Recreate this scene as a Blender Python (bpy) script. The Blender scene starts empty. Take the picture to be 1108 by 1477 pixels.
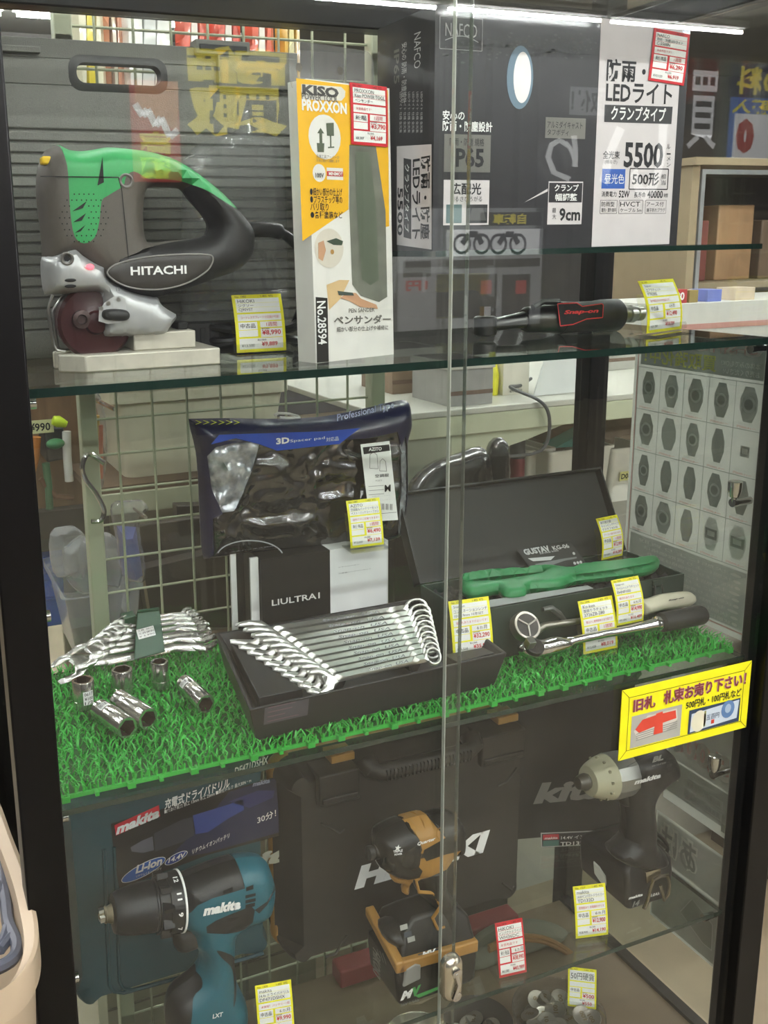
import bpy, math, random
import numpy as np
from mathutils import Vector, Matrix
from mathutils.geometry import delaunay_2d_cdt
random.seed(7)
S = bpy.context.scene
COL = S.collection
H0 = 1.45                                   # camera height over the floor
# ---------------------------------------------------------------- camera
RC = np.array([[0.92270999, -0.38505499, -0.01841018],
               [-0.10140388, -0.19636526, -0.97527326],
               [0.37191872, 0.90176124, -0.22023425]])
CP = np.array([-0.09518364, -0.86854535, H0])
FP, CX, CY = 1419.9756, 426.293, 674.842
cam = bpy.data.cameras.new('camera')
camo = bpy.data.objects.new('camera', cam)
COL.objects.link(camo)
Mw = Matrix.Identity(4)
for i in range(3):
    Mw[i][0], Mw[i][1], Mw[i][2], Mw[i][3] = RC[0][i], -RC[1][i], -RC[2][i], CP[i]
camo.matrix_world = Mw
cam.sensor_fit = 'VERTICAL'
cam.sensor_height = 36.0
cam.sensor_width = 27.0
cam.lens = FP / 1477 * 36.0
cam.shift_x = (554 - CX) / 1477
cam.shift_y = (CY - 738.5) / 1477
cam.clip_start = 0.02
S.camera = camo
# ---------------------------------------------------------------- world, exposure, render quality
S.view_settings.view_transform = 'Standard'
S.view_settings.look = 'None'
S.view_settings.gamma = 1.0
S.view_settings.use_curve_mapping = False
S.view_settings.exposure = 1.08
S.cycles.transparent_max_bounces = 32
S.cycles.max_bounces = 10
S.cycles.glossy_bounces = 5
S.cycles.caustics_reflective = False
S.cycles.caustics_refractive = False
W = bpy.data.worlds.new('store_daylight')
S.world = W
W.use_nodes = True
W.node_tree.nodes['Background'].inputs[0].default_value = (0.95, 0.97, 1.0, 1)
W.node_tree.nodes['Background'].inputs[1].default_value = 0.32
TUBE_POWER = 88.0


def ray(u, v):
    d = np.array([u - CX, v - CY, FP])
    return RC.T @ d


def A(u, v, y):                              # point of the plane y = const behind a photo pixel
    r = ray(u, v)
    return Vector(CP + (y - CP[1]) / r[1] * r)


def AX(u, v, x):
    r = ray(u, v)
    return Vector(CP + (x - CP[0]) / r[0] * r)


def AZ(u, v, z):
    r = ray(u, v)
    return Vector(CP + (z - CP[2]) / r[2] * r)


# ---------------------------------------------------------------- materials
def lin(c):
    if isinstance(c, str):
        c = [int(c[i:i + 2], 16) / 255 for i in (0, 2, 4)]
    return tuple(((v + 0.055) / 1.055) ** 2.4 if v > 0.04045 else v / 12.92 for v in c)


MATS = {}


def pm(name, col, rough=0.5, metal=0.0, nscale=0.0, bump=0.0, var=0.0, coat=0.0, emit=0.0, stretch=None, trans=0.0, spec=0.5):
    if name in MATS:
        return MATS[name]
    m = bpy.data.materials.new(name)
    m.use_nodes = True
    nt = m.node_tree
    b = nt.nodes['Principled BSDF']
    c = lin(col)
    b.inputs['Base Color'].default_value = (*c, 1)
    b.inputs['Roughness'].default_value = rough
    b.inputs['Metallic'].default_value = metal
    b.inputs['Specular IOR Level'].default_value = spec
    b.inputs['Coat Weight'].default_value = coat
    if trans:
        b.inputs['Alpha'].default_value = 1 - trans
    if emit:
        b.inputs['Emission Color'].default_value = (*c, 1)
        b.inputs['Emission Strength'].default_value = emit
    ns = nscale or 40.0
    tc = nt.nodes.new('ShaderNodeTexCoord')
    src = tc.outputs['Object']
    if stretch:
        mp = nt.nodes.new('ShaderNodeMapping')
        mp.inputs['Scale'].default_value = stretch
        nt.links.new(src, mp.inputs[0])
        src = mp.outputs[0]
    n = nt.nodes.new('ShaderNodeTexNoise')
    n.inputs['Scale'].default_value = ns
    n.inputs['Detail'].default_value = 3
    nt.links.new(src, n.inputs['Vector'])
    v = var or 0.04
    rp = nt.nodes.new('ShaderNodeValToRGB')
    rp.color_ramp.elements[0].position = 0.3
    rp.color_ramp.elements[1].position = 0.7
    rp.color_ramp.elements[0].color = (*[x * (1 - v) for x in c], 1)
    rp.color_ramp.elements[1].color = (*[min(1, x * (1 + v)) for x in c], 1)
    nt.links.new(n.outputs['Fac'], rp.inputs[0])
    nt.links.new(rp.outputs[0], b.inputs['Base Color'])
    if bump:
        bp = nt.nodes.new('ShaderNodeBump')
        bp.inputs['Strength'].default_value = bump
        bp.inputs['Distance'].default_value = 0.002
        nt.links.new(n.outputs['Fac'], bp.inputs['Height'])
        nt.links.new(bp.outputs[0], b.inputs['Normal'])
    MATS[name] = m
    return m


def clear(name, tint=(1, 1, 1), refl=1.0, rough=0.0, haze=0.0, hazecol=(0.8, 0.8, 0.8), bump=0.0, nscale=30, f0=0.04):
    """thin clear sheet: lets light straight through, mirrors by its angle, a little dust"""
    if name in MATS:
        return MATS[name]
    m = bpy.data.materials.new(name)
    m.use_nodes = True
    nt = m.node_tree
    nt.nodes.remove(nt.nodes['Principled BSDF'])
    out = nt.nodes['Material Output']
    N, L = nt.nodes.new, nt.links.new
    tr = N('ShaderNodeBsdfTransparent')
    tr.inputs[0].default_value = (*tint, 1)
    gl = N('ShaderNodeBsdfGlossy')
    gl.inputs['Roughness'].default_value = rough
    geo = N('ShaderNodeNewGeometry')
    dot = N('ShaderNodeVectorMath')
    dot.operation = 'DOT_PRODUCT'
    L(geo.outputs['Incoming'], dot.inputs[0])
    if bump:
        no = N('ShaderNodeTexNoise')
        no.inputs['Scale'].default_value = nscale
        no.inputs['Detail'].default_value = 2
        tc = N('ShaderNodeTexCoord')
        L(tc.outputs['Object'], no.inputs['Vector'])
        bp = N('ShaderNodeBump')
        bp.inputs['Strength'].default_value = bump
        bp.inputs['Distance'].default_value = 0.01
        L(no.outputs['Fac'], bp.inputs['Height'])
        L(bp.outputs[0], gl.inputs['Normal'])
        L(bp.outputs[0], dot.inputs[1])
    else:
        L(geo.outputs['Normal'], dot.inputs[1])

    def mth(op, a, b=None):
        k = N('ShaderNodeMath')
        k.operation = op
        for i, q in enumerate((a, b)):
            if q is None:
                continue
            if isinstance(q, (int, float)):
                k.inputs[i].default_value = q
            else:
                L(q, k.inputs[i])
        return k.outputs[0]
    a = mth('ABSOLUTE', dot.outputs['Value'])
    p = mth('POWER', mth('SUBTRACT', 1.0, a), 5.0)
    fac = mth('MULTIPLY', mth('ADD', mth('MULTIPLY', p, 1 - f0), f0), refl)
    mx = N('ShaderNodeMixShader')
    L(fac, mx.inputs[0])
    L(tr.outputs[0], mx.inputs[1])
    L(gl.outputs[0], mx.inputs[2])
    last = mx.outputs[0]
    if haze:
        df = N('ShaderNodeBsdfDiffuse')
        df.inputs[0].default_value = (*hazecol, 1)
        m2 = N('ShaderNodeMixShader')
        m2.inputs[0].default_value = haze
        L(last, m2.inputs[1])
        L(df.outputs[0], m2.inputs[2])
        last = m2.outputs[0]
    L(last, out.inputs[0])
    MATS[name] = m
    return m


def sheet(name, col, k=0.5):
    """thin paper that also lets light from behind glow through"""
    if name in MATS:
        return MATS[name]
    m = bpy.data.materials.new(name)
    m.use_nodes = True
    nt = m.node_tree
    b = nt.nodes['Principled BSDF']
    b.inputs['Base Color'].default_value = (*lin(col), 1)
    b.inputs['Roughness'].default_value = 0.6
    n = nt.nodes.new('ShaderNodeTexNoise')
    n.inputs['Scale'].default_value = 300
    bp = nt.nodes.new('ShaderNodeBump')
    bp.inputs['Strength'].default_value = 0.04
    nt.links.new(n.outputs['Fac'], bp.inputs['Height'])
    nt.links.new(bp.outputs[0], b.inputs['Normal'])
    t = nt.nodes.new('ShaderNodeBsdfTranslucent')
    t.inputs[0].default_value = (*lin(col), 1)
    x = nt.nodes.new('ShaderNodeMixShader')
    x.inputs[0].default_value = k
    nt.links.new(b.outputs[0], x.inputs[1])
    nt.links.new(t.outputs[0], x.inputs[2])
    nt.links.new(x.outputs[0], nt.nodes['Material Output'].inputs[0])
    MATS[name] = m
    return m


# ---------------------------------------------------------------- mesh building
_TXT = {}


def text_geo(s, bold=0.0):
    k = (s, bold)
    if k not in _TXT:
        c = bpy.data.curves.new('t', 'FONT')
        c.body = s
        c.resolution_u = 2
        c.offset = bold
        o = bpy.data.objects.new('t', c)
        me = bpy.data.meshes.new_from_object(o)
        vs = [(v.co.x, v.co.y) for v in me.vertices]
        fs = [tuple(p.vertices) for p in me.polygons]
        bpy.data.objects.remove(o)
        bpy.data.curves.remove(c)
        bpy.data.meshes.remove(me)
        _TXT[k] = (vs, fs)
    return _TXT[k]


class MB:
    def __init__(s):
        s.v, s.f, s.m, s.mats = [], [], [], []
        s.T = None

    def mi(s, mat):
        if mat not in s.mats:
            s.mats.append(mat)
        return s.mats.index(mat)

    def add(s, vs, fs, mat):
        n = len(s.v)
        if s.T is not None:
            vs = [s.T @ Vector(p) for p in vs]
        s.v += [tuple(p) for p in vs]
        k = s.mi(mat)
        for f in fs:
            s.f.append(tuple(i + n for i in f))
            s.m.append(k)

    def box(s, c, d, mat, R=None):
        hx, hy, hz = d[0] / 2, d[1] / 2, d[2] / 2
        vs = [Vector((x, y, z)) for x in (-hx, hx) for y in (-hy, hy) for z in (-hz, hz)]
        if R is not None:
            vs = [R @ p for p in vs]
        vs = [p + Vector(c) for p in vs]
        s.add(vs, [(0, 1, 3, 2), (4, 6, 7, 5), (0, 4, 5, 1), (2, 3, 7, 6), (0, 2, 6, 4), (1, 5, 7, 3)], mat)

    def bx(s, a, b, mat):                     # box by two corners
        s.box([(a[i] + b[i]) / 2 for i in range(3)], [abs(b[i] - a[i]) for i in range(3)], mat)

    def prism(s, pts, off, mat, cap=True):    # 3D polygon pushed along off
        pts = [Vector(p) for p in pts]
        o = Vector(off)
        n = len(pts)
        fs = [(i, (i + 1) % n, n + (i + 1) % n, n + i) for i in range(n)]
        nrm = Vector((0, 0, 0))
        for i in range(n):
            nrm += pts[i].cross(pts[(i + 1) % n])
        caps = [tuple(reversed(range(n))), tuple(range(n, 2 * n))]
        if nrm.dot(o) < 0:
            fs = [tuple(reversed(f)) for f in fs]
            caps = [tuple(reversed(f)) for f in caps]
        s.add(pts + [p + o for p in pts], fs + (caps if cap else []), mat)

    def ring(s, sections, mat, close=True, caps=True):   # loft of equal-count loops
        n = len(sections[0])
        vs = [p for q in sections for p in q]
        fs = []
        for k in range(len(sections) - 1):
            for i in range(n if close else n - 1):
                j = (i + 1) % n
                fs.append((k * n + i, k * n + j, (k + 1) * n + j, (k + 1) * n + i))
        if caps:
            fs.append(tuple(reversed(range(n))))
            fs.append(tuple(range((len(sections) - 1) * n, len(sections) * n)))
        s.add(vs, fs, mat)

    def tube(s, path, r, mat, n=8, closed=False, caps=True):
        path = [Vector(p) for p in path]
        rr = r if isinstance(r, (list, tuple)) else [r] * len(path)
        secs = []
        up = None
        N = len(path)
        for i, p in enumerate(path):
            if closed:
                t = path[(i + 1) % N] - path[i - 1]
            else:
                t = path[min(i + 1, N - 1)] - path[max(i - 1, 0)]
            t.normalize()
            if up is None:
                up = Vector((0, 0, 1)) if abs(t.z) < 0.9 else Vector((0, 1, 0))
            a = t.cross(up)
            if a.length < 1e-6:
                a = t.orthogonal()
            a.normalize()
            b = a.cross(t)
            up = b
            secs.append([p + (a * math.cos(2 * math.pi * k / n) + b * math.sin(2 * math.pi * k / n)) * rr[i] for k in range(n)])
        if closed:
            secs.append(secs[0])
        s.ring(secs, mat, caps=caps and not closed)

    def lathe(s, o, ax, prof, mat, n=24, caps=True, ref=None):   # prof: (distance along ax, radius)
        o = Vector(o)
        ax = Vector(ax).normalized()
        a = (Vector(ref) if ref else ax.orthogonal())
        a = (a - ax * a.dot(ax)).normalized()
        b = ax.cross(a)
        s.ring([[o + ax * d + (a * math.cos(2 * math.pi * k / n) + b * math.sin(2 * math.pi * k / n)) * r for k in range(n)] for d, r in prof], mat, caps=caps)

    def sphere(s, c, r, mat, n=12, sc=(1, 1, 1)):
        c = Vector(c)
        secs = []
        for i in range(1, n):
            t = math.pi * i / n
            secs.append([c + Vector((r * sc[0] * math.sin(t) * math.cos(2 * math.pi * k / (2 * n)), r * sc[1] * math.sin(t) * math.sin(2 * math.pi * k / (2 * n)), -r * sc[2] * math.cos(t))) for k in range(2 * n)])
        s.ring(secs, mat)

    def merge(s, o):
        n = len(s.v)
        s.v += o.v
        for f, k in zip(o.f, o.m):
            s.f.append(tuple(i + n for i in f))
            s.m.append(s.mi(o.mats[k]))


class Frame:
    """a flat face in space: origin, two in-plane unit axes; prints marks on it in metres"""
    def __init__(s, o, U, V, mb=None):
        s.o, s.U, s.V = Vector(o), Vector(U).normalized(), Vector(V).normalized()
        s.N = s.U.cross(s.V).normalized()
        s.mb = mb
        s.bend = None
        s.e = 0.0004

    def p(s, u, v, e=None):
        if s.bend:
            return s.bend(u, v, s.e if e is None else e)
        return s.o + s.U * u + s.V * v + s.N * (s.e if e is None else e)

    def px(s, a, b):                          # where the sight line of a photo pixel meets this face
        r = Vector(ray(a, b))
        t = (s.o - Vector(CP)).dot(s.N) / r.dot(s.N)
        q = Vector(CP) + r * t - s.o
        return q.dot(s.U), q.dot(s.V)

    def poly(s, pts, mat, e=None, px=False):
        if px:
            pts = [s.px(*q) for q in pts]
        a = sum(pts[i][0] * pts[(i + 1) % len(pts)][1] - pts[(i + 1) % len(pts)][0] * pts[i][1] for i in range(len(pts)))
        if a < 0:
            pts = pts[::-1]
        s.mb.add([s.p(u, v, e) for u, v in pts], [tuple(range(len(pts)))], mat)

    def rect(s, u0, v0, u1, v1, mat, e=None, nv=1):
        for k in range(nv):
            a, b = v0 + (v1 - v0) * k / nv, v0 + (v1 - v0) * (k + 1) / nv
            s.poly([(u0, a), (u1, a), (u1, b), (u0, b)], mat, e)

    def disc(s, u, v, r, mat, e=None, n=20, sv=1.0):
        s.poly([(u + r * math.cos(2 * math.pi * k / n), v + r * sv * math.sin(2 * math.pi * k / n)) for k in range(n)], mat, e)

    def line(s, pts, w, mat, e=None):
        for (a, b), (c, d) in zip(pts[:-1], pts[1:]):
            l = math.hypot(c - a, d - b) or 1
            nx, ny = -(d - b) / l * w / 2, (c - a) / l * w / 2
            s.poly([(a + nx, b + ny), (a - nx, b - ny), (c - nx, d - ny), (c + nx, d + ny)], mat, e)

    def text(s, t, u0, v0, u1, v1, mat, bold=0.0, shear=0.0, e=None, keep=False, mirror=False, rot=0):
        vs, fs = text_geo(t, bold)
        if not vs:
            return
        if shear:
            vs = [(x + shear * y, y) for x, y in vs]
        if rot:
            vs = [(y, -x) for x, y in vs]
        if mirror:
            vs = [(-x, y) for x, y in vs]
            fs = [tuple(reversed(f)) for f in fs]
        xs, ys = [q[0] for q in vs], [q[1] for q in vs]
        x0, x1, y0, y1 = min(xs), max(xs), min(ys), max(ys)
        ku, kv = (u1 - u0) / max(1e-6, x1 - x0), (v1 - v0) / max(1e-6, y1 - y0)
        if keep:
            ku = min(ku, kv) if keep is True else min(ku, kv * keep)
        e = (s.e if e is None else e)
        s.mb.add([s.p(u0 + (x - x0) * ku, v0 + (y - y0) * kv, e + 0.0003) for x, y in vs], fs, mat)

    def tpx(s, t, a, b, mat, **k):            # text between two photo pixels: lower left, upper right
        u0, v0 = s.px(*a)
        u1, v1 = s.px(*b)
        s.text(t, u0, v0, u1, v1, mat, **k)

    def rpx(s, a, b, mat, e=None):
        u0, v0 = s.px(*a)
        u1, v1 = s.px(*b)
        s.rect(u0, v0, u1, v1, mat, e)


def slant(F, s, a, b, hgt, mt, bold=.0, shear=.0, e=.0006):
    """print running from photo point a to b along its own slope, hgt metres tall"""
    A0, B0 = F.px(*a), F.px(*b)
    vs, fs = text_geo(s, bold)
    vs = [(x + shear * y, y) for x, y in vs]
    xs = [v[0] for v in vs]
    w_ = max(xs) - min(xs)
    my = max(v[1] for v in vs)
    F.mb.add([F.p(A0[0] + (B0[0] - A0[0]) * (v[0] - min(xs)) / w_, A0[1] + (B0[1] - A0[1]) * (v[0] - min(xs)) / w_ + v[1] / my * hgt, e + .0003) for v in vs], fs, mt)


ORG = {}


def tag(o, label=None, cat=None, group=None, kind=None):
    for k, v in (('label', label), ('category', cat), ('group', group), ('kind', kind)):
        if v:
            o[k] = v
    return o


def thing(name, label, cat, loc=(0, 0, 0), group=None, rz=0.0):
    o = bpy.data.objects.new(name, None)
    o.empty_display_size = 0.02
    COL.objects.link(o)
    o.location = loc
    o.rotation_euler = (0, 0, rz)
    ORG[o.name] = Vector(loc)
    return tag(o, label, cat, group)


def obj(name, mb, parent=None, smooth=40, bevel=0.0, seg=2, local=False, clean=False):
    me = bpy.data.meshes.new(name)
    org = Vector((0, 0, 0)) if (local or parent is None) else ORG.get(parent.name, Vector((0, 0, 0)))
    me.from_pydata([tuple(Vector(p) - org) for p in mb.v], [], mb.f)
    for m in mb.mats:
        me.materials.append(m)
    me.polygons.foreach_set('material_index', mb.m)
    if clean:
        import bmesh
        bm = bmesh.new()
        bm.from_mesh(me)
        bmesh.ops.remove_doubles(bm, verts=bm.verts, dist=1e-5)
        bmesh.ops.recalc_face_normals(bm, faces=bm.faces)
        bm.to_mesh(me)
        bm.free()
    if smooth:
        me.polygons.foreach_set('use_smooth', [True] * len(me.polygons))
        me.update()
        me.set_sharp_from_angle(angle=math.radians(smooth))
    o = bpy.data.objects.new(name, me)
    COL.objects.link(o)
    if parent is not None:
        o.parent = parent
        ORG[o.name] = org
    if bevel:
        b = o.modifiers.new('edge', 'BEVEL')
        b.width = bevel
        b.segments = seg
        b.limit_method = 'ANGLE'
        b.angle_limit = math.radians(40)
        b.harden_normals = False
    return o


def copy_tree(o, loc=None, rz=None, label=None, **props):
    c = o.copy()
    COL.objects.link(c)
    if loc is not None:
        c.location = loc
    if rz is not None:
        c.rotation_euler = (o.rotation_euler[0], o.rotation_euler[1], rz)
    if label:
        c['label'] = label

    def rec(src, dst):
        for ch in list(src.children):
            d = ch.copy()
            COL.objects.link(d)
            d.parent = dst
            rec(ch, d)
    rec(o, c)
    return c


def spl(pts, k=6, closed=True):               # smooth curve through points; a doubled point is a corner
    out = []
    n = len(pts)
    P = [tuple(p) for p in pts]
    for i in range(n if closed else n - 1):
        p1, p2 = P[i], P[(i + 1) % n]
        if p1 == p2:
            continue
        p0 = P[i - 1] if (closed or i > 0) else p1
        p3 = P[(i + 2) % n] if (closed or i + 2 < n) else p2
        d = len(p1)
        for j in range(k):
            t = j / k
            out.append(tuple(0.5 * (2 * p1[a] + (p2[a] - p0[a]) * t + (2 * p0[a] - 5 * p1[a] + 4 * p2[a] - p3[a]) * t * t + (3 * p1[a] - p0[a] - 3 * p2[a] + p3[a]) * t ** 3) for a in range(d)))
    if not closed:
        out.append(P[-1])
    return out


def inpoly(P, poly):
    x, y = P[:, 0], P[:, 1]
    q = np.asarray(poly)
    r = np.zeros(len(P), bool)
    j = len(q) - 1
    for i in range(len(q)):
        c = ((q[i, 1] > y) != (q[j, 1] > y))
        with np.errstate(divide='ignore', invalid='ignore'):
            xi = (q[j, 0] - q[i, 0]) * (y - q[i, 1]) / (q[j, 1] - q[i, 1] + 1e-18) + q[i, 0]
        r ^= c & (x < xi)
        j = i
    return r


def pdist(P, loops):
    d = np.full(len(P), 1e9)
    for q in loops:
        q = np.asarray(q)
        a, b = q, np.roll(q, -1, 0)
        ab = b - a
        l2 = (ab ** 2).sum(1) + 1e-18
        for k in range(len(q)):
            t = np.clip(((P - a[k]) @ ab[k]) / l2[k], 0, 1)
            d = np.minimum(d, np.hypot(*(P - a[k] - t[:, None] * ab[k]).T))
    return d


def puff(out, T, R, mat, regions=(), holes=(), res=None, place=None, front=1.0, back=1.0, crown=0.0):
    """a rounded solid from an outline: thickness T, edge rounding R; returns {name: MB} ('' = the rest).
    place(a, b, h) puts outline coordinates and height (towards the viewer) into space"""
    loops = [list(out)] + [list(h) for h in holes]
    pts, edges = [], []

    def addloop(q, closed=True):
        n = len(pts)
        pts.extend(q)
        edges.extend((n + i, n + (i + 1) % len(q)) for i in range(len(q) if closed else len(q) - 1))
    for q in loops:
        addloop(q)
    for r in regions:
        addloop(list(r[1]))
    oa = np.asarray(out)
    lo, hi = oa.min(0), oa.max(0)
    res = res or max(hi - lo) / 26
    cand = []
    for q in loops:
        q = np.asarray(q)
        t = np.roll(q, -1, 0) - np.roll(q, 1, 0)
        t /= np.linalg.norm(t, axis=1)[:, None] + 1e-12
        n = np.stack([-t[:, 1], t[:, 0]], 1)
        for k in (0.08, 0.3, 0.65):
            for sg in (1, -1):
                c = q + n * sg * k * R
                dd = pdist(c, loops)
                cand.append(c[(dd > 0.93 * k * R)])
    gx = np.arange(lo[0], hi[0], res)
    gy = np.arange(lo[1], hi[1], res * 0.87)
    g = np.array([(x + (res / 2 if j % 2 else 0), y) for j, y in enumerate(gy) for x in gx])
    dd = pdist(g, loops)
    cand.append(g[dd > min(R * 0.75, res * 0.7)])
    c = np.concatenate(cand)
    ins = inpoly(c, out)
    for h in holes:
        ins &= ~inpoly(c, h)
    c = c[ins]
    pts = [Vector(p) for p in pts] + [Vector(p) for p in c]
    v2, e2, f2, *_ = delaunay_2d_cdt(pts, edges, [], 0, 1e-7)
    P = np.array([tuple(v) for v in v2])
    cen = np.array([P[list(f)].mean(0) for f in f2])
    ok = inpoly(cen, out)
    for h in holes:
        ok &= ~inpoly(cen, h)
    d = pdist(P, loops)
    t = np.clip(d / R, 0, 1)
    h = T / 2 * np.sqrt(np.clip(1 - (1 - t) ** 2, 0, 1))
    h[d < 1e-6] = 0
    if crown:
        h = h + crown * np.clip(d / d.max(), 0, 1)
    res_ = {}
    owner = np.zeros(len(f2), int)
    for k, r in enumerate(regions):
        owner[inpoly(cen, r[1])] = k + 1
    place = place or (lambda a, b, hh: (a, -hh, b))
    for k in range(len(regions) + 1):
        nm, mt = ('', mat) if k == 0 else (regions[k - 1][0], regions[k - 1][2])
        mb = res_.setdefault(nm, MB())
        fs = [f2[i] for i in range(len(f2)) if ok[i] and owner[i] == k]
        used = sorted({i for f in fs for i in f})
        ix = {a: b for b, a in enumerate(used)}
        for sg, kk in ((1, front), (-1, back)):
            if kk == 0 and sg < 0:
                kk = 0
            V = [place(P[i, 0], P[i, 1], sg * h[i] * kk) for i in used]
            F = []
            for f in fs:
                q = [ix[i] for i in f]
                a = P[f[0]], P[f[1]], P[f[2]]
                ccw = (a[1][0] - a[0][0]) * (a[2][1] - a[0][1]) - (a[1][1] - a[0][1]) * (a[2][0] - a[0][0]) > 0
                F.append(tuple(q if (ccw == (sg > 0)) else reversed(q)))
            mb.add(V, F, mt)
    return res_


def pxl(pts, y):                              # photo outline -> (x, z) on the plane y
    return [(q.x, q.z) for q in (A(u, v, y) for u, v in pts)]


def on_y(y):
    return lambda a, b, h: (a, y - h, b)


def arc(cx, cy, r, a0, a1, n=8):
    return [(cx + r * math.cos(math.radians(a0 + (a1 - a0) * i / n)), cy + r * math.sin(math.radians(a0 + (a1 - a0) * i / n))) for i in range(n + 1)]


def rrect(x0, y0, x1, y1, r, n=5):
    return arc(x1 - r, y1 - r, r, 0, 90, n) + arc(x0 + r, y1 - r, r, 90, 180, n) + arc(x0 + r, y0 + r, r, 180, 270, n) + arc(x1 - r, y0 + r, r, 270, 360, n)


ZU, ZM, ZL, ZD = H0 - .1175, H0 - .5241, H0 - .8991, H0 - 1.095   # tops: three shelves and the deck
XR, DEP = 0.885, 0.345
black = pm('black_frame', '070708', 0.35, nscale=60, spec=.25)
chrome = pm('chrome', 'd8d8d6', 0.12, 1.0)
steel = pm('steel', 'b9b9b4', 0.28, 1.0)
blackp = pm('black_plastic', '17171a', 0.42, nscale=300, bump=0.05)
darkp = pm('dark_plastic', '232324', 0.5, nscale=300, bump=0.08)
white = pm('white_print', 'f0f0ee', 0.5)
ink = pm('black_print', '16161a', 0.5)
redink = pm('red_print', 'c8202c', 0.5)
yel = pm('yellow_card', 'f2ea1e', 0.45)
acryl = clear('clear_acrylic', (0.97, 0.98, 0.97), 1.3, 0.03)
glass = clear('pane_glass', (0.965, 0.98, 0.97), 1.0, 0.0, haze=0.004)
shelfg = clear('shelf_glass', (0.93, 0.97, 0.945), 1.0)
gedge = pm('glass_edge', '0e2a22', 0.12, spec=0.8)
gedgel = clear('polished_edge', (.8, .85, .8), 3.0, .05, haze=.45, hazecol=(.62, .66, .58))
gedged = clear('polished_edge_dim', (.6, .65, .6), 3.0, .05, haze=.25, hazecol=(.35, .38, .33))
# ---------------------------------------------------------------- the store around the case
def struct(name, mb, **k):
    return tag(obj(name, mb, **k), kind='structure')


conc = pm('concrete', '8c7f68', 0.4, nscale=3.5, var=0.16, bump=0.05)
walld = pm('store_wall', '4a4744', 0.7, nscale=2, var=0.1)
ceilm = pm('store_ceiling', '77766f', 0.8, nscale=1.5, var=0.08)
m = MB(); m.bx((-5, -6.6, -0.06), (8, 7, 0), conc); struct('floor', m)
m = MB(); m.bx((-5, -6.6, 3.0), (8, 7, 3.06), ceilm); struct('ceiling', m)
m = MB(); m.bx((-5, 7, 0), (8, 7.1, 3), walld); struct('wall_back', m)
m = MB(); m.bx((-5.1, -6.6, 0), (-5, 7, 3), walld); struct('wall_left', m)
m = MB(); m.bx((8, -6.6, 0), (8.1, 7, 3), walld); struct('wall_right', m)
wf = pm('corrugated_wall', '2d2830', 0.6, nscale=8, var=0.1)
m = MB()
for i in range(44):
    x = -5 + i * 13 / 44
    m.bx((x, -6.6, 0), (x + 0.2, -6.5 + (0.02 if i % 2 else 0), 3), wf)
m.bx((-5, -6.66, 0), (8, -6.58, 3), wf)
struct('wall_front', m)

# fluorescent battens: rows down the aisles; the row just behind the case is added for brightness
tubem = pm('lit_tube', 'ffffff', 0.5, emit=TUBE_POWER)
batten = pm('batten', 'd9d9d4', 0.5)


def light(x, y, label):
    t = thing('ceiling_light', label, 'ceiling light', (x, y, 3.0), 'fluorescent battens on the store ceiling')
    a = MB(); a.bx((x - 0.62, y - 0.05, 2.955), (x + 0.62, y + 0.05, 2.9995), batten); obj('housing', a, t)
    a = MB(); a.tube([(x - 0.6, y, 2.93), (x + 0.6, y, 2.93)], 0.012, tubem, n=10); obj('fluorescent_tube', a, t)


LBL = 'white fluorescent batten on the store ceiling mirrored as a bright line in the glass'
for y, xs in ((-5.1, (-2.4, -1.1, 0.2, 1.5, 2.8, 4.1, 5.4)), (-2.6, (-2.0, 0.2, 2.4, 4.6)), (-1.2, (-2.3, -.7, .9, 2.5, 4.1)), (1.0, (-1.7, -.1, 1.5, 3.1)), (2.4, (-2, 0.2, 2.4, 4.6)), (4.2, (-1.6, 0.6, 2.8, 5.0)), (6.1, (0.2, 1.5))):
    for x in xs:
        light(x, y, LBL if y < -4 else 'white fluorescent batten on the store ceiling above the aisle')

# ---------------------------------------------------------------- the display case
case = thing('display_case', 'tall black framed glass showcase with sliding glass doors', 'showcase', (0.44, 0.17, 0))
TOP = H0 + 0.30
for x0, x1, y0, y1 in ((-0.026, 0.012, -0.03, 0.012), (0.885, 0.925, -0.03, 0.012), (-0.026, 0.012, 0.325, 0.36), (0.88, 0.915, 0.325, 0.36)):
    m = MB(); m.bx((x0, y0, 0.0), (x1, y1, TOP), black); obj('post', m, case, bevel=0.002)
m = MB()
for a, b in (((0.012, -0.03, TOP - 0.03), (0.885, 0.012, TOP)), ((0.012, 0.325, TOP - 0.035), (0.88, 0.36, TOP)), ((-0.026, 0.012, TOP - 0.03), (0.012, 0.325, TOP)), ((0.885, 0.012, TOP - 0.03), (0.925, 0.325, TOP))):
    m.bx(a, b, black)
obj('top_rail', m, case, bevel=0.002)
m = MB(); m.bx((-0.02, -0.02, 0.0), (0.92, 0.35, ZD - 0.045), black)
obj('base_cabinet', m, case)
deckm = pm('deck_board', '6a5a45', 0.55, nscale=14, var=0.12)
m = MB(); m.bx((0.012, 0.012, ZD - 0.045), (0.885, 0.325, ZD), deckm)
m.bx((0.868, 0.012, ZD), (0.885, 0.325, ZD + 0.006), black)
obj('deck', m, case)


def pane(a, b, name, mat=glass, n=1):
    m = MB(); m.bx(a, b, mat)
    return obj(name, m, case, smooth=0)


pane((0.013, 0.343, ZD), (0.879, 0.346, TOP - 0.036), 'back_glass')
pane((-0.012, 0.013, ZD), (-0.008, 0.324, TOP - 0.031), 'side_glass')
pane((0.894, 0.013, ZD), (0.898, 0.324, TOP - 0.031), 'side_glass')
pane((0.013, 0.013, TOP - 0.012), (0.884, 0.324, TOP - 0.008), 'top_glass')
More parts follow.
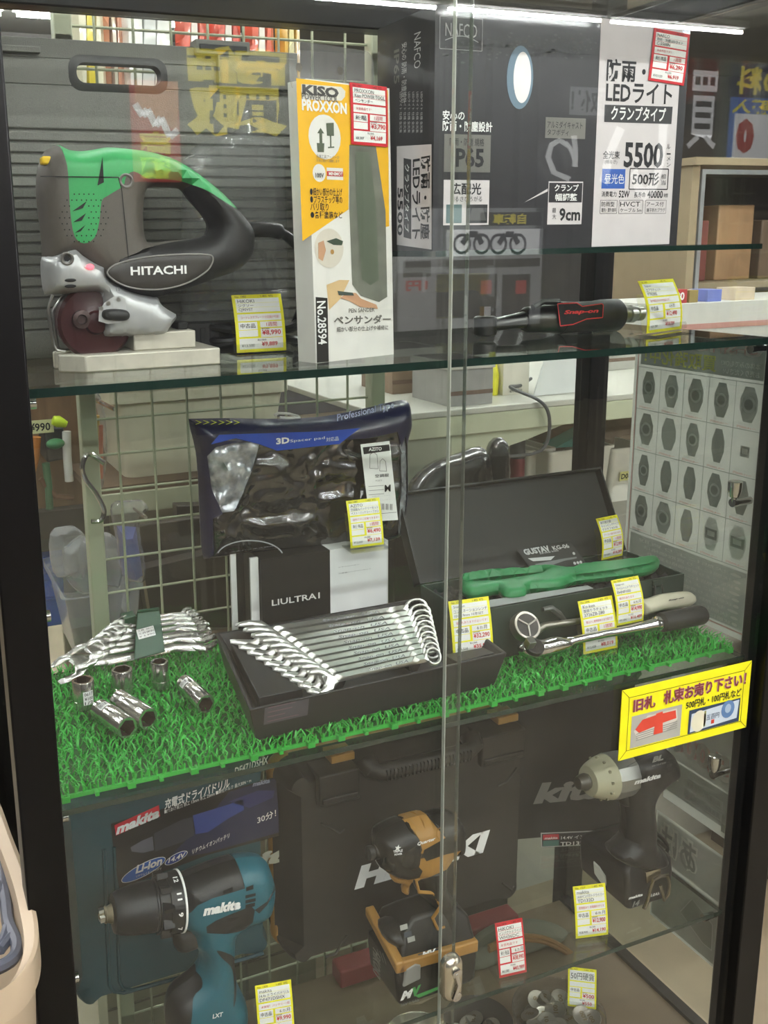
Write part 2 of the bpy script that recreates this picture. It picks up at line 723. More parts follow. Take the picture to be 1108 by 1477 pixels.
# two sliding doors, the right one runs in front
for x0, x1, y, e in ((0.013, 0.452, -0.004, 'r'), (0.428, 0.884, -0.013, 'l')):
    m = MB(); m.bx((x0, y - 0.002, ZD - 0.03), (x1, y + 0.003, TOP - 0.031), glass)
    xe = x1 if e == 'r' else x0
    d = obj('sliding_door', m, case, smooth=0)
    g = MB(); g.bx((xe - 0.0005, y - 0.0022, ZD - 0.03), (xe + 0.0005, y + 0.0032, TOP - 0.031), gedgel if e == 'l' else gedged); obj('door_edge', g, d)
# the oval lock clamped where the doors overlap
lk = MB()
brass = pm('lock_metal', 'd2cdbb', 0.25, .9)
c = A(650, 1408, -0.02)
lk.T = Matrix.Translation(c) @ Matrix.Rotation(math.radians(90), 4, 'X')
o = rrect(-0.013, -0.03, 0.013, 0.03, 0.0129, 6)
lk.ring([[(a * k, b * k2, z) for a, b in o] for k, k2, z in ((1, 1, -0.003), (1, 1, 0.004), (0.8, 0.9, 0.009), (0.5, 0.7, 0.011))], brass)
lk.T = None
for dz in (-0.017, 0.014):
    lk.lathe((c.x, c.y - 0.009, c.z + dz), (0, -1, 0), [(0, 0.006), (0.006, 0.006), (0.007, 0.004)], chrome, 14)
lk.tube([(c.x - .004, c.y - 0.014, c.z - 0.018), (c.x + 0.002, c.y - 0.015, c.z), (c.x - .002, c.y - 0.014, c.z + 0.015)], 0.003, chrome)
obj('door_lock', lk, case)


def pin(p, sx, cup):
    a = MB()
    x, y, z = p
    a.lathe((x, y, z), (sx, 0, 0), [(0, 0.005), (0.022, 0.005), (0.024, 0.0055), (0.030, 0.0055)], chrome, 14)
    if cup:
        a.lathe((x + sx * 0.027, y, z), (0, 0, 1), [(0.0, 0.003), (0.006, 0.0035), (0.008, 0.0065), (0.016, 0.0085), (0.027, 0.0088), (0.028, 0.007)], chrome, 18)
    obj('shelf_pin', a, case)


for (u, v), cup in (((1078, 722), 1), ((1048, 1112), 1)):
    p = AX(u, v, 0.889); pin((0.8935, p.y, p.z), -1, cup)
for z in (ZU, ZM, ZL):
    for y in (0.016, 0.30):
        pin((0.8935, y, z - 0.014), -1, 0)
        pin((-0.0075, y, z - 0.014), 1, 0)
for (u, v) in ((40, 893), (135, 1402)):
    p = A(u, v, 0.03); pin((-0.0075, 0.03, p.z), 1, 0)


def shelf(z, y0, y1, x0, x1, label, th=0.006, name='glass_shelf'):
    t = MB()
    t.bx((x0, y0, z - th), (x1, y1, z), shelfg)
    o = tag(obj(name, t, smooth=0), label, 'shelf')
    e = MB()
    e.bx((x0, y0 - 0.0006, z - th), (x1, y0, z), gedge)
    e.bx((x1, y0, z - th), (x1 + 0.0006, y1, z), gedge)
    e.bx((x0 - 0.0006, y0, z - th), (x0, y1, z), gedge)
    e.bx((x0, y1, z - th), (x1, y1 + 0.0006, z), gedge)
    obj('shelf_edge', e, o)
    return o


shelf(ZU, 0.004, 0.325, 0.013, 0.884, 'upper glass shelf with dark green edge carrying the green jigsaw', 0.008)
shelf(ZM - 0.0005, 0.004, 0.325, 0.013, 0.884, 'middle glass shelf under the green turf mats', 0.006)
shelf(ZL, 0.004, 0.325, 0.013, 0.884, 'lower glass shelf carrying the teal cordless drill', 0.006)
NX0 = 0.436
shelf(H0 - 0.008, 0.03, 0.325, NX0, 0.884, 'short glass shelf at eye level under the boxed work light', 0.006)
# ---------------------------------------------------------------- price tags
cardred = pm('red_card', 'd2232f', 0.45)
pan = pm('tag_panel', 'f4f4f0', 0.5)


def price_tag(label, bl, br, tl, zs, fields, col=yel, group='yellow price tags on clear stands', tilt=14, curve=0.004, stand=True, plane=None, drop=0.0):
    """card standing on its stand; bl, br on the shelf at height zs, tl gives its height"""
    if plane is None:
        P, Q = AZ(*bl, zs + 0.004), AZ(*br, zs + 0.004)
        U = (Q - P)
        w = U.length
        U.normalize()
        back = Vector((-U.y, U.x, 0))
        t = math.radians(tilt)
        V = (Vector((0, 0, 1)) * math.cos(t) + back * math.sin(t)).normalized()
    else:
        P, U, V, w = plane
        back = Vector((-U.y, U.x, 0))
    m = MB()
    F = Frame(P, U, V, m)
    h = F.px(*tl)[1]
    w0, h0 = w, h
    N = F.N

    def bend(u, v, e):
        return P + U * u + V * v + N * (e + curve * math.sin(math.pi * min(1, max(0, v / h0))) * (1 if curve > 0 else 1))
    F.bend = bend
    nv = 8
    for e in (0.0, -0.0006):
        for k in range(nv):
            a, b = h * k / nv, h * (k + 1) / nv
            q = [F.p(0, a, e), F.p(w, a, e), F.p(w, b, e), F.p(0, b, e)]
            m.add(q if e == 0 else q[::-1], [(0, 1, 2, 3)], col)
    g = 0.06 * w
    L = fields

    def R(a, b, c, d):
        F.rect(a * w, b * h, c * w, d * h, pan, 0.0002, nv=2)

    def X(s, a, b, c, d, mt=ink, bold=0.0):
        F.text(s, a * w, b * h, c * w, d * h, mt, bold=bold, keep=1.1, e=0.0003)
    X(L[0], .06, .945, .4, .98)
    X('1.402  972', .58, .945, .94, .98)
    R(.06, .68, .94, .93)
    rows = L[1]
    n = len(rows)
    for i, s in enumerate(rows):
        z1 = .92 - i * .235 / n
        X(s, .1, z1 - .21 / n, .92, z1 - .03 / n)
        if i:
            F.rect(.06 * w, (z1 + .002) * h, .94 * w, (z1 + .006) * h, col, 0.00025)
    R(.06, .53, .94, .65)
    X(L[2], .12, .565, .9, .615, redink)
    R(.06, .38, .44, .51); R(.06, .26, .44, .37); R(.5, .41, .94, .51); R(.5, .24, .94, .39) ; R(.06, .05, .94, .23)
    X(L[3], .1, .405, .4, .485, ink, .01)
    X(L[4], .62, .425, .92, .495, redink if L[4].endswith('間') else ink)
    X(L[5], .52, .265, .92, .365, redink, .02)
    X(L[6], .5, .08, .92, .165, redink, .02)
    X('販売価格', .52, .37, .68, .4)
    X('税込価格', .42, .18, .6, .215)
    X(L[7], .1, .08, .36, .135)
    t = thing('price_tag', label, 'price tag', tuple(P), group)
    obj('card', m, t, smooth=30)
    if stand:
        a = MB()
        Z = Vector((0, 0, 1))
        B = P - Z * (0.003 + drop)
        fw = -back
        for o, d in ((0, 0.001),):
            a.prism([B - U * .004 + fw * 0.014, B + U * (w + .004) + fw * 0.014, B + U * (w + .004) + back * 0.022, B - U * .004 + back * .022], Z * 0.0015, acryl)
        a.prism([P - V * drop - U * .003 - N * .003, P - V * drop + U * (w + .003) - N * .003, P + U * (w + .003) - N * .003 + V * h * .75, P - U * .003 - N * .003 + V * h * .75], N * -0.0012, acryl)
        a.prism([P - U * .004 + N * (.0025 + curve * .4), P + U * (w + .004) + N * (.0025 + curve * .4), P + U * (w + .004) + N * (.0025 + curve * .4) + V * .008, P - U * .004 + N * (.0025 + curve * .4) + V * .008], N * 0.0012, acryl)
        obj('clear_stand', a, t, smooth=0)
    return t


# ---------------------------------------------------------------- upper shelf: tool case
case_g = pm('charcoal_case', '73736c', 0.62, nscale=900, bump=0.35, var=0.1)
cy0, cy1 = 0.25, 0.322
cx0, cx1 = 0.028, 0.381
ct = H0 + 0.222
t = thing('tool_case', 'large charcoal grey plastic tool case with handle slot behind the green jigsaw', 'tool case', ((cx0 + cx1) / 2, 0.286, ZU))
zr = A(60, 186, cy0).z                        # ribs start
hA, hB = A(106, 84, cy0), A(238, 128, cy0)
m = MB()
prof = [(cy1, ZU), (cy0 + .006, ZU), (cy0, ZU + .008)]
k = int((zr - ZU - .02) / 0.0117)
for i in range(k):
    z = zr - (k - i) * 0.0117
    prof += [(cy0, z), (cy0 - .0, z + .0085), (cy0 + .0032, z + .0092), (cy0 + .0032, z + .0112)]
prof += [(cy0, zr + .001), (cy0, hB.z - .014), (cy0 + .006, hB.z - .006), (cy0 + .006, hB.z), (cy0 + .022, hB.z), (cy0 + .022, hB.z - .02), (cy1, hB.z - .02)]
m.prism([(cx0, a, b) for a, b in prof], (cx1 - cx0, 0, 0), case_g)
m.bx((cx0, cy0 + .006, hB.z), (hA.x, cy0 + .022, hA.z), case_g)
m.bx((hB.x, cy0 + .006, hB.z), (cx1, cy0 + .022, hA.z), case_g)
m.bx((cx0, cy0 + .006, hA.z), (cx1, cy0 + .022, ct - .004), case_g)
m.bx((cx0 + .002, cy0 - .001, hB.z + .03), (cx0 + .058, cy0 + .008, ct - .014), case_g)
m.bx((cx1 - .10, cy0 - .002, hB.z + .004), (cx1 - .004, cy0 + .008, ct - .012), case_g)
obj('case_body', m, t, bevel=0.0016)
m = MB()
ro = rrect(hA.x, hB.z, hB.x, hA.z, .011, 5)
ri = rrect(hA.x + .003, hB.z + .003, hB.x - .003, hA.z - .003, .009, 5)
m.ring([[(a, cy0 + .021, b) for a, b in ri], [(a, cy0 + .003, b) for a, b in ri], [(a, cy0 + .003, b) for a, b in ro], [(a, cy0 + .0065, b) for a, b in rrect(hA.x - .006, hB.z - .006, hB.x + .006, hA.z + .006, .014, 5)]], pm('slot_rim', '3c3c39', 0.5), caps=False)
obj('handle_rim', m, t)
for u0, u1 in ((-8, 55), (282, 360)):
    m = MB()
    a, b = A(max(u0, 8), 72, cy0), A(u1, 72, cy0)
    m.bx((max(a.x, cx0), cy0 - .002, ct - .012), (b.x, cy0 + .02, ct + .003), case_g)
    m.bx((max(a.x, cx0) + .004, cy0 - .004, ct - .008), (b.x - .004, cy0, ct - .002), darkp)
obj('latch', m, t, bevel=0.001)

# clear bag draped over the right half of the case
bagm = clear('bag_film', (0.96, 0.97, 0.97), 1.3, 0.12, haze=0.05, bump=0.7, nscale=26)
o = pxl([(262, 470), (262, 400), (263, 300), (264, 230), (285, 208), (320, 196), (338, 190), (346, 176), (345, 158), (358, 156), (362, 176), (372, 190), (400, 200), (411, 212), (414, 300), (416, 400), (418, 470)], .235)
mb = puff(o, .018, .012, bagm, res=.012, place=on_y(.236))['']
tag(obj('plastic_bag', mb), 'clear knotted plastic bag draped on the ribbed charcoal case', 'plastic bag')

# ---------------------------------------------------------------- jigsaw
jy = 0.135
green = pm('green_rubber', '2f9a55', 0.45, nscale=500, bump=0.03)
jgrey = pm('grey_brown_shell', '5a544d', 0.5, nscale=600, bump=0.06)
jblk = pm('black_rubber', '262524', 0.5, nscale=500, bump=0.06)
silv = pm('cast_silver', 'b9babb', 0.35, 0.4, nscale=60, bump=0.02)


def cj(pts):
    return [(x / 2.577, 180 + y / 2.577) for x, y in pts]


jig = thing('jigsaw', 'green, black and silver corded jigsaw standing on the upper shelf', 'jigsaw', (0.16, jy, ZU))
outl = spl(pxl(cj([(215, 75), (188, 84), (165, 100), (150, 130), (138, 170), (133, 240), (138, 300), (148, 380), (155, 450), (160, 500), (200, 520), (280, 500), (330, 540), (400, 600), (480, 640), (560, 645), (640, 622), (720, 600), (800, 570), (870, 545), (925, 490), (936, 430), (930, 385), (888, 328), (820, 255), (740, 190), (650, 132), (560, 102), (480, 90), (400, 84), (350, 92), (300, 98), (250, 92)]), jy), 3)
hole = spl(pxl(cj([(545, 235), (610, 232), (672, 240), (705, 280), (750, 330), (775, 375), (758, 412), (700, 424), (620, 432), (550, 438), (530, 400), (528, 300)]), jy), 3)
gr = spl(pxl(cj([(206, 66), (206, 66), (228, 160), (235, 250), (240, 330), (255, 415), (290, 442), (328, 420), (345, 360), (353, 290), (375, 270), (430, 235), (440, 205), (468, 182), (520, 206), (560, 206), (640, 213), (690, 228), (740, 252), (785, 280), (840, 310), (892, 330), (892, 330), (900, 300), (830, 240), (750, 175), (650, 118), (560, 86), (480, 74), (400, 70), (300, 80)]), jy), 3)
bk = pxl(cj([(690, 228), (740, 252), (785, 280), (840, 310), (890, 329), (960, 380), (960, 500), (880, 570), (780, 585), (640, 640), (560, 660), (470, 640), (400, 570), (420, 500), (560, 450), (700, 424), (760, 412), (775, 375), (750, 330), (705, 280), (676, 240)]), jy)
pt = puff(outl, .064, .02, jgrey, [('green_grip', gr, green), ('rear_handle', bk, jblk)], [hole], res=.009, place=on_y(jy))
body = obj('motor_housing', pt[''], jig)
obj('green_grip', pt['green_grip'], jig)
obj('rear_handle', pt['rear_handle'], jig)
yf = jy - .032
fr = Frame((0, yf - .0002, 0), (1, 0, 0), (0, 0, 1), MB())


def fj(pts):
    return [fr.px(*q) for q in cj(pts)]


dk = pm('vent_dark', '141413', 0.7)
fr.line(fj([(150, 192), (440, 195), (452, 240), (470, 420), (486, 590)]), .0009, dk)
for q in ([(362, 226), (381, 118), (386, 214)], [(268, 322), (322, 284), (308, 310)], [(272, 362), (320, 328), (304, 356)], [(278, 402), (318, 372), (300, 396)]):
    fr.poly(fj(q), dk)
for i in range(9):
    for j in range(11):
        x, y = 222 + j * 18 + (i % 2) * 9, 258 + i * 22
        r = math.hypot((x - 312) / 98, (y - 346) / 98)
        if r < 1 and not (260 < x < 330 and 290 < y < 405):
            a, b = fj([(x, y)])[0]
            fr.disc(a, b, .0007, dk, n=8)
obj('vent_slots', fr.mb, jig)
m = MB()
o = spl(pxl(cj([(398, 545), (440, 515), (540, 492), (660, 482), (760, 482), (790, 495), (770, 540), (700, 585), (620, 608), (540, 612), (470, 600), (420, 575)]), yf), 5)
m.merge(puff(o, .005, .0025, pm('name_plate', '37332f', 0.45, nscale=500, bump=.05), place=on_y(yf), res=.01)[''])
m.tube([(a, yf - .0016, b) for a, b in o], .0009, pm('plate_rim', '8d8a86', 0.4), n=6, closed=True)
f2 = Frame((0, yf - .0027, 0), (1, 0, 0), (0, 0, 1), m)
f2.tpx('HITACHI', cj([(486, 560)])[0], cj([(692, 522)])[0], white, bold=.025)
obj('name_plate', m, jig)
# gear housing
o = spl(pxl(cj([(155, 492), (155, 492), (205, 468), (255, 452), (278, 458), (300, 480), (340, 505), (378, 522), (382, 545), (400, 575), (470, 610), (545, 632), (580, 637), (580, 637), (594, 668), (655, 705), (655, 705), (622, 748), (590, 782), (480, 789), (372, 791), (372, 791), (356, 765), (358, 700), (358, 640), (340, 626), (250, 630), (166, 630), (166, 630), (156, 560)]), jy - .003), 3)
pt = puff(o, .070, .012, silv, res=.008, place=on_y(jy - .002))
gh = obj('gear_housing', pt[''], jig)
ys = jy - .038
for q, r in (((250, 497), 22), ((475, 207), 25)):
    m = MB()
    p = A(*cj([q])[0], ys)
    y0 = ys + (.006 if q[1] < 300 else 0)
    m.lathe((p.x, y0 + .004, p.z), (0, -1, 0), [(0, r * .00029), (.0045, r * .00029), (.005, r * .00024), (.0045, r * .00018), (.002, r * .00015)], pm('screw_grey', '6f6c68', .35, .4), 20)
    m.lathe((p.x, y0 + .003, p.z), (0, -1, 0), [(0, .003), (.002, .003)], dk, 6)
    obj('screw', m, jig)
m = MB()
f3 = Frame((0, ys + .0008, 0), (1, 0, 0), (0, 0, 1), m)
f3.poly([f3.px(*q) for q in cj([(366, 730), (368, 690), (390, 660), (420, 640), (448, 634), (466, 645), (470, 690), (450, 735), (400, 740)])], pm('dial_face', 'c8c9ca', 0.4, .6))
for q in ((375, 683), (402, 664), (440, 650)):
    a = f3.px(*cj([q])[0]); f3.disc(a[0], a[1], .0022, steel, .0007)
for s, q in (('I', (366, 690)), ('II', (378, 640)), ('III', (432, 618))):
    a = f3.px(*cj([q])[0]); f3.text(s, a[0], a[1], a[0] + .006, a[1] + .004, pm('mark_grey', '77787a'), keep=True)
o = spl(pxl(cj([(378, 705), (388, 688), (430, 684), (470, 690), (482, 708), (470, 726), (420, 728), (388, 722)]), ys), 5)
m.merge(puff(o, .012, .004, jblk, place=on_y(ys), res=.006)[''])
obj('orbit_lever', m, jig)
m = MB()
for q in ((262, 578), (262, 600)):
    a = A(*cj([q])[0], ys + .001); m.sphere(a, .0035, dk, 8, (1.6, .3, .5))
a = A(*cj([(335, 528)])[0], ys); m.sphere(a, .0028, pm('red_reflection', 'ff5a66', 0.3, emit=1.2), 8, (1.4, .4, 1))  # glowing red bead stands in for a reflection on the housing, no lamp
obj('slots_and_red_reflection', m, jig)
# blade guard, behind the housing
m = MB()
p = A(*cj([(340, 730)])[0], jy)
grd = pm('maroon_guard', '3a1416', 0.3)
m.lathe((p.x, jy + .012, p.z), (0, -1, 0), [(0, .035), (.03, .037), (.034, .034), (.034, .02), (.036, .012), (.04, .01), (.041, .004)], grd, 28)
q = A(*cj([(300, 722)])[0], jy - .02)
m.lathe((q.x, jy - .02, q.z), (0, -1, 0), [(0, .009), (.008, .009), (.009, .005), (.006, .004)], pm('bolt_dark', '4a3a38', 0.4, .5), 14)
obj('blade_guard', m, jig)
m = MB()
for q in ([(196, 632), (184, 665), (178, 690), (200, 820), (212, 838), (245, 842)], [(236, 632), (228, 645), (196, 690), (214, 825), (228, 838), (262, 838)]):
    m.tube([A(*c, jy - .012 + (.02 if q[0][0] > 200 else 0)) for c in cj(q)], .0016, steel)
obj('wire_guard', m, jig)
alu = pm('worn_aluminium', 'c9c4b6', 0.45, .35, nscale=90, bump=.12, var=.08)
m = MB()
a, b = A(*cj([(232, 870)])[0], jy - .04), A(*cj([(820, 870)])[0], jy - .04)
z0, z1 = ZU, ZU + .017
yb0, yb1 = jy - .04, jy + .04
ch = .022
m.prism([(a.x + ch, yb0, z0), (b.x, yb0, z0), (b.x, yb1, z0), (a.x + ch, yb1, z0), (a.x, yb1 - .02, z0), (a.x, jy + .012, z0), (a.x + .04, jy + .008, z0), (a.x + .04, jy - .008, z0), (a.x, jy - .012, z0), (a.x, yb0 + .02, z0)], (0, 0, z1 - z0), alu)
c, d = A(*cj([(492, 800)])[0], jy - .02), A(*cj([(722, 800)])[0], jy - .02)
m.bx((c.x, jy - .026, z1), (d.x, jy + .026, z1 + .018), alu)
m.bx((c.x + .05, jy - .014, z1 + .018), (d.x - .004, jy + .014, z1 + .026), dk)
obj('base_plate', m, jig, bevel=.0015)
m = MB()
a, b = A(*cj([(154, 150)])[0], jy - .016), A(*cj([(190, 118)])[0], jy - .016)
m.bx((a.x, jy - .022, a.z), (b.x, jy - .006, b.z), pm('yellow_button', 'e8c21a', 0.4))
obj('lock_button', m, jig, bevel=.002)
m = MB()
crd = pm('black_cord', '141414', 0.35)
cp_ = [A(*q, y) for q, y in (((355, 332), jy), ((375, 331), jy), ((398, 333), jy + .005), ((420, 346), jy + .01), ((438, 370), jy + .02), ((444, 400), jy + .035), ((438, 435), jy + .055), ((425, 470), jy + .075))]
m.tube(spl(cp_, 5, False), [.0085] * 12 + [.0055] * 24, crd, n=10)
cx, cyy = 0.325, .215
lp = []
for i in range(75):
    th = i / 25 * 2 * math.pi
    lp.append((cx - .03 + .052 * math.cos(th), cyy - .02 + .022 * math.sin(th), ZU + .006 + .008 * (i / 25) + .004 * math.sin(th * 1.7)))
m.tube(lp, .0045, crd, n=8)
obj('power_cord', m, jig)
# black accessory block beside the cord
m = MB()
a, b = A(262, 440, .2), A(352, 440, .2)
m.bx((a.x, .19, ZU), (b.x, .225, ZU + .035), blackp)
for i in range(7):
    m.bx((a.x + .006 + i * .011, .1885, ZU + .012), (a.x + .012 + i * .011, .19, ZU + .03), dk)
tag(obj('dust_adaptor', m, bevel=.002), 'black slotted plastic adaptor lying behind the jigsaw base', 'adaptor')

price_tag('yellow price tag standing at the right end of the jigsaw', (342, 509), (413, 505), (329, 426), ZU, ('No. 1482', ('HiKOKI', 'ジグソー', 'CJ90VST'), 'コードレスでブレードの交換が可能！', '中古品', '1週間', '¥8,990', '¥9,889', '¥13,500'))

# ---------------------------------------------------------------- pen sander package
P0, P1 = AZ(456, 524, ZU), AZ(568, 511, ZU)
U = (P1 - P0); wB = U.length; U.normalize()
Bk = Vector((-U.y, U.x, 0))
V = (Vector((0, 0, 1)) - U * .028).normalized()
t = thing('tool_package', 'yellow and white hanging package of a pen sander on the upper shelf', 'package', tuple(P0))
m = MB()
F = Frame(P0, U, V, m)
hB_ = F.px(500, 118)[1]
wht = pm('package_white', 'e9e7e1', 0.35, coat=.3)
yl = pm('package_yellow', 'f0b81e', 0.35, coat=.3)
dep = Bk * .028
m.prism([F.p(0, 0, 0), F.p(wB, 0, 0), F.p(wB, hB_, 0), F.p(0, hB_, 0)], dep, wht)
F.poly([(436, 114), (567, 126), (566, 215), (565, 322), (547, 326), (546, 215), (510, 208), (507, 300), (440, 348)], yl, px=True, e=.0002)
F.poly([(510, 207), (548, 208), (560, 300), (560, 424), (548, 432), (522, 424), (510, 408), (508, 300)], pm('blister_window', '7b7d72', 0.08, nscale=30, var=.2), px=True)
F.poly([(518, 216), (538, 216), (546, 290), (548, 400), (536, 408), (524, 400), (518, 290)], pm('sander_tool', '626a5a', 0.3), px=True, e=.0007)
F.poly([(457, 428), (474, 429), (474, 521), (457, 523)], pm('label_black', '26241f', 0.5), px=True)
gy = pm('grey_print', '6b6862', 0.5)
F.tpx('No.28594', (459, 497), (471, 433), white, rot=1, bold=.02)
F.poly([(443, 122), (500, 124), (506, 130), (505, 138), (500, 144), (443, 144)], pm('badge_pale', 'ddd9cf', 0.5), px=True)
F.tpx('KISO', (444, 137), (496, 126), pm('kiso_grey', '4b4946', 0.5), bold=.05)
F.tpx('POWER TOOL', (443, 144), (495, 138), gy, bold=.02)
F.tpx('PROXXON', (443, 160), (507, 147), white, bold=.04)
a = F.px(475, 197); F.disc(a[0], a[1], .021, wht)
for q in ([(464, 192), (469, 184), (474, 192)], [(467, 192), (471, 192), (471, 206), (467, 206)], [(463, 206), (474, 206), (473, 219), (464, 219)], [(477, 177), (488, 176), (488, 195), (478, 195)], [(482, 195), (484, 195), (484, 211), (482, 211)], [(479, 211), (488, 210), (488, 212), (479, 213)]):
    F.poly(q, pm('icon_green', '5a6350', 0.5), px=True, e=.0007)
F.tpx('先端工具アーバーが', (462, 228), (495, 223), gy); F.tpx('左右に細かく振動します', (462, 233), (495, 229), gy)
a = F.px(466, 249); F.disc(a[0], a[1], .0085, wht); F.tpx('100V', (460, 256), (472, 249), gy, e=.0007, bold=.03)
F.rpx((477, 258), (500, 241), wht); F.rpx((477, 253), (500, 246), redink, .0006); F.tpx('MINIMOT', (479, 252), (499, 247), white, e=.0008, bold=.03)
for i, s in enumerate(('●細かい部分の仕上げ', '●プラスチック等の', '　バリ取り', '●各種塗装など')):
    F.tpx(s, (452, 282 + 11 * i - (0 if i < 3 else 0)), (498 if i != 2 else 478, 270 + 11 * i), ink, keep=1.15, bold=.01)
a = F.px(478, 357); F.disc(a[0], a[1], .0195, pm('photo_pale', 'd9d2c4', 0.5)); skin = pm('photo_skin', 'c79a78', 0.5)
F.poly([(462, 350), (470, 346), (473, 360), (468, 376), (462, 372)], skin, px=True, e=.0007)
F.poly([(474, 347), (488, 342), (498, 346), (496, 352), (484, 352)], pm('icon_dark_green', '3c4a3a'), px=True, e=.0007)
F.disc(F.px(482, 362)[0], F.px(482, 362)[1], .0025, pm('photo_wood', 'b98e4e', .5), .0007)
F.poly([(473, 410), (492, 402), (506, 402), (492, 430), (476, 446)], pm('photo_wood2', 'd8b988', .5), px=True)
F.poly([(492, 428), (503, 420), (515, 420), (522, 428), (544, 436), (546, 442), (520, 440), (505, 432)], skin, px=True, e=.0007)
F.poly([(488, 418), (510, 420), (512, 424), (490, 424)], pm('icon_dark_green2', '46524a'), px=True, e=.0009)
slant(F, 'PEN SANDER', (504, 449), (541, 446), .0042, gy, .01)
slant(F, 'ペンサンダー', (482, 466), (564, 461), .0085, pm('title_grey', '75726c'), .03)
slant(F, '細かい部分の仕上げや補修に', (486, 477), (560, 471), .0048, gy, .01)
obj('printed_card', m, t, smooth=0)
m = MB()
a, b = F.px(441, 66), F.px(560, 72)
o = rrect(-.003, hB_ - .01, wB - .002, b[1] + .004, .012)
m.prism([F.p(u, v, -.02) for u, v in o], Bk * .0012, clear('package_film', (.95, .95, .94), 1.2, .06, haze=.12, bump=.3, nscale=14))
for q in ((459, 93), (518, 96)):
    c = F.px(*q); F2 = Frame(F.p(0, 0, -.0195), U, V, m); F2.disc(c[0] - .0, c[1], .004, pm('hang_hole', '6f6a60'))
obj('hang_tab', m, t, smooth=0)
Fp = F
red_t = price_tag('red price tag stuck on the yellow pen sander package', 0, 0, (510, 119), 0, ('No. 1467', ('PROXXON', 'Kiso POWER TOOL', 'ペンサンダー'), '未使用品です！', '未使用品', '1週間', '¥3,790', '¥4,169', '¥8,307'), cardred, 'red price tags', curve=.0006, stand=False,
                  plane=(F.p(*F.px(512, 206), .0016), (Vector(F.p(*F.px(564, 208))) - Vector(F.p(*F.px(512, 206)))).normalized(), V, (Vector(F.p(*F.px(564, 208))) - Vector(F.p(*F.px(512, 206)))).length))

# ---------------------------------------------------------------- boxed work light
ny = 0.05
zb = H0 - .008
a, b = A(624, 361, ny), A(976, 352, ny)
nx0, nx1, nz1 = a.x, b.x, A(800, 22, ny).z
nd = 0.125
t = thing('carton', 'black printed carton of a clamp work light with white band', 'carton', ((nx0 + nx1) / 2, ny, zb))
m = MB()
nb = pm('carton_black', '2c2b2e', 0.3, nscale=6, var=.2, coat=.2)
m.bx((nx0, ny, zb), (nx1, ny + nd, nz1), nb)
F = Frame((nx0, ny, zb), (1, 0, 0), (0, 0, 1), m)
wN, hN = nx1 - nx0, nz1 - zb
band = pm('carton_band', 'd6cfd0', 0.4)
F.poly([(867, 26), (985, 40), (965, 352), (853, 356)], band, px=True)
Fl = Frame((nx0, ny + nd, zb), (0, -1, 0), (0, 0, 1), m)
# gravel picture strip along the top, lamp picture
rnd = random.Random(3)
gl_ = pm('photo_gravel', '4d4d4c', .5)
for i in range(150):
    x, y = rnd.uniform(640, 860), rnd.gauss(68, 9)
    q = F.px(x, y); r = rnd.uniform(.0008, .003)
    if y > 44: F.disc(q[0], q[1], r, gl_, .0003, n=5, sv=.5)
q = F.px(750, 112); F.disc(q[0], q[1], .0165, pm('lamp_rim_print', '6f8698', .4), .0004, n=28, sv=1.9)
q = F.px(753, 112); F.disc(q[0], q[1], .011, pm('lamp_lit_print', 'f6f1f2', .4), .0007, n=28, sv=2.3)
u, v = F.px(634, 70), F.px(696, 28)
fw_ = pm('thin_print', 'c9c7c8', .5)
F.line([u, (v[0], u[1]), v, (u[0], v[1]), u], .0006, fw_)
F.tpx('NAFCO', (642, 52), (688, 36), fw_, bold=.0)
c0 = F.px(642, 58); c1 = F.px(690, 56)
F.line([(c0[0] + (c1[0] - c0[0]) * i / 8, c0[1] + .005 * math.sin(math.pi * i / 8)) for i in range(9)], .0009, fw_)
F.tpx('安心の', (638, 173), (670, 160), white, bold=.02); F.tpx('防雨・防塵設計', (638, 189), (710, 176), white, bold=.02)
gp = pm('carton_grey', '77756f', .4, nscale=5, var=.2)
F.rpx((640, 248), (708, 195), gp); F.tpx('防雨・防塵 規格', (648, 210), (698, 200), ink); F.tpx('IP65', (650, 241), (698, 214), ink, bold=.03)
F.rpx((639, 325), (706, 260), band); F.tpx('広配光', (650, 281), (694, 264), ink, bold=.02); F.tpx('明るさひろがる', (649, 291), (695, 283), ink)
F.rpx((643, 322), (666, 295), pm('photo_teal', '5e7678', .5), .0006); F.rpx((672, 322), (703, 295), pm('photo_dark', '26282a', .5), .0006); F.poly([(675, 318), (681, 300), (696, 300), (701, 318)], gl_, px=True, e=.0008)
F.rpx((786, 199), (845, 171), gp); F.tpx('アルミダイキャスト', (789, 185), (840, 176), ink); F.tpx('タフボディ', (789, 195), (820, 187), ink)
F.rpx((789, 324), (841, 262), band); F.rpx((791, 292), (840, 264), nb, .0006); F.tpx('クランプ', (799, 276), (834, 266), white, e=.0008, bold=.02); F.tpx('幅調整', (800, 290), (832, 279), white, e=.0008, bold=.02)
F.tpx('最', (796, 307), (802, 300), ink); F.tpx('大', (796, 316), (802, 309), ink); F.tpx('9cm', (806, 319), (837, 300), ink, bold=.03)
F.poly([(756, 292), (790, 272), (790, 276)], band, px=True)
F.tpx('防雨・', (874, 117), (932, 88), ink, bold=.02); F.tpx('LEDライト', (873, 147), (970, 122), ink, bold=.02)
F.poly([(872, 151), (970, 154), (968, 179), (871, 176)], pm('band_dark', '3a3a3c', .5), px=True, e=.0006)
F.tpx('クランプタイプ', (880, 173), (960, 156), white, e=.0009, bold=.02)
F.tpx('全光束', (869, 229), (894, 218), ink, bold=.01); F.tpx('(明るさ)', (872, 237), (890, 231), ink); F.tpx('5500', (899, 242), (957, 206), ink, bold=.03)
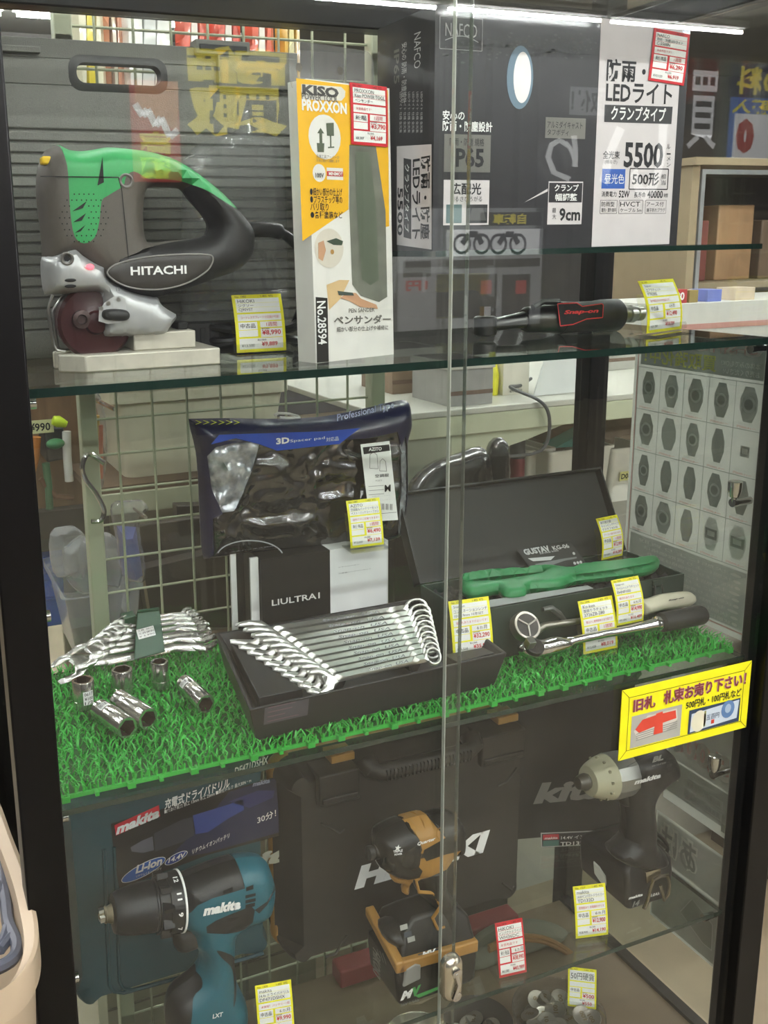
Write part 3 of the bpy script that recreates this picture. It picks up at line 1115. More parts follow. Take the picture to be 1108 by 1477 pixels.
F.tpx('ル', (961, 215), (967, 208), ink); F.tpx('ー', (961, 223), (967, 221), ink); F.tpx('メ', (961, 232), (967, 226), ink); F.tpx('ン', (961, 241), (967, 235), ink)
F.rpx((867, 272), (902, 244), pm('band_blue', '2f5db3', .4), .0006); F.tpx('昼光色', (871, 265), (900, 251), white, e=.0009)
u, v = F.px(907, 273), F.px(964, 244); F.line([u, (v[0], u[1]), v, (u[0], v[1]), u], .0012, ink, .0006)
F.tpx('500形', (911, 268), (951, 249), ink, bold=.02); F.tpx('相', (953, 258), (960, 251), ink); F.tpx('当', (953, 267), (960, 260), ink)
F.tpx('消費電力', (867, 284), (889, 276), ink); F.tpx('52W', (892, 285), (908, 275), ink, bold=.02); F.tpx('長寿命', (914, 285), (931, 277), ink); F.tpx('40000', (933, 286), (956, 275), ink, bold=.02); F.tpx('時間', (957, 285), (963, 279), ink)
for x0, x1, s1, s2 in ((865, 890, '防雨型', '屋内・屋外兼用'), (892, 927, 'HVCT', 'ケーブル 5m'), (930, 961, 'アース付', '端子折れプラグ')):
    u, v = F.px(x0, 308), F.px(x1, 289); F.line([u, (v[0], u[1]), v, (u[0], v[1]), u], .0004, ink, .0006)
    F.tpx(s1, (x0 + 2, 298), (x1 - 4, 291), ink); F.tpx(s2, (x0 + 2, 306), (x1 - 2, 300), ink)
# left side print
Fl.poly([(573, 211), (623, 208), (623, 360), (573, 353)], band, px=True)
Fl.tpx('防雨・防塵', (607, 345), (622, 224), ink, rot=1, bold=.02); Fl.tpx('LEDライト', (595, 345), (608, 228), ink, rot=1, bold=.02)
Fl.poly([(583, 228), (594, 230), (594, 345), (583, 342)], pm('band_dark2', '3a3a3c', .5), px=True, e=.0006); Fl.tpx('クランプタイプ', (585, 335), (592, 236), white, rot=1, e=.0009)
Fl.tpx('5500', (574, 340), (582, 270), ink, rot=1, bold=.02)
Fl.tpx('NAFCO', (598, 100), (608, 45), fw_, rot=1)
Fl.tpx('安心の 防雨・防塵設計', (580, 150), (588, 60), fw_, rot=1); Fl.tpx('IP65', (569, 122), (577, 70), gp, rot=1, bold=.02)
for i in range(6):
    Fl.tpx('LEDライト 仕様 全光束', (577 + i * 6, 192), (581 + i * 6, 132), fw_, rot=1)
obj('printed_box', m, t, smooth=0)
# cut-out flap on top
m = MB(); m.bx((nx0 + .0, ny + .002, nz1), (nx1 - .0, ny + nd - .002, nz1 + .0015), nb); obj('top_flap', m, t, smooth=0)
q0 = F.p(*F.px(934, 116), .0016); q1 = F.p(*F.px(985, 124), .0016)
U_ = (Vector(q1) - Vector(q0)).normalized(); V_ = (Vector(F.N).cross(U_)).normalized()
price_tag('red price tag stuck on the white band of the work light carton', 0, 0, (938, 39), 0, ('No. 1461', ('NAFCO', '防雨・防塵LEDライト', 'C-5500N'), '未使用品です！', '未使用品', '1週間', '¥6,290', '¥6,919', '¥10,120'), cardred, 'red price tags', curve=.0006, stand=False, plane=(Vector(q0), U_, V_, (Vector(q1) - Vector(q0)).length))

# ---------------------------------------------------------------- air ratchet
ry = 0.175
a, b = A(690, 463, ry), A(925, 446, ry)
zax = ZU + .021
t = thing('air_ratchet', 'black air ratchet with red outlined badge lying on the upper shelf', 'air ratchet', (b.x, ry, ZU))


def rx(u):
    return A(u, 455, ry).x


m = MB()
gm = pm('gunmetal', '5a5a58', 0.3, .9)
m.lathe((rx(755), ry, zax), (1, 0, 0), [(0, .013), (.004, .016), (.045, .0185), (.052, .0205), (.056, .0205)], gm, 24)
m.tube([(rx(760), ry - .012, zax + .016), (rx(775), ry - .010, zax + .022), (rx(800), ry - .008, zax + .021)], .004, gm)
obj('front_barrel', m, t)
m = MB()
m.lathe((rx(803), ry, zax), (1, 0, 0), [(0, .0185), (.003, .021), (.03, .0195), (.055, .0195), (.07, .021), (rx(892) - rx(803) - .004, .021), (rx(892) - rx(803), .018)], jblk, 28)
obj('grip', m, t)
m = MB()
Fr = Frame((rx(803), ry - .0212, zax), (1, 0, 0), (0, 0, 1), m)
redl = pm('badge_red', 'd8383a', 0.4)
o = [(804, 438), (832, 437), (840, 442), (868, 438), (870, 440), (869, 458), (846, 460), (826, 468), (808, 470)]
o = [Fr.px(*q) for q in o]
Fr.poly(o, pm('badge_black', '1b1a1b', .4), .0)
Fr.line(o + [o[0]], .0012, redl, .0006)
Fr.tpx('Snap-on', (813, 455), (863, 445), redl, bold=.04, shear=.2, e=.0006)
obj('badge', m, t)
m = MB()
L = rx(925) - rx(892)
m.lathe((rx(892), ry, zax), (1, 0, 0), [(0, .008), (.004, .011), (L * .3, .011), (L * .32, .009), (L * .4, .009), (L * .42, .0115), (L * .62, .0115), (L * .64, .008), (L * .75, .008), (L * .78, .0095), (L, .0095)], steel, 18)
obj('air_fitting', m, t)
m = MB()
c = (rx(700), ry, zax - .004)
m.tube([(rx(757), ry, zax), (rx(735), ry, zax - .002), (rx(712), ry, zax - .004)], [.011, .009, .008], gm, n=14)
m.lathe((c[0], c[1], c[2] - .013), (0, 0, 1), [(0, .011), (.002, .0145), (.022, .0145), (.024, .012)], gm, 24)
m.box((c[0], c[1], c[2] + .017), (.0095, .0095, .012), chrome)
obj('ratchet_head', m, t)
price_tag('yellow price tag standing before the air fitting at the right end of the upper shelf', (933, 481), (983, 474), (914, 406), ZU, ('No. 1470', ('Snap-on', 'エアラチェット', 'PTR200S'), '動作確認済みの中古品です！', '中古品', '6ヵ月', '¥12,490', '¥13,739', '¥21,300'), curve=.006)
# ---------------------------------------------------------------- turf mats on the middle shelf
turfg = pm('turf_green', '38ab3e', 0.4, nscale=40, var=.12)
turfb = pm('turf_base', '17551d', 0.5)  # darker than the rim: shade between the blades is put into the colour
turft = pm('turf_rim', '34a23c', .4)
TW = 0.294


def blades():
    rnd = random.Random(11)
    m = MB()
    n = 30
    for i in range(n):
        for j in range(n):
            cx_ = (i + .5) * TW / n + rnd.uniform(-.0012, .0012)
            cy_ = (j + .5) * TW / n + rnd.uniform(-.0012, .0012)
            for k in range(4):
                az = rnd.uniform(0, 6.283)
                ln = rnd.uniform(.005, .0085)
                hh = rnd.uniform(.0105, .0145)
                w = rnd.uniform(.0009, .0013)
                dx, dy = math.cos(az), math.sin(az)
                px, py = -dy * w, dx * w
                x, y = cx_ + dx * .001, cy_ + dy * .001
                wob = rnd.choice((-1, 1)) * rnd.uniform(.0012, .003)
                q = []
                for t in (0, .38, .72, 1):
                    r = ln * t ** 1.7
                    s = wob * math.sin(t * 4.5)
                    z = .003 + hh * (t if t < .75 else .75 + (t - .75) * .35)
                    q.append((x + dx * r + px / w * s, y + dy * r + py / w * s, z, 1 - .45 * t))
                vs = []
                for a, b, z, kk in q:
                    vs += [(a - px * kk, b - py * kk, z), (a + px * kk, b + py * kk, z), (a + dx * w * kk, b + dy * w * kk, z + .0003)]
                fs = []
                for g in range(3):
                    o = g * 3
                    fs += [(o, o + 1, o + 4, o + 3), (o + 1, o + 2, o + 5, o + 4), (o + 2, o, o + 3, o + 5)]
                m.add(vs, fs, turfg)
    # straight pegs along the front rim
    for i in range(40):
        x = (i + .5) * TW / 40
        m.tube([(x, .0015, .001), (x + rnd.uniform(-.001, .001), .0, .011 + rnd.uniform(-.002, .002))], [.0013, .0009], turfg, n=5)
    return m


mat1 = thing('turf_mat', 'green plastic turf mat under the chrome sockets, at the left end of the middle shelf', 'turf mat', (0.0, 0.022, ZM + .0002), 'green turf mats on the middle shelf')
m = MB()
m.bx((0.001, .001, 0), (TW - .001, TW - .001, .002), turfb)
m.bx((0.001, -.001, 0), (TW - .001, .002, .004), turft)
for i in range(9):
    x = .018 + i * .0325
    if i % 2:
        m.bx((x, -.007, -.0), (x + .004, .001, .004), turft)
    else:
        for q in (0, .006):
            m.bx((x + q, -.006, 0), (x + q + .002, .001, .006), turft)
        m.bx((x, -.0075, 0), (x + .008, -.0055, .006), turft)
obj('mat_base', m, mat1, local=True, smooth=0)
tag(obj('turf_blades', blades(), mat1, local=True), kind='stuff')
copy_tree(mat1, (0.2955, 0.022, ZM + .0002), label='green plastic turf mat under the black wrench tray, between the other two mats')
copy_tree(mat1, (0.5905, 0.022, ZM + .0002), label='green plastic turf mat under the two ratchet handles at the right')
ZT = ZM + .014                                # resting height on the turf

# ---------------------------------------------------------------- sockets
chs = pm('socket_chrome', 'd6d5d0', 0.16, .95, nscale=200)
bore = pm('socket_bore', '3a2d26', 0.4, .6)


def hexring(r, z, n=24):
    out = []
    for k in range(n):
        a = 2 * math.pi * k / n
        b = (a % (math.pi / 3)) - math.pi / 6
        rr = r * math.cos(math.pi / 6) / math.cos(b)
        out.append(Vector((rr * math.cos(a), rr * math.sin(a), z)))
    return out


def circ(r, z, n=24):
    return [Vector((r * math.cos(2 * math.pi * k / n), r * math.sin(2 * math.pi * k / n), z)) for k in range(n)]


def socket(label, P, ax, r, L, deep, sticker=None):
    t = thing('socket', label, 'socket', tuple(P), 'chrome sockets on the turf mat')
    ax = Vector(ax).normalized()
    q = Vector((0, 0, 1)).rotation_difference(ax)
    T = Matrix.Translation(P) @ q.to_matrix().to_4x4()
    m = MB(); m.T = T
    rb = r * .93 if deep else r * .95
    secs = [circ(rb * .93, 0), circ(rb, .001), circ(rb, L * .3), circ(rb * .97, L * .31), circ(rb * .97, L * .36), circ(r, L * .38), circ(r, L - .0012), circ(r * .95, L), hexring(r * .80, L)]
    m.ring(secs, chs, caps=False)
    m.add([p for p in circ(rb * .93, 0)], [tuple(reversed(range(24)))], chs)
    d = L * .45 if deep else L * .5
    m.ring([hexring(r * .80, L), hexring(r * .78, L - d)], bore, caps=False)
    m.add(hexring(r * .78, L - d), [tuple(range(24))], bore)
    m.ring([circ(r * .45, L - d + .0004), circ(r * .3, L - d + .0006)], chs, caps=False)
    obj('socket_body', m, t, smooth=30)
    if sticker:
        a0, z0, z1, lines = sticker
        m = MB(); m.T = T
        n = 6
        rs = r + .0003
        ang = [a0 + (i - n / 2) * .16 for i in range(n + 1)]
        for i in range(n):
            p = [(rs * math.cos(b), rs * math.sin(b), z) for b, z in ((ang[i], z0), (ang[i + 1], z0), (ang[i + 1], z1), (ang[i], z1))]
            m.add(p, [(0, 1, 2, 3)], white)
        for i, s in enumerate(lines):
            vs, fs = text_geo(s, .01)
            xs = [v[0] for v in vs]; w = max(xs) - min(xs)
            sc = .8 * n * .16 * r / w
            zt = z1 - (z1 - z0) * (i + .9) / len(lines)
            hh = (z1 - z0) * .7 / len(lines)
            my = max(v[1] for v in vs)
            m.add([((rs + .0003) * math.cos(ang[0] + .1 + (v[0] - min(xs)) * sc / r), (rs + .0003) * math.sin(ang[0] + .1 + (v[0] - min(xs)) * sc / r), zt + v[1] / my * hh) for v in vs], fs, ink)
        obj('price_sticker', m, t)
    return t


for lb, (u, v), r, h, st in (('short chrome socket standing with white price sticker, nearest the wrench jaws', (122, 1020), .0128, .034, (-1.3, .008, .024, ('0617', '¥100', '1/2'))),
                             ('wide short chrome socket standing behind the lying pair', (178, 1000), .0127, .031, None),
                             ('small short chrome socket standing, third and rightmost of the upright ones', (232, 992), .0106, .034, None)):
    p = AZ(u, v, ZT - .002)
    socket(lb, p, (0, 0, 1), r, h, False, st)
for lb, a, b, r, sa in (('lying deep chrome socket, front one of the touching pair', (143, 1022), (184, 1050), .0122, 2.2),
                        ('lying deep chrome socket, rear one of the touching pair', (171, 1008), (214, 1037), .0122, None),
                        ('lying deep chrome socket on its own next to the black tray', (266, 985), (297, 1016), .0112, 2.4)):
    z = ZT + r - .003
    p, q = AZ(*a, z), AZ(*b, z)
    socket(lb, p, q - p, r, (q - p).length, True, (sa, .012, .022, ('¥100',)) if sa else None)

# ---------------------------------------------------------------- open end wrenches in a green holder
wst = pm('wrench_steel', 'c6c6c2', 0.26, 0.95, nscale=120, bump=.02)


def open_jaw(cx_, r, ang, flip=1):
    """points of a forked wrench head around cx_, opening along ang"""
    ca, sa = math.cos(ang), math.sin(ang)
    loc = [(-.95 * r, .55 * r), (-.4 * r, .95 * r), (.3 * r, 1.0 * r), (1.05 * r, .78 * r), (1.12 * r, .5 * r), (.9 * r, .46 * r), (-.12 * r, .46 * r), (-.3 * r, .0), (-.12 * r, -.46 * r), (.85 * r, -.46 * r), (1.0 * r, -.5 * r), (.98 * r, -.75 * r), (.3 * r, -1.0 * r), (-.4 * r, -.95 * r), (-.95 * r, -.55 * r)]
    return [(cx_ + x * ca - y * sa, x * sa + y * ca) for x, y in loc]


def open_wrench(L, r1, r2, w, T):
    a = open_jaw(L / 2 - r2, r2, .26)
    b = open_jaw(L / 2 - r1, r1, .26)
    b = [(-x, -y) for x, y in b]
    o = list(reversed(a)) + list(reversed(b))
    # shaft joins the heads: narrow waist points
    o = list(reversed(a)) + [(L * .2, w / 2), (-L * .2, w / 2)] + list(reversed(b)) + [(-L * .2, -w / 2), (L * .2, -w / 2)]
    return puff(o, T, T * .28, wst, res=L / 24, place=lambda x, y, h: (x, y, h))['']


ends = [((125, 350), (880, 195)), ((205, 290), (872, 165)), ((280, 250), (855, 150)), ((325, 212), (838, 128)), ((360, 178), (822, 106)), ((392, 150), (806, 88)), ((430, 124), (780, 74))]
names = ['longest double open end wrench at the front of the green holder'] + ['double open end wrench in the green holder, %s from the front' % s for s in ('second', 'third', 'fourth', 'fifth', 'sixth')] + ['shortest double open end wrench at the back of the green holder']
mids = []
for i, (a, b) in enumerate(ends):
    y = .262 + i * .0045
    a, b = [(40 + q[0] / 3.259, 860 + q[1] / 3.259) for q in (a, b)]
    p, q = A(*a, y - .004), A(*b, y + .004)
    L = (q - p).length
    t = thing('open_end_wrench', names[i], 'wrench', tuple((p + q) / 2), 'double open end wrenches in the green holder')
    m = open_wrench(L, L * .092, L * .08, L * .075, .0052)
    ux = (q - p).normalized()
    up = Vector((0, -.62, .78)); up = (up - ux * up.dot(ux)).normalized()
    vy = up.cross(ux)
    M4 = Matrix(((ux.x, vy.x, up.x, 0), (ux.y, vy.y, up.y, 0), (ux.z, vy.z, up.z, 0), (0, 0, 0, 1)))
    m.v = [tuple(M4 @ Vector(v)) for v in m.v]
    obj('wrench_body', m, t, local=True, smooth=50)
    mids.append((p + q) / 2)
hold = pm('holder_green', '1f4a35', 0.4, nscale=300, bump=.05)
c3 = lambda q: (40 + q[0] / 3.259, 860 + q[1] / 3.259)
yh = .252
Pf = [A(*c3(q), yh + k) for q, k in (((495, 310), -.004), ((640, 270), -.004), ((615, 75), .028), ((510, 90), .028))]
t = thing('wrench_holder', 'dark green plastic wrench holder with price sticker clasping the open end wrenches', 'wrench holder', tuple(Pf[0]))
m = MB()
nn = (Pf[1] - Pf[0]).cross(Pf[3] - Pf[0]).normalized()
if nn.y > 0: nn = -nn
ux = (Pf[1] - Pf[0]).normalized()
m.prism([p + nn * .009 for p in Pf], nn * .003, hold)
bw = [p - nn * .012 for p in (Pf[3] + (Pf[3] - Pf[2]) * .5, Pf[2] + (Pf[2] - Pf[3]) * .12)]
m.prism([Pf[3] + nn * .012, Pf[2] + nn * .012, Pf[2] - nn * .02, Pf[3] - nn * .02], (0, 0, .004), hold)
e = A(*c3((455, 105)), yh + .03)
m.prism([e, Pf[3], Pf[3] + Vector((0, 0, -.014)), e + Vector((0, 0, -.012))], (0, .02, 0), hold)
obj('holder_body', m, t, bevel=.0012)
m = MB()
vv = (Pf[3] - Pf[0]).normalized()
F = Frame(Pf[0] + nn * .0124, ux, nn.cross(ux) if nn.cross(ux).z > 0 else -(nn.cross(ux)), m)
a, b = F.px(*c3((522, 204))), F.px(*c3((590, 138)))
F.rect(a[0], a[1], b[0], b[1], white)
for i, s in enumerate(('工具  0617', '工具便利', '￥3,990')):
    h = (b[1] - a[1])
    F.text(s, a[0] + .001, b[1] - h * (.26 + i * .31), b[0] - .001, b[1] - h * (.07 + i * .31), ink, e=.0006)
obj('price_sticker', m, t)

# ---------------------------------------------------------------- tray of combination wrenches
trm = pm('tray_black', '1d1d20', 0.38, nscale=500, bump=.06)
zt0, zt1 = ZT - .003, ZT + .040
bot = [(.226, .034), (.530, .042), (.548, .232), (.256, .230)]
top = [(.216, .024), (.541, .034), (.559, .240), (.249, .238)]
t = thing('wrench_tray', 'black plastic tray holding the row of combination wrenches', 'tray', (.38, .13, zt0))
m = MB()


def ins(q, d):
    cx_, cy_ = sum(p[0] for p in q) / 4, sum(p[1] for p in q) / 4
    return [(p[0] + math.copysign(d, cx_ - p[0]), p[1] + math.copysign(d, cy_ - p[1])) for p in q]


m.ring([[(x, y, zt0) for x, y in bot], [(x, y, zt1) for x, y in top], [(x, y, zt1) for x, y in ins(top, .0035)], [(x, y, zt0 + .022) for x, y in ins(bot, .006)]], trm)
obj('tray_shell', m, t, bevel=.002)
zw = zt0 + .046
m = MB()


def tq(u, v, z):
    return AZ(300 + u / 2.518, 840 + v / 2.518, z)


pk = [tq(60, 205, zt1 - .004), tq(330, 388, zt1 - .004), tq(180, 420, zt1 - .008), tq(40, 175, zt1 - .006)]
m.prism([tq(85, 225, zt1 - .005), tq(345, 385, zt1 - .005), tq(185, 418, zt1 - .005)], (0, 0, -.012), trm)
obj('rack_plate', m, t, bevel=.001)
m = MB()
m.prism([tq(858, 262, zt1 - .004), tq(905, 290, zt1 - .004), tq(1040, 255, zt1 - .004), tq(1000, 235, zt1 - .004)], (0, 0, -.012), trm)
obj('rack_plate', m, t, bevel=.001)
for k in range(2):
    m = MB()
    p = [tq(270 + k * 330, 240 - k * 40, zt1 - .010), tq(480 + k * 270, 365 - k * 60, zt1 - .010)]
    m.tube([p[0], p[1]], .008, trm, n=6)
    obj('rack_bar', m, t)
m = MB()
F = Frame((bot[0][0], bot[0][1], zt0), Vector((bot[1][0] - bot[0][0], bot[1][1] - bot[0][1], 0)), Vector((top[0][0] - bot[0][0] + .010, top[0][1] - bot[0][1], zt1 - zt0)), m)
F.e = .0008
stk = pm('faded_sticker', '4d4a52', .4)
a, b = F.px(380, 1045), F.px(446, 1006)
F.rect(a[0], a[1], b[0], b[1], stk)
for i in range(4):
    F.rect(a[0] + .004, a[1] + .003 + i * .006, a[0] + (.05, .03, .04, .045)[i] * .8, a[1] + .0045 + i * .006, pm('faded_ink', '6b5560', .5), e=.0012)
obj('faded_sticker', m, t, smooth=0)

wsat = pm('satin_chrome', 'd0d0cc', 0.31, 0.93, nscale=150)


def combo(L):
    """combination wrench, unit length scaled later: open jaw at -L/2, ring at +L/2"""
    r1, r2, w = L * .092, L * .062, L * .054
    a = [(-x, -y) for x, y in open_jaw(L / 2 - r1, r1, -.26)]
    th = math.asin(min(1, w / 2 / r2))
    ringp = [(L / 2 - r2 + r2 * math.cos(q), r2 * math.sin(q)) for q in np.linspace(-math.pi + th, math.pi - th, 22)]
    o = ringp + [(L * .3, w / 2), (-L * .28, w / 2)] + list(reversed(a)) + [(-L * .28, -w / 2), (L * .3, -w / 2)]
    hol = [(L / 2 - r2 + r2 * .66 * math.cos(q) * (1 + .06 * math.cos(12 * q)), r2 * .66 * math.sin(q) * (1 + .06 * math.cos(12 * q))) for q in np.linspace(0, 2 * math.pi, 48, endpoint=False)]
    m = puff(o, .0070, .0018, wsat, holes=[hol], res=L / 30, place=lambda x, y, h: (x, y, h))['']
    F = Frame((0, 0, .0035), (1, 0, 0), (0, 1, 0), m)
    F.text('Snap-on  USA', -L * .06, -w * .22, L * .24, w * .25, pm('engraving', '77777a', .4, .6), bold=.02, shear=.2)
    return m


m0 = combo(.2)
ordn = ['rearmost and longest', 'second', 'third', 'fourth', 'fifth', 'sixth', 'seventh', 'eighth', 'ninth', 'frontmost and shortest']
proto = None
for i in range(10):
    k = i / 9
    a = tq(92 + (362 - 92) * k, 196 + (372 - 196) * k, zw)
    b = tq(806 + (846 - 806) * k - (8 if i == 0 else 0), 82 + (262 - 82) * k, zw + .010)
    L = (b - a).length
    ux = (b - a).normalized()
    up = Vector((-.22, -.78, .6)); up = (up - ux * up.dot(ux)).normalized()
    vy = up.cross(ux)
    lb = 'chrome combination wrench in the black tray, ' + (ordn[i] + (' from the back' if 0 < i < 9 else ' of the row'))
    if proto is None:
        w = thing('combination_wrench', lb, 'wrench', (0, 0, 0), 'combination wrenches in the black tray')
        obj('wrench_body', m0, w, local=True, smooth=50)
        proto = w
    else:
        w = copy_tree(proto, label=lb)
    w.matrix_world = Matrix.Translation((a + b) / 2) @ Matrix(((ux.x, vy.x, up.x, 0), (ux.y, vy.y, up.y, 0), (ux.z, vy.z, up.z, 0), (0, 0, 0, 1))) @ Matrix.Diagonal((L / .2, .8 + .4 * L, .9, 1))
price_tag('yellow price tag standing in the right end of the black wrench tray', (654, 947), (712, 938), (638, 869), zt0 + .024, ('No. 1508', ('Snap-on', 'コンビネーションレンチ', '10～19mm 10本SET'), '傷汚れありますがよいです！', '中古品', '6ヵ月', '¥32,290', '¥35,519', '¥55,500'), curve=.002)

# ---------------------------------------------------------------- battery box and vest bag
by = .245
p, q = A(376, 808, by), A(558, 800, by)
z1 = p.z
t = thing('carton', 'half black and half white battery carton standing behind the wrench tray', 'carton', ((p.x + q.x) / 2, .285, ZT))
m = MB()
cb, cw = pm('box_black', '161617', .45), pm('box_white', 'e4e4e4', .45)
xm = A(476, 805, by).x
for x0, x1, mm in ((p.x, xm, cb), (xm, q.x, cw)):
    m.bx((x0, by, ZT - .002), (x1, .32, z1), mm)
F = Frame((p.x, by, ZT), (1, 0, 0), (0, 0, 1), m)
F.tpx('LIULTRA1', (392, 874), (461, 854), white, bold=.015)
F.tpx('リチウムイオン', (488, 819), (518, 813), ink); F.tpx('大容量バッテリーセット', (488, 828), (535, 819), ink)
obj('printed_box', m, t, smooth=0)
m = MB()
flp = pm('box_edge', 'd8d8d6', .5)
m.bx((p.x - .012, by + .006, ZT), (p.x - .001, by + .010, z1 + .002), flp)
m.bx((p.x - .022, by + .03, ZT), (p.x - .012, by + .034, z1 + .004), cb)
m.bx((p.x - .03, by + .03, ZT), (p.x - .0225, by + .034, z1 + .004), flp)
obj('side_flap', m, t, smooth=0)
m = MB()
m.bx((q.x + .001, by + .006, ZT), (q.x + .005, by + .05, z1), flp)
obj('side_flap', m, t, smooth=0)

vy_ = .29
t = thing('packaged_vest', 'dark folded vest in a shiny clear bag with navy header above the battery carton', 'packaged vest', tuple(A(440, 790, vy_)))
navy = pm('bag_navy', '161a3e', .3, coat=.4)
garm = pm('bagged_garment', '141518', .16, nscale=90, bump=.25, coat=1.0, var=.4, spec=1.0)
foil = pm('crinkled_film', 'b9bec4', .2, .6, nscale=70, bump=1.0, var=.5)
o = spl([(272, 604), (272, 604), (330, 603), (400, 604), (470, 600), (530, 588), (578, 577), (588, 583), (591, 612), (585, 640), (586, 690), (583, 735), (578, 765), (562, 778), (500, 792), (420, 792), (340, 799), (302, 804), (292, 800), (288, 740), (286, 690), (282, 650), (275, 620)], 4)
win = pxl([(292, 655), (302, 640), (320, 634), (380, 628), (440, 630), (500, 626), (560, 617), (572, 622), (580, 640), (580, 700), (577, 740), (562, 772), (500, 786), (420, 787), (340, 794), (303, 799), (300, 740), (297, 700)], vy_)
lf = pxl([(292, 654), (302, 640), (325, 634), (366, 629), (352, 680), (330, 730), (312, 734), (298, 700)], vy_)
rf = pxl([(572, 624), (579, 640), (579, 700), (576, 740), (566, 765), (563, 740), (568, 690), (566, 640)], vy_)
mid = pxl([(366, 629), (440, 632), (520, 627), (560, 618), (566, 640), (568, 690), (563, 740), (566, 766), (500, 785), (420, 786), (340, 793), (303, 798), (300, 742), (312, 734), (330, 730), (352, 680)], vy_)
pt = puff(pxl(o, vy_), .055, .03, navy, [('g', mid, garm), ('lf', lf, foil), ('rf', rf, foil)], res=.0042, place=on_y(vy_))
obj('printed_bag', pt[''], t)
g = pt['g']
rnd = random.Random(5)
from mathutils import noise as mnoise


def crumple(x, z, f):
    p = Vector((x * f + 2 * mnoise.noise(Vector((x * 14, 1, z * 14))), 3, z * f * 1.2))
    return abs(mnoise.noise(p)) + .5 * abs(mnoise.noise(p * 2.1)) + .22 * abs(mnoise.noise(p * 4.3))


g.v = [(x, y + (.010 * crumple(x, z, 22) * min(1, (vy_ - .012 - y) / .01) if y < vy_ - .012 else 0), z) for x, y, z in g.v]
ga = obj('folded_garment', g, t, smooth=70)
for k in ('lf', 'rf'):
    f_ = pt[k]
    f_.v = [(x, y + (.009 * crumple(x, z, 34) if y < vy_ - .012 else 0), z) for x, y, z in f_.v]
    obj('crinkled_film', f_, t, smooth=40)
m = MB()
F = Frame((0, vy_ - .0285, 0), (1, 0, 0), (0, 0, 1), m)
bl = pm('header_blue', '1f49b0', .3)
F.poly([(304, 641), (316, 627), (470, 622), (520, 617), (504, 629), (490, 640), (400, 650), (372, 640), (340, 632)], bl, px=True)
F.tpx('3D', (398, 641), (417, 630), white, bold=.04, e=.001); F.tpx('Spacer pad', (418, 639), (468, 629), white, e=.001); F.tpx('対応品', (470, 637), (488, 629), white, e=.001)
for i in range(6):
    x = 281 + i * 11
    F.poly([(x, 606), (x + 2, 606), (x + 10, 609), (x + 2, 612), (x, 612), (x + 7, 609)], pm('header_yellow', 'b8c43a', .4), px=True, e=.001)
u0, v0 = F.px(486, 606); u1, v1 = F.px(568, 594)
vs, fs = text_geo('Professional Type', .01)
xs = [q[0] for q in vs]; w_ = max(xs) - min(xs)
sl = .0
m.add([F.p(u0 + (x - min(xs)) / w_ * (u1 - u0), v0 - .001 + .011 * (x - min(xs)) / w_ + y * (u1 - u0) / w_ * 1.1, .001) for x, y in vs], fs, pm('header_text', '9fa6cf', .4))
lab = [(523, 640), (567, 633), (580, 740), (571, 751), (545, 750)]
obj('header_print', m, t, smooth=0)
m = MB()
Pl, Pr, Pt = A(545, 752, vy_ - .034), A(573, 748, vy_ - .034), A(524, 640, vy_ - .034)
F = Frame(A(530, 752, vy_ - .034), (1, 0, -.04), (-.0, 0, 1), m)
F.poly([(524, 641), (566, 634), (574, 748), (533, 752)], white, px=True)
F.poly([(527, 645), (565, 639), (566, 648), (528, 655)], ink, px=True, e=.0008)
F.tpx('AZITO', (535, 650), (554, 643), white, e=.0012, bold=.03)
for dx, s in ((0, 1), (15, .75)):
    pts = [(537 + dx, 655), (542 + dx, 651), (547 + dx, 655), (548 + dx, 675), (536 + dx, 675), (537 + dx, 655)]
    if s < 1: pts = [(551, 664), (555, 660), (559, 664), (560, 678), (550, 678), (551, 664)]
    F.line([F.px(*q) for q in pts], .0005, ink, .0008)
F.tpx('空調服', (543, 688), (563, 681), ink, e=.0008, bold=.01); F.tpx('ベスト', (543, 694), (553, 690), ink, e=.0008)
for i in range(3): F.rpx((533, 701 + i * 6), (555, 699 + i * 6), pm('grey_line', '8a8a8a'), .0008)
F.tpx('M', (556, 708), (565, 697), ink, e=.0008, bold=.03)
F.tpx('本体 ポリエステル', (537, 716), (564, 712), ink, e=.0008); F.tpx('付属 ポリエステル', (537, 722), (564, 718), ink, e=.0008)
for i in range(12): F.rpx((543 + i * 2, 734), (543 + i * 2 + (1.2 if i % 3 else .6), 725), ink, .0008)
F.rpx((538, 741), (572, 737), ink, .0008)
obj('size_label', m, t, smooth=0)
m = MB()
q = A(432, 598, vy_)
m.tube([A(u, v, vy_ - .004) for u, v in ((396, 599), (402, 596), (418, 597), (430, 600), (433, 602), (418, 603), (404, 602))], .0018, white, n=6)
obj('hanger_hook', m, t)
m = MB()
F = Frame((0, vy_ - .0295, 0), (1, 0, 0), (0, 0, 1), m)
arcp = [F.px(360 + 48 * math.cos(a), 803 + 24 * math.sin(a)) for a in np.linspace(math.pi * 1.08, math.pi * 1.92, 16)]
F.line(arcp, .0016, pm('print_pale', '9a9ca0', .4), .002)
F.tpx('フルハーネス対応', (332, 796), (395, 786), pm('print_pale2', 'a9abb0', .4), e=.002)
obj('bag_print', m, t, smooth=0)
price_tag('yellow price tag standing on top of the battery carton', (506, 791), (554, 785), (496, 723), z1, ('No. 1487', ('AZITO', '空調服＆バッテリーセット', 'ベスト・バッテリー・ファン'), '店内でのご試着できます！', '未使用品', '1週間', '¥6,490', '¥7,139', '¥15,000'), curve=.002)
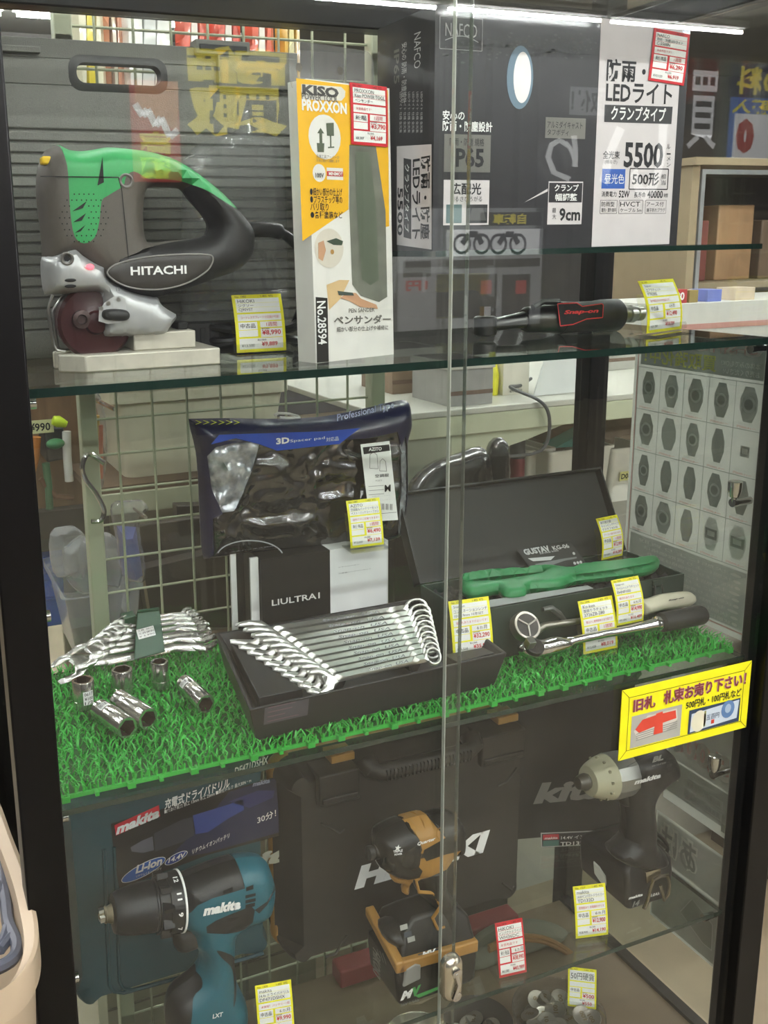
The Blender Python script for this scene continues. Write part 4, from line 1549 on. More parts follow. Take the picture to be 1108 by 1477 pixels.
# ---------------------------------------------------------------- green tool box with open lid
tb0, tb1, ty0, ty1, tz1 = .528, .871, .101, .215, H0 - .442
tbm = pm('toolbox_green', '2c3a32', .45, nscale=300, bump=.08)
lidm = pm('lid_lining', '2b2d2c', .75, nscale=900, bump=.05)
t = thing('tool_box', 'dark green metal tool box with raised lid at the back of the middle shelf', 'tool box', (.7, .16, ZT))
m = MB()
th = .0025
m.bx((tb0, ty0, ZT), (tb1, ty0 + th, tz1), tbm)
m.bx((tb0, ty1 - th, ZT), (tb1, ty1, tz1), tbm)
m.bx((tb0, ty0 + th, ZT), (tb0 + th, ty1 - th, tz1), tbm)
m.bx((tb1 - th, ty0 + th, ZT), (tb1, ty1 - th, tz1), tbm)
m.bx((tb0, ty0, ZT - .001), (tb1, ty1, ZT + .003), tbm)
obj('box_body', m, t, bevel=.001)
m = MB()
foamz = tz1 - .014
fm = pm('egg_foam', '26282b', .9, nscale=300, bump=.2)
nx, nyy = 75, 26
vs = [(tb0 + .003 + (tb1 - tb0 - .006) * i / nx, ty0 + .003 + (ty1 - ty0 - .006) * j / nyy, foamz + .007 * (math.sin((tb1 - tb0) * i / nx * 2 * math.pi / .024) * math.sin((ty1 - ty0) * j / nyy * 2 * math.pi / .024))) for i in range(nx + 1) for j in range(nyy + 1)]
m.add(vs, [(i * (nyy + 1) + j, (i + 1) * (nyy + 1) + j, (i + 1) * (nyy + 1) + j + 1, i * (nyy + 1) + j + 1) for i in range(nx) for j in range(nyy)], fm)
obj('foam_lining', m, t)
m = MB()
U_ = Vector((1, 0, 0)); V_ = Vector((0, .061, .107)).normalized(); N_ = U_.cross(V_)
ll, lo_ = .128, Vector((tb0, ty1 + .001, tz1 + .001))
ed = pm('lid_edge', '161a18', .4)
L4 = lambda u, v, e: lo_ + U_ * u + V_ * v + N_ * e
w = tb1 - tb0
m.prism([L4(0, 0, -.018), L4(w, 0, -.018), L4(w, ll, -.018), L4(0, ll, -.018)], N_ * -.002, tbm)
m.prism([L4(.003, .003, -.012), L4(w - .003, .003, -.012), L4(w - .003, ll - .003, -.012), L4(.003, ll - .003, -.012)], N_ * -.005, lidm)
for a, b, c, d in ((0, 0, w, .0025), (0, ll - .0025, w, ll), (0, 0, .0025, ll), (w - .0025, 0, w, ll)):
    m.prism([L4(a, b, -.018), L4(c, b, -.018), L4(c, d, -.018), L4(a, d, -.018)], N_ * .018, ed)
obj('lid', m, t)
m = MB()
p = A(640 + 737 / 2.409, 740 + 265 / 2.409, ty0)
m.bx((p.x - .006, ty0 - .004, p.z - .012), (p.x + .006, ty0, p.z + .004), tbm)
m.tube([(p.x - .006, ty0 - .005, p.z + .008), (p.x - .007, ty0 - .007, p.z - .006), (p.x + .007, ty0 - .007, p.z - .006), (p.x + .006, ty0 - .005, p.z + .008)], .0014, pm('latch_dark', '3a3d3a', .4, .6), n=6)
m.bx((p.x - .007, ty0 - .003, p.z + .006), (p.x + .007, ty0, p.z + .013), tbm)
obj('latch', m, t, bevel=.0006)
# white sheet lying on the front of the foam
c5 = lambda q: (640 + q[0] / 2.409, 740 + q[1] / 2.409)
m = MB()
zs_ = tz1 + .0015
q = [AZ(*c5(k), zs_) for k in ((142, 332), (520, 263), (500, 253), (160, 304))]
m.prism(q, (0, 0, .0008), pm('paper_sheet', '8d908f', .5))
tag(obj('paper_sheet', m, smooth=0), 'grey white sheet of paper lying along the front rim of the green tool box', 'paper')
# green sheath
zz = tz1 + .004
shm = pm('sheath_green', '1d7a43', .38, nscale=300, bump=.04)
axy = lambda pts: [(k.x, k.y) for k in (AZ(*c5(q), zz) for q in pts)]
o = spl(axy([(56, 240), (68, 224), (150, 211), (260, 203), (350, 194), (400, 199), (440, 203), (480, 189), (600, 178), (700, 164), (748, 168), (744, 188), (700, 206), (560, 224), (460, 236), (400, 256), (300, 264), (282, 284), (215, 290), (190, 270), (150, 277), (100, 286), (62, 272)]), 3)
h = spl(axy([(74, 248), (90, 232), (200, 218), (330, 205), (352, 211), (320, 226), (200, 246), (100, 252)]), 3)
pt = puff(o, .018, .008, shm, holes=[h], res=.006, place=lambda a, b, hh: (a, b, zz + hh))
t = thing('knife_sheath', 'green plastic sheath with looped end lying across the open tool box', 'sheath', (.75, .16, zz))
obj('sheath_body', pt[''], t)
m = MB()
q = [AZ(*c5(k), zz + .010) for k in ((456, 200), (600, 183), (690, 170), (738, 170), (690, 182), (600, 198), (460, 214))]
m.prism(q, (0, 0, .0015), shm); obj('raised_rib', m, t, bevel=.0006)
# card leaning in the foam
q0 = AZ(*c5((400, 187)), tz1 - .004)
m = MB()
F = Frame(q0, (1, 0, 0), (0, .62, .78), m)
cbk = pm('card_black', '2a2b2a', .4)
cn = [F.px(*c5(k)) for k in ((255, 127), (440, 97), (500, 180), (302, 194))]
F.poly(cn, cbk, 0.0)
m.add([F.p(u, v, -.0005) for u, v in cn][::-1] if False else [F.p(u, v, -.0005) for u, v in cn], [(0, 1, 2, 3)], cbk)
cg = pm('card_grey_print', 'b9bcba', .5)


def card_text(s, a, b, hgt, **k):
    A0, B0 = F.px(*c5(a)), F.px(*c5(b))
    vs, fs = text_geo(s, k.get('bold', 0))
    xs = [v[0] for v in vs]; w_ = max(xs) - min(xs); my = max(v[1] for v in vs)
    m.add([F.p(A0[0] + (B0[0] - A0[0]) * (v[0] - min(xs)) / w_ + v[1] / my * hgt * -.25, A0[1] + (B0[1] - A0[1]) * (v[0] - min(xs)) / w_ + v[1] / my * hgt, .0006) for v in vs], fs, cg)


card_text('GUSTAV', (284, 146), (372, 131), .0085, bold=.05); card_text('KG-06', (382, 129), (438, 120), .006, bold=.03); card_text('survival knife', (335, 144), (400, 133), .003)
F.poly([F.px(*c5(k)) for k in ((292, 158), (386, 150), (372, 164), (310, 168))], cg, .0006)
F.poly([F.px(*c5(k)) for k in ((316, 178), (345, 172), (420, 158), (462, 152), (462, 158), (420, 166), (380, 180), (330, 186))], pm('card_mid_print', '6f7573', .5), .0005)
for k in ((452, 141), (455, 175), (466, 173), (476, 171)):
    q = F.px(*c5(k)); F.disc(q[0], q[1], .0022, cg, .0006)
tag(obj('printed_card', m, smooth=0), 'dark printed card with a knife picture propped in the open tool box', 'card')
price_tag('yellow curved price tag standing inside the green tool box before its lid', (868, 808), (898, 801), (842, 752), tz1 - .002, ('No. 1502', ('黒刃替刃鋼', 'キャンピングナイフ', 'グスタフ KG-06'), 'ケースに傷があります', '中古品', '1週間', '¥12,990', '¥14,289', '¥19,800'), curve=.006)

# ---------------------------------------------------------------- ratchet wrenches
yr = .088
cream = pm('cream_handle', 'cfc9b2', .35, nscale=60)
t = thing('ratchet_wrench', 'ratchet wrench with round three spoke head and cream handle before the tool box', 'ratchet wrench', tuple(A(850, 890, yr)))
m = MB()
h0 = A(*c5((283, 395)), yr)
rr = (A(*c5((326, 395)), yr) - h0).length
ax = Vector((0, -.8, .6))
nick = pm('aged_nickel', 'a39f95', .3, .9, nscale=80)
m.lathe(h0 + ax * -.007, ax, [(0, rr * .8), (.002, rr), (.011, rr), (.0135, rr * .93), (.0138, rr * .8)], nick, 32, caps=True)
m.lathe(h0 + ax * .0063, ax, [(0, rr * .79), (.0008, rr * .78), (.0008, 0.0005)], pm('ratchet_face', '33312f', .4, .4), 32)
for k in range(3):
    an = k * 2.094 + .5
    a_, b_ = ax.orthogonal().normalized(), ax.cross(ax.orthogonal()).normalized()
    d = a_ * math.cos(an) + b_ * math.sin(an)
    m.tube([h0 + ax * .0078, h0 + ax * .0075 + d * rr * .74], .0013, nick, n=6)
obj('ratchet_head', m, t)
m = MB()
pts = [c5(k) for k in ((322, 408), (350, 392), (450, 378), (560, 360), (690, 338))]
m.tube([A(*k, yr - .002) for k in pts], [.006, .0045, .004, .004, .0045], nick, n=12)
m.tube([A(*c5(k), yr + .004) for k in ((345, 335), (375, 330), (400, 350), (420, 372))], [.003, .004, .0045, .003], pm('pawl_grey', '6e706c', .35, .8), n=8)
obj('shank', m, t)
o = spl(pxl([c5(k) for k in ((683, 306), (690, 302), (720, 296), (760, 283), (810, 276), (850, 273), (868, 284), (866, 304), (845, 322), (800, 330), (750, 336), (712, 347), (692, 351), (684, 345))], yr), 4)
mb = puff(o, .024, .012, cream, res=.005, place=on_y(yr))['']
F = Frame((0, yr - .0125, 0), (1, 0, 0), (0, 0, 1), mb)
F.tpx('Snap-on', c5((780, 307)), c5((834, 290)), ink, bold=.05, shear=.2)
obj('handle', mb, t)
yk = .055
t = thing('ratchet_wrench', 'chrome flex head ratchet wrench with black rubber grip lying on the right turf mat', 'ratchet wrench', tuple(A(850, 915, yk)))
m = MB()
o = spl(pxl([c5(k) for k in ((262, 472), (270, 458), (300, 446), (350, 441), (385, 432), (412, 430), (440, 440), (438, 462), (410, 480), (370, 492), (320, 505), (285, 504), (266, 492))], yk), 4)
mb = puff(o, .02, .008, chrome, res=.005, place=on_y(yk))['']
obj('flex_head', mb, t)
m = MB()
p = A(*c5((315, 462)), yk - .008)
m.lathe(p + Vector((0, .002, -.004)), (0, -.5, .87), [(0, .0125), (.006, .0125), (.0065, .011)], pm('drive_face', '3b3a38', .35, .5), 24)
q = A(*c5((300, 452)), yk - .012)
m.box(q, (.0095, .0095, .012), steel, Matrix.Rotation(.5, 3, 'X'))
obj('square_drive', m, t, bevel=.0006)
m = MB()
pts = [c5(k) for k in ((400, 466), (425, 455), (450, 443), (560, 420), (640, 406), (700, 394), (735, 386), (738, 385), (748, 383), (756, 381))]
m.tube([A(*k, yk) for k in pts], [.006, .0075, .0055, .005, .0055, .0065, .0075, .0095, .0095, .0085], chrome, n=16)
obj('shank', m, t)
m = MB()
pts = [c5(k) for k in ((754, 381), (758, 380), (800, 372), (860, 361), (893, 354), (902, 352), (906, 351))]
m.tube([A(*k, yk) for k in pts], [.008, .0125, .0128, .0128, .0128, .011, .006], jblk, n=18)
obj('rubber_grip', m, t)
price_tag('yellow price tag standing before the cream handled ratchet wrench', (889, 903), (928, 895), (867, 840), A(889, 903, .070).z - .004, ('No. 1505', ('Snap-on', 'ラベルヘッドラチェット', 'FHNF100'), '傷汚れあります', '中古品', '6ヵ月', '¥14,990', '¥16,489', '¥31,000'), curve=.005, drop=A(889, 903, .070).z - ZT - .002)
price_tag('yellow price tag standing before the chrome ratchet wrench with black grip', (842, 944), (891, 934), (820, 870), ZT - .004, ('No. 1498', ('Ko-ken', '首振りラチェット', '3726ZB-280'), '傷は少し使用感あります品です', '中古品', '1週間', '¥7,290', '¥8,019', '¥13,420'), curve=.003)
# ---------------------------------------------------------------- lower shelf: hard cases
teal = pm('teal_plastic', '1c5d6b', .4, nscale=400, bump=.08)
teald = pm('teal_case', '1a4650', .5, nscale=900, bump=.06)
ty = .17
t = thing('tool_case', 'dark teal plastic tool case with printed sleeve behind the teal drill', 'tool case', (.165, .22, ZL))
tx0, tx1, tzt = .036, .290, H0 - .608
o = rrect(tx0, ZL + .0005, tx1, tzt, .02, 6)
mb = puff(o, .10, .012, teald, res=.02, place=on_y(ty + .05))['']
F = Frame((0, ty - .0002, 0), (1, 0, 0), (0, 0, 1), mb)
F.tpx('kita', (334, 1262), (440, 1212), pm('case_logo', 'b4b6a6', .5), bold=.05, shear=.25)
obj('case_body', mb, t)
m = MB()
o = [A(*q, ty - .001) for q in ((150, 1225), (158, 1420), (164, 1430), (178, 1432))]
m.tube(o, .0025, teald, n=6); m.tube([q + Vector((.012, 0, 0)) for q in o], .002, teald, n=6)
m.tube([A(*q, ty - .001) for q in ((178, 1432), (260, 1410), (380, 1375))], .0025, teald, n=6)
obj('case_rib', m, t)
m = MB()
F = Frame((0, ty - .0012, 0), (1, 0, 0), (0, 0, 1), m)
slv = pm('sleeve_black', '17171c', .3, nscale=6, var=.2)
F.poly([(160, 1188), (398, 1120), (405, 1205), (300, 1233), (172, 1282), (165, 1240)], slv, px=True, e=0)
F.poly([(330, 1142), (398, 1122), (404, 1200), (300, 1230), (240, 1240), (300, 1180)], pm('sleeve_navy', '1d2348', .3, nscale=6, var=.25), px=True, e=.0003)
F.poly([(165, 1190), (229, 1161), (231, 1177), (167, 1205)], pm('logo_red', 'd0283a', .4), px=True, e=.0005)


slant(F, 'makita', (167, 1203), (230, 1177), .012, white, .05, .25)
slant(F, '充電式ドライバドリル', (237, 1166), (331, 1134), .012, white, .02, .2)
slant(F, 'DF471DSHX', (338, 1118), (387, 1100), .010, white, .01, .2)
slant(F, '■穴あけ能力 鉄工 13mm 木工 25mm ■締付トルク 最大30N・m', (237, 1173), (362, 1127), .005, white)
slant(F, 'makita', (364, 1134), (389, 1128), .006, pm('faint_logo', '8a8fa8', .4), .04, .25)
slant(F, '30分！', (371, 1187), (398, 1176), .009, white, .01)
slant(F, 'リチウムイオンバッテリ', (277, 1231), (331, 1207), .006, white, .01, .2)
dg, dg2 = pm('print_grey', '5a5b66', .4), pm('print_grey2', '34353f', .4)
F.poly([(188, 1222), (205, 1212), (220, 1206), (222, 1226), (206, 1230), (190, 1228)], dg, px=True)
F.poly([(222, 1202), (262, 1182), (278, 1178), (280, 1204), (264, 1214), (224, 1228)], dg2, px=True)
F.poly([(278, 1176), (330, 1160), (350, 1152), (352, 1168), (330, 1180), (300, 1200), (282, 1203)], pm('print_blue', '2c3f86', .4), px=True)
F.poly([(330, 1156), (372, 1140), (396, 1140), (394, 1150), (360, 1165)], pm('print_blue2', '2b2f66', .4), px=True)


def oval(cx_, cy_, rx_, ry_, mt, e):
    q = F.px(cx_, cy_); qx = F.px(cx_ + 1, cy_)[0] - q[0]
    sl_ = .26
    F.poly([(q[0] + math.cos(a) * rx_ * qx, q[1] + math.sin(a) * ry_ * qx + math.cos(a) * rx_ * qx * sl_) for a in np.linspace(0, 6.2832, 26)[:-1]], mt, e)


oval(207, 1254, 33, 11, white, .0007); oval(207, 1254, 32, 10, pm('oval_blue', '2d5fb4', .3), .0009)
oval(254, 1237, 17, 7, white, .0007); oval(254, 1237, 16, 6.2, pm('oval_blue2', '27408f', .3), .0009)
slant(F, 'Li-ion', (195, 1259), (234, 1245), .010, white, .04, .25, .0011)
slant(F, 'リチウムイオンバッテリ', (196, 1265), (232, 1253), .003, white, 0, 0, .0011)
slant(F, '14.4V', (242, 1244), (268, 1234), .006, white, .03, .25, .0011)
obj('printed_sleeve', m, t, smooth=0)

hkm = pm('case_black', '221f1c', .55, nscale=900, bump=.06)
amb = pm('amber_trim', 'a5793a', .45)
hy = .13
hx0, hx1, hzt = .292, .648, H0 - .622
t = thing('tool_case', 'black tool case with amber trim and big white lettering behind the amber impact driver', 'tool case', (.47, .18, ZL))
o = rrect(hx0 + .004, ZL + .0005, hx1, hzt, .024, 6)
mb = puff(o, .10, .014, hkm, res=.02, place=on_y(hy + .05))['']
F = Frame((0, hy - .0004, 0), (1, 0, 0), (0, 0, 1), mb)
F.tpx('HiKOKI', (511, 1284), (707, 1196), white, bold=.07, shear=.22, e=.0)
obj('case_body', mb, t)
m = MB()
o2 = rrect(hx0, ZL + .0005, hx1 + .003, hzt + .002, .026, 6)
m.merge(puff(o2, .022, .006, amb, res=.02, place=on_y(hy + .055))[''])
for u in (415, 512):
    pass
obj('trim_band', m, t)
for u0, u1, v in ((456, 514, 1120), (690, 752, 1062)):
    m = MB()
    a, b = A(u0, v, hy), A(u1, v - 14, hy)
    m.bx((a.x, hy - .010, hzt - .048), (b.x, hy + .03, hzt - .006), hkm)
    m.bx((a.x + .003, hy - .0125, hzt - .044), (b.x - .003, hy - .009, hzt - .036), hkm)
    obj('latch', m, t, bevel=.003)
    m = MB(); m.bx((b.x - .028, hy + .012, hzt - .006), (b.x + .004, hy + .04, hzt + .004), amb); obj('latch_pivot', m, t, bevel=.001)
m = MB()
a, b = A(540, 1100, hy), A(665, 1072, hy)
m.tube([(a.x - .012, hy - .002, hzt - .004), (a.x - .010, hy - .014, hzt - .010), (a.x, hy - .018, hzt - .014), (b.x, hy - .018, hzt - .014), (b.x + .010, hy - .014, hzt - .010), (b.x + .012, hy - .002, hzt - .004)], [.014, .0125, .011, .011, .0125, .014], hkm, n=14)
for i in range(24):
    x = a.x + (b.x - a.x) * (i + .5) / 24
    m.bx((x, hy - .0295, hzt - .021), (x + .001, hy - .026, hzt - .007), hkm)
obj('carry_handle', m, t)
for q in (((463, 1187), (490, 1202), (497, 1196)), ((470, 1380), (484, 1376), (500, 1349)), ((718, 1134), (730, 1128), (746, 1107)), ((724, 1273), (738, 1284), (742, 1278))):
    m = MB(); m.tube([A(*k, hy) for k in q], .0016, hkm, n=6); obj('case_mark', m, t)

Q0, Q1 = AZ(767, 1224, ZL), AZ(900, 1213, ZL)
Um = (Q1 - Q0).normalized()
Bm = Vector((-Um.y, Um.x, 0))
t = thing('tool_case', 'plain black tool case with grey lettering behind the black impact driver', 'tool case', tuple(Q0))
mzt = .285
o = rrect(-.062, .0005, .165, mzt, .012, 5)
plc = lambda a, b, h: Q0 + Um * a + Bm * (.034 - h) + Vector((0, 0, b))
mb = puff(o, .068, .01, blackp, res=.02, place=plc)['']
F = Frame(Q0 - Bm * .0006, Um, (0, 0, 1), mb)
slant(F, 'kita', (769, 1158), (876, 1148), .032, pm('logo_grey', '8e8d88', .5), .05, .22, 0)
lg = pm('label_line', 'c0c0bc', .5)
F.poly([(780, 1201), (900, 1196), (899, 1217), (781, 1222)], lg, px=True, e=.0004)
F.poly([(781.5, 1202.5), (899, 1197.5), (898, 1215.5), (782, 1220.5)], ink, px=True, e=.0007)
F.poly([(783, 1203.5), (806, 1202.5), (806, 1210), (783, 1211)], pm('logo_red2', 'c02a3a', .4), px=True, e=.001)
F.poly([(783, 1212), (806, 1211), (806, 1219), (783, 1220)], pm('label_green', '4c7a72', .4), px=True, e=.001)
slant(F, 'makita', (785, 1210), (804, 1209), .004, white, .03, .2, .0012)
slant(F, '14.4V インパクトドライバ', (809, 1210), (897, 1206), .006, white, .01, 0, .001)
slant(F, 'TD132DRFX', (808, 1219), (872, 1216), .006, white, .02, 0, .001)
obj('case_body', mb, t)

# ---------------------------------------------------------------- teal drill
dy = .085
c6 = lambda q: (60 + q[0] / 3.078, 1080 + q[1] / 3.078)
P6 = lambda pts: [(a, max(b, ZL + .0012)) for a, b in pxl([c6(q) for q in pts], dy)]
t = thing('cordless_drill', 'teal and black cordless drill driver standing on the lower shelf', 'drill', tuple(A(300, 1470, dy)))
outl = spl(P6([(604, 590), (640, 568), (720, 535), (800, 505), (860, 488), (930, 478), (985, 488), (1012, 530), (1027, 590), (1025, 650), (1005, 705), (950, 745), (880, 772), (856, 800), (850, 860), (850, 940), (862, 1020), (885, 1075), (905, 1120), (908, 1190), (900, 1245), (870, 1265), (600, 1265), (560, 1250), (548, 1190), (556, 1120), (590, 1070), (650, 1025), (688, 985), (705, 930), (690, 880), (668, 850), (655, 800), (630, 782), (612, 780)]), 3)
pan_ = P6([(596, 590), (640, 566), (720, 533), (800, 503), (858, 486), (864, 552), (800, 572), (720, 596), (660, 628), (640, 664), (622, 700), (600, 700)])
nam = P6([(695, 716), (735, 690), (800, 662), (890, 628), (906, 645), (898, 700), (868, 745), (780, 748), (700, 748)])
grp = spl(P6([(742, 822), (780, 830), (825, 870), (848, 945), (838, 1030), (816, 1072), (826, 1000), (822, 940), (800, 890), (760, 850)]), 3)
low = spl(P6([(545, 1210), (552, 1120), (590, 1068), (650, 1023), (692, 983), (690, 1010), (650, 1050), (636, 1100), (628, 1170), (650, 1215), (850, 1160), (850, 1180), (640, 1240), (640, 1270), (540, 1270)]), 3)
rear = P6([(905, 645), (960, 610), (1012, 570), (1012, 590), (960, 625), (925, 660)])
pt = puff(outl, .062, .024, teal, [('p', pan_, blackp), ('n', nam, blackp), ('g', grp, jblk), ('l', low, blackp), ('r', rear, blackp)], res=.008, place=on_y(dy))
obj('motor_housing', pt[''], t)
for k, nm in (('p', 'top_panel'), ('n', 'name_panel'), ('g', 'rear_grip'), ('l', 'battery_grip'), ('r', 'rear_slot')):
    b_ = pt[k]
    if k == 'n':
        F = Frame((0, dy - .0318, 0), (1, 0, 0), (0, 0, 1), b_)
        slant(F, 'makita', c6((716, 738)), c6((884, 705)), .0115, white, .06, .25)
    if k == 'l':
        F = Frame((0, dy - .0318, 0), (1, 0, 0), (0, 0, 1), b_)
        slant(F, 'LXT', c6((758, 1196)), c6((806, 1184)), .0055, white, .03, .2)
    obj(nm, b_, t)
m = MB()
F = Frame((0, dy - .0313, 0), (1, 0, 0), (0, 0, 1), m)
for q in ([(805, 630), (848, 612), (848, 632), (808, 645)], [(905, 650), (950, 640), (950, 652), (905, 664)], [(905, 672), (950, 662), (950, 676), (905, 686)], [(905, 692), (948, 682), (946, 698), (905, 708)], [(908, 615), (940, 602), (940, 622), (908, 632)], [(820, 752), (880, 745), (850, 764), (830, 765)]):
    F.poly([F.px(*c6(k)) for k in q], dk)
obj('vent_slots', m, t)
# chuck on the tool's axis
pa, pb = A(*c6((262, 742)), dy), A(*c6((612, 674)), dy)
ax = (pb - pa).normalized()
sc = (A(*c6((612, 674)), dy) - A(*c6((612, 774)), dy)).length / 100
L = (pb - pa).length


def dd(px_):
    return (px_ - 262) / (612 - 262) * L


m = MB()
jaw = pm('jaw_brass', 'b3a88e', .3, .9)
m.lathe(pa, ax, [(dd(252), 8 * sc), (dd(256), 12 * sc), (dd(275), 15 * sc), (dd(277), 30 * sc), (dd(284), 33 * sc), (dd(286), 29 * sc), (dd(312), 38 * sc), (dd(318), 40 * sc)], jaw, 18)
for k in range(3):
    d = Matrix.Rotation(k * 2.094 + .4, 3, ax) @ ax.orthogonal().normalized()
    m.box(pa + ax * dd(268) + d * 16 * sc, (.006, .006, .006), steel)
obj('chuck_jaws', m, t)
m = MB()
m.lathe(pa, ax, [(dd(310), 44 * sc), (dd(316), 72 * sc), (dd(340), 82 * sc), (dd(400), 92 * sc), (dd(488), 97 * sc), (dd(492), 94 * sc), (dd(500), 94 * sc)], blackp, 36)
obj('chuck_sleeve', m, t)
m = MB()
m.lathe(pa, ax, [(dd(500), 92 * sc), (dd(503), 100 * sc), (dd(545), 106 * sc), (dd(548), 112 * sc), (dd(604), 116 * sc)], blackp, 36)
for k in range(10):
    d = Matrix.Rotation(k * .6283, 3, ax) @ ax.orthogonal().normalized()
    m.box(pa + ax * dd(532) + d * 104 * sc, (.012, .006, .010), blackp, ax.to_track_quat('X', 'Z').to_matrix() @ Matrix.Rotation(k * .6283, 3, 'X'))
tcir = ax.cross(Vector((0, -1, 0))).normalized()
for s, q in (('12', (577, 566)), ('11', (584, 602)), ('9', (588, 657)), ('7', (592, 718)), ('5', (594, 768))):
    pq = A(*c6(q), dy)
    off = (pq - pa).dot(tcir)
    ang = math.asin(max(-.97, min(.97, off / (113 * sc))))
    nrm = Vector((0, -1, 0)) * math.cos(ang) + tcir * math.sin(ang)
    tv = (tcir * math.cos(ang) - Vector((0, -1, 0)) * math.sin(ang))
    c = pa + ax * dd(580) + nrm * 116.5 * sc
    fr2 = Frame(c, tv, -ax if (tv.cross(-ax)).dot(nrm) > 0 else ax, m)
    hh = 8.5 * sc
    fr2.text(s, -hh * (1.0 if len(s) == 1 else 1.6), -hh * 1.0, hh * (1.0 if len(s) == 1 else 1.6), hh * 1.2, white, bold=.03)
obj('torque_ring', m, t)
m = MB()
m.lathe(pa, ax, [(dd(604), 114 * sc), (dd(605), 118.5 * sc), (dd(614), 118.5 * sc), (dd(615), 114 * sc)], white, 36)
obj('index_line', m, t)
o = spl(P6([(586, 800), (640, 775), (700, 775), (760, 785), (800, 790), (770, 830), (720, 840), (692, 866), (650, 885), (600, 890), (582, 850)]), 3)
obj('trigger', puff(o, .030, .012, jblk, res=.006, place=on_y(dy))[''], t)
price_tag('yellow price tag standing before the teal drill', (373, 1497), (425, 1487), (359, 1424), ZL, ('No. 1439', ('makita', '14.4v ドライバドリル', 'DF471DSHX'), '未使用？ バッテリー1個', '中古品', '6ヵ月', '¥9,990', '¥10,989', '¥25,000'), curve=.002)

# ---------------------------------------------------------------- amber impact driver
ky = .056
c7 = lambda q: (390 + q[0] / 2.995, 1040 + q[1] / 2.995)
P7 = lambda pts: [(a, max(b, ZL + .0012)) for a, b in pxl([c7(q) for q in pts], ky)]
hbk = pm('driver_black', '1b1a19', .38, nscale=400, bump=.05)
t = thing('impact_driver', 'amber and black cordless impact driver standing on the lower shelf', 'impact driver', tuple(A(610, 1455, ky)))
outl = spl(P7([(452, 540), (456, 500), (475, 475), (520, 448), (570, 428), (670, 402), (690, 412), (740, 396), (790, 398), (815, 425), (824, 480), (818, 535), (790, 560), (750, 575), (742, 640), (745, 690), (765, 740), (790, 800), (812, 860), (822, 900), (800, 940), (740, 960), (620, 990), (520, 960), (480, 920), (500, 880), (600, 850), (680, 850), (700, 820), (690, 790), (640, 745), (622, 700), (600, 665), (520, 662), (480, 625), (458, 580)]), 3)
ob = P7([(568, 420), (668, 396), (706, 452), (612, 500), (606, 522), (622, 548), (704, 520), (770, 505), (770, 555), (716, 592), (640, 614), (600, 640), (590, 668), (520, 672), (494, 640), (560, 644), (596, 622), (606, 590), (580, 560), (604, 500), (596, 460)])
pt = puff(outl, .058, .02, hbk, [('o', ob, amb)], res=.007, place=on_y(ky))
obj('motor_housing', pt[''], t)
yk2 = ky - .030
F = Frame((0, yk2, 0), (1, 0, 0), (0, 0, 1), pt['o'])
slant(F, 'HiKOKI', c7((622, 598)), c7((748, 568)), .0062, ink, .06, .25)
obj('amber_shell', pt['o'], t)
m = MB()
F = Frame((0, yk2, 0), (1, 0, 0), (0, 0, 1), m)
slant(F, 'Quarter', c7((634, 536)), c7((712, 512)), .0042, white, .03, .3)
slant(F, 'TRIPLE', c7((530, 568)), c7((570, 562)), .003, white, .03)
slant(F, 'POWER', c7((535, 580)), c7((568, 575)), .0025, white, .03)
q = F.px(*c7((550, 548)))
F.poly([(q[0] + .0045 * (1 if i % 2 == 0 else .4) * math.cos(i * math.pi / 5), q[1] + .0045 * (1 if i % 2 == 0 else .4) * math.sin(i * math.pi / 5)) for i in range(10)], white)
fo = [F.px(*c7(k)) for k in ((720, 470), (738, 458), (748, 475), (742, 505), (728, 512), (718, 495))]
F.line(fo + [fo[0]], .0012, amb)
obj('print', m, t, smooth=0)
m = MB()
st_ = [(740, 618), (700, 640), (630, 688), (642, 738), (704, 742), (736, 800), (702, 852), (722, 898), (752, 888)]
m.tube([A(*c7(k), ky - .024) for k in st_], .0022, amb, n=8)
obj('amber_stripe', m, t)
pa, pb = A(*c7((420, 572)), ky), A(*c7((640, 520)), ky)
ax = (pb - pa).normalized(); sc = (A(*c7((500, 540)), ky) - A(*c7((500, 640)), ky)).length / 100; L = (pb - pa).length
dd = lambda p_: (p_ - 420) / 220 * L
m = MB()
m.lathe(pa, ax, [(dd(418), 20 * sc), (dd(422), 27 * sc), (dd(438), 27 * sc), (dd(440), 23 * sc), (dd(446), 23 * sc), (dd(448), 28 * sc), (dd(462), 30 * sc), (dd(465), 34 * sc), (dd(480), 60 * sc)], hbk, 24)
obj('bit_holder', m, t)
m = MB()
m.lathe(pa, ax, [(dd(462), 40 * sc), (dd(468), 62 * sc), (dd(490), 82 * sc), (dd(530), 98 * sc), (dd(575), 107 * sc), (dd(590), 104 * sc)], pm('hammer_case', '141414', .2, coat=.5), 32)
obj('hammer_case', m, t)
o = spl(P7([(520, 655), (600, 655), (612, 680), (596, 700), (592, 740), (568, 738), (572, 700), (530, 690)]), 3)
obj('trigger', puff(o, .018, .006, amb, res=.005, place=on_y(ky))[''], t)
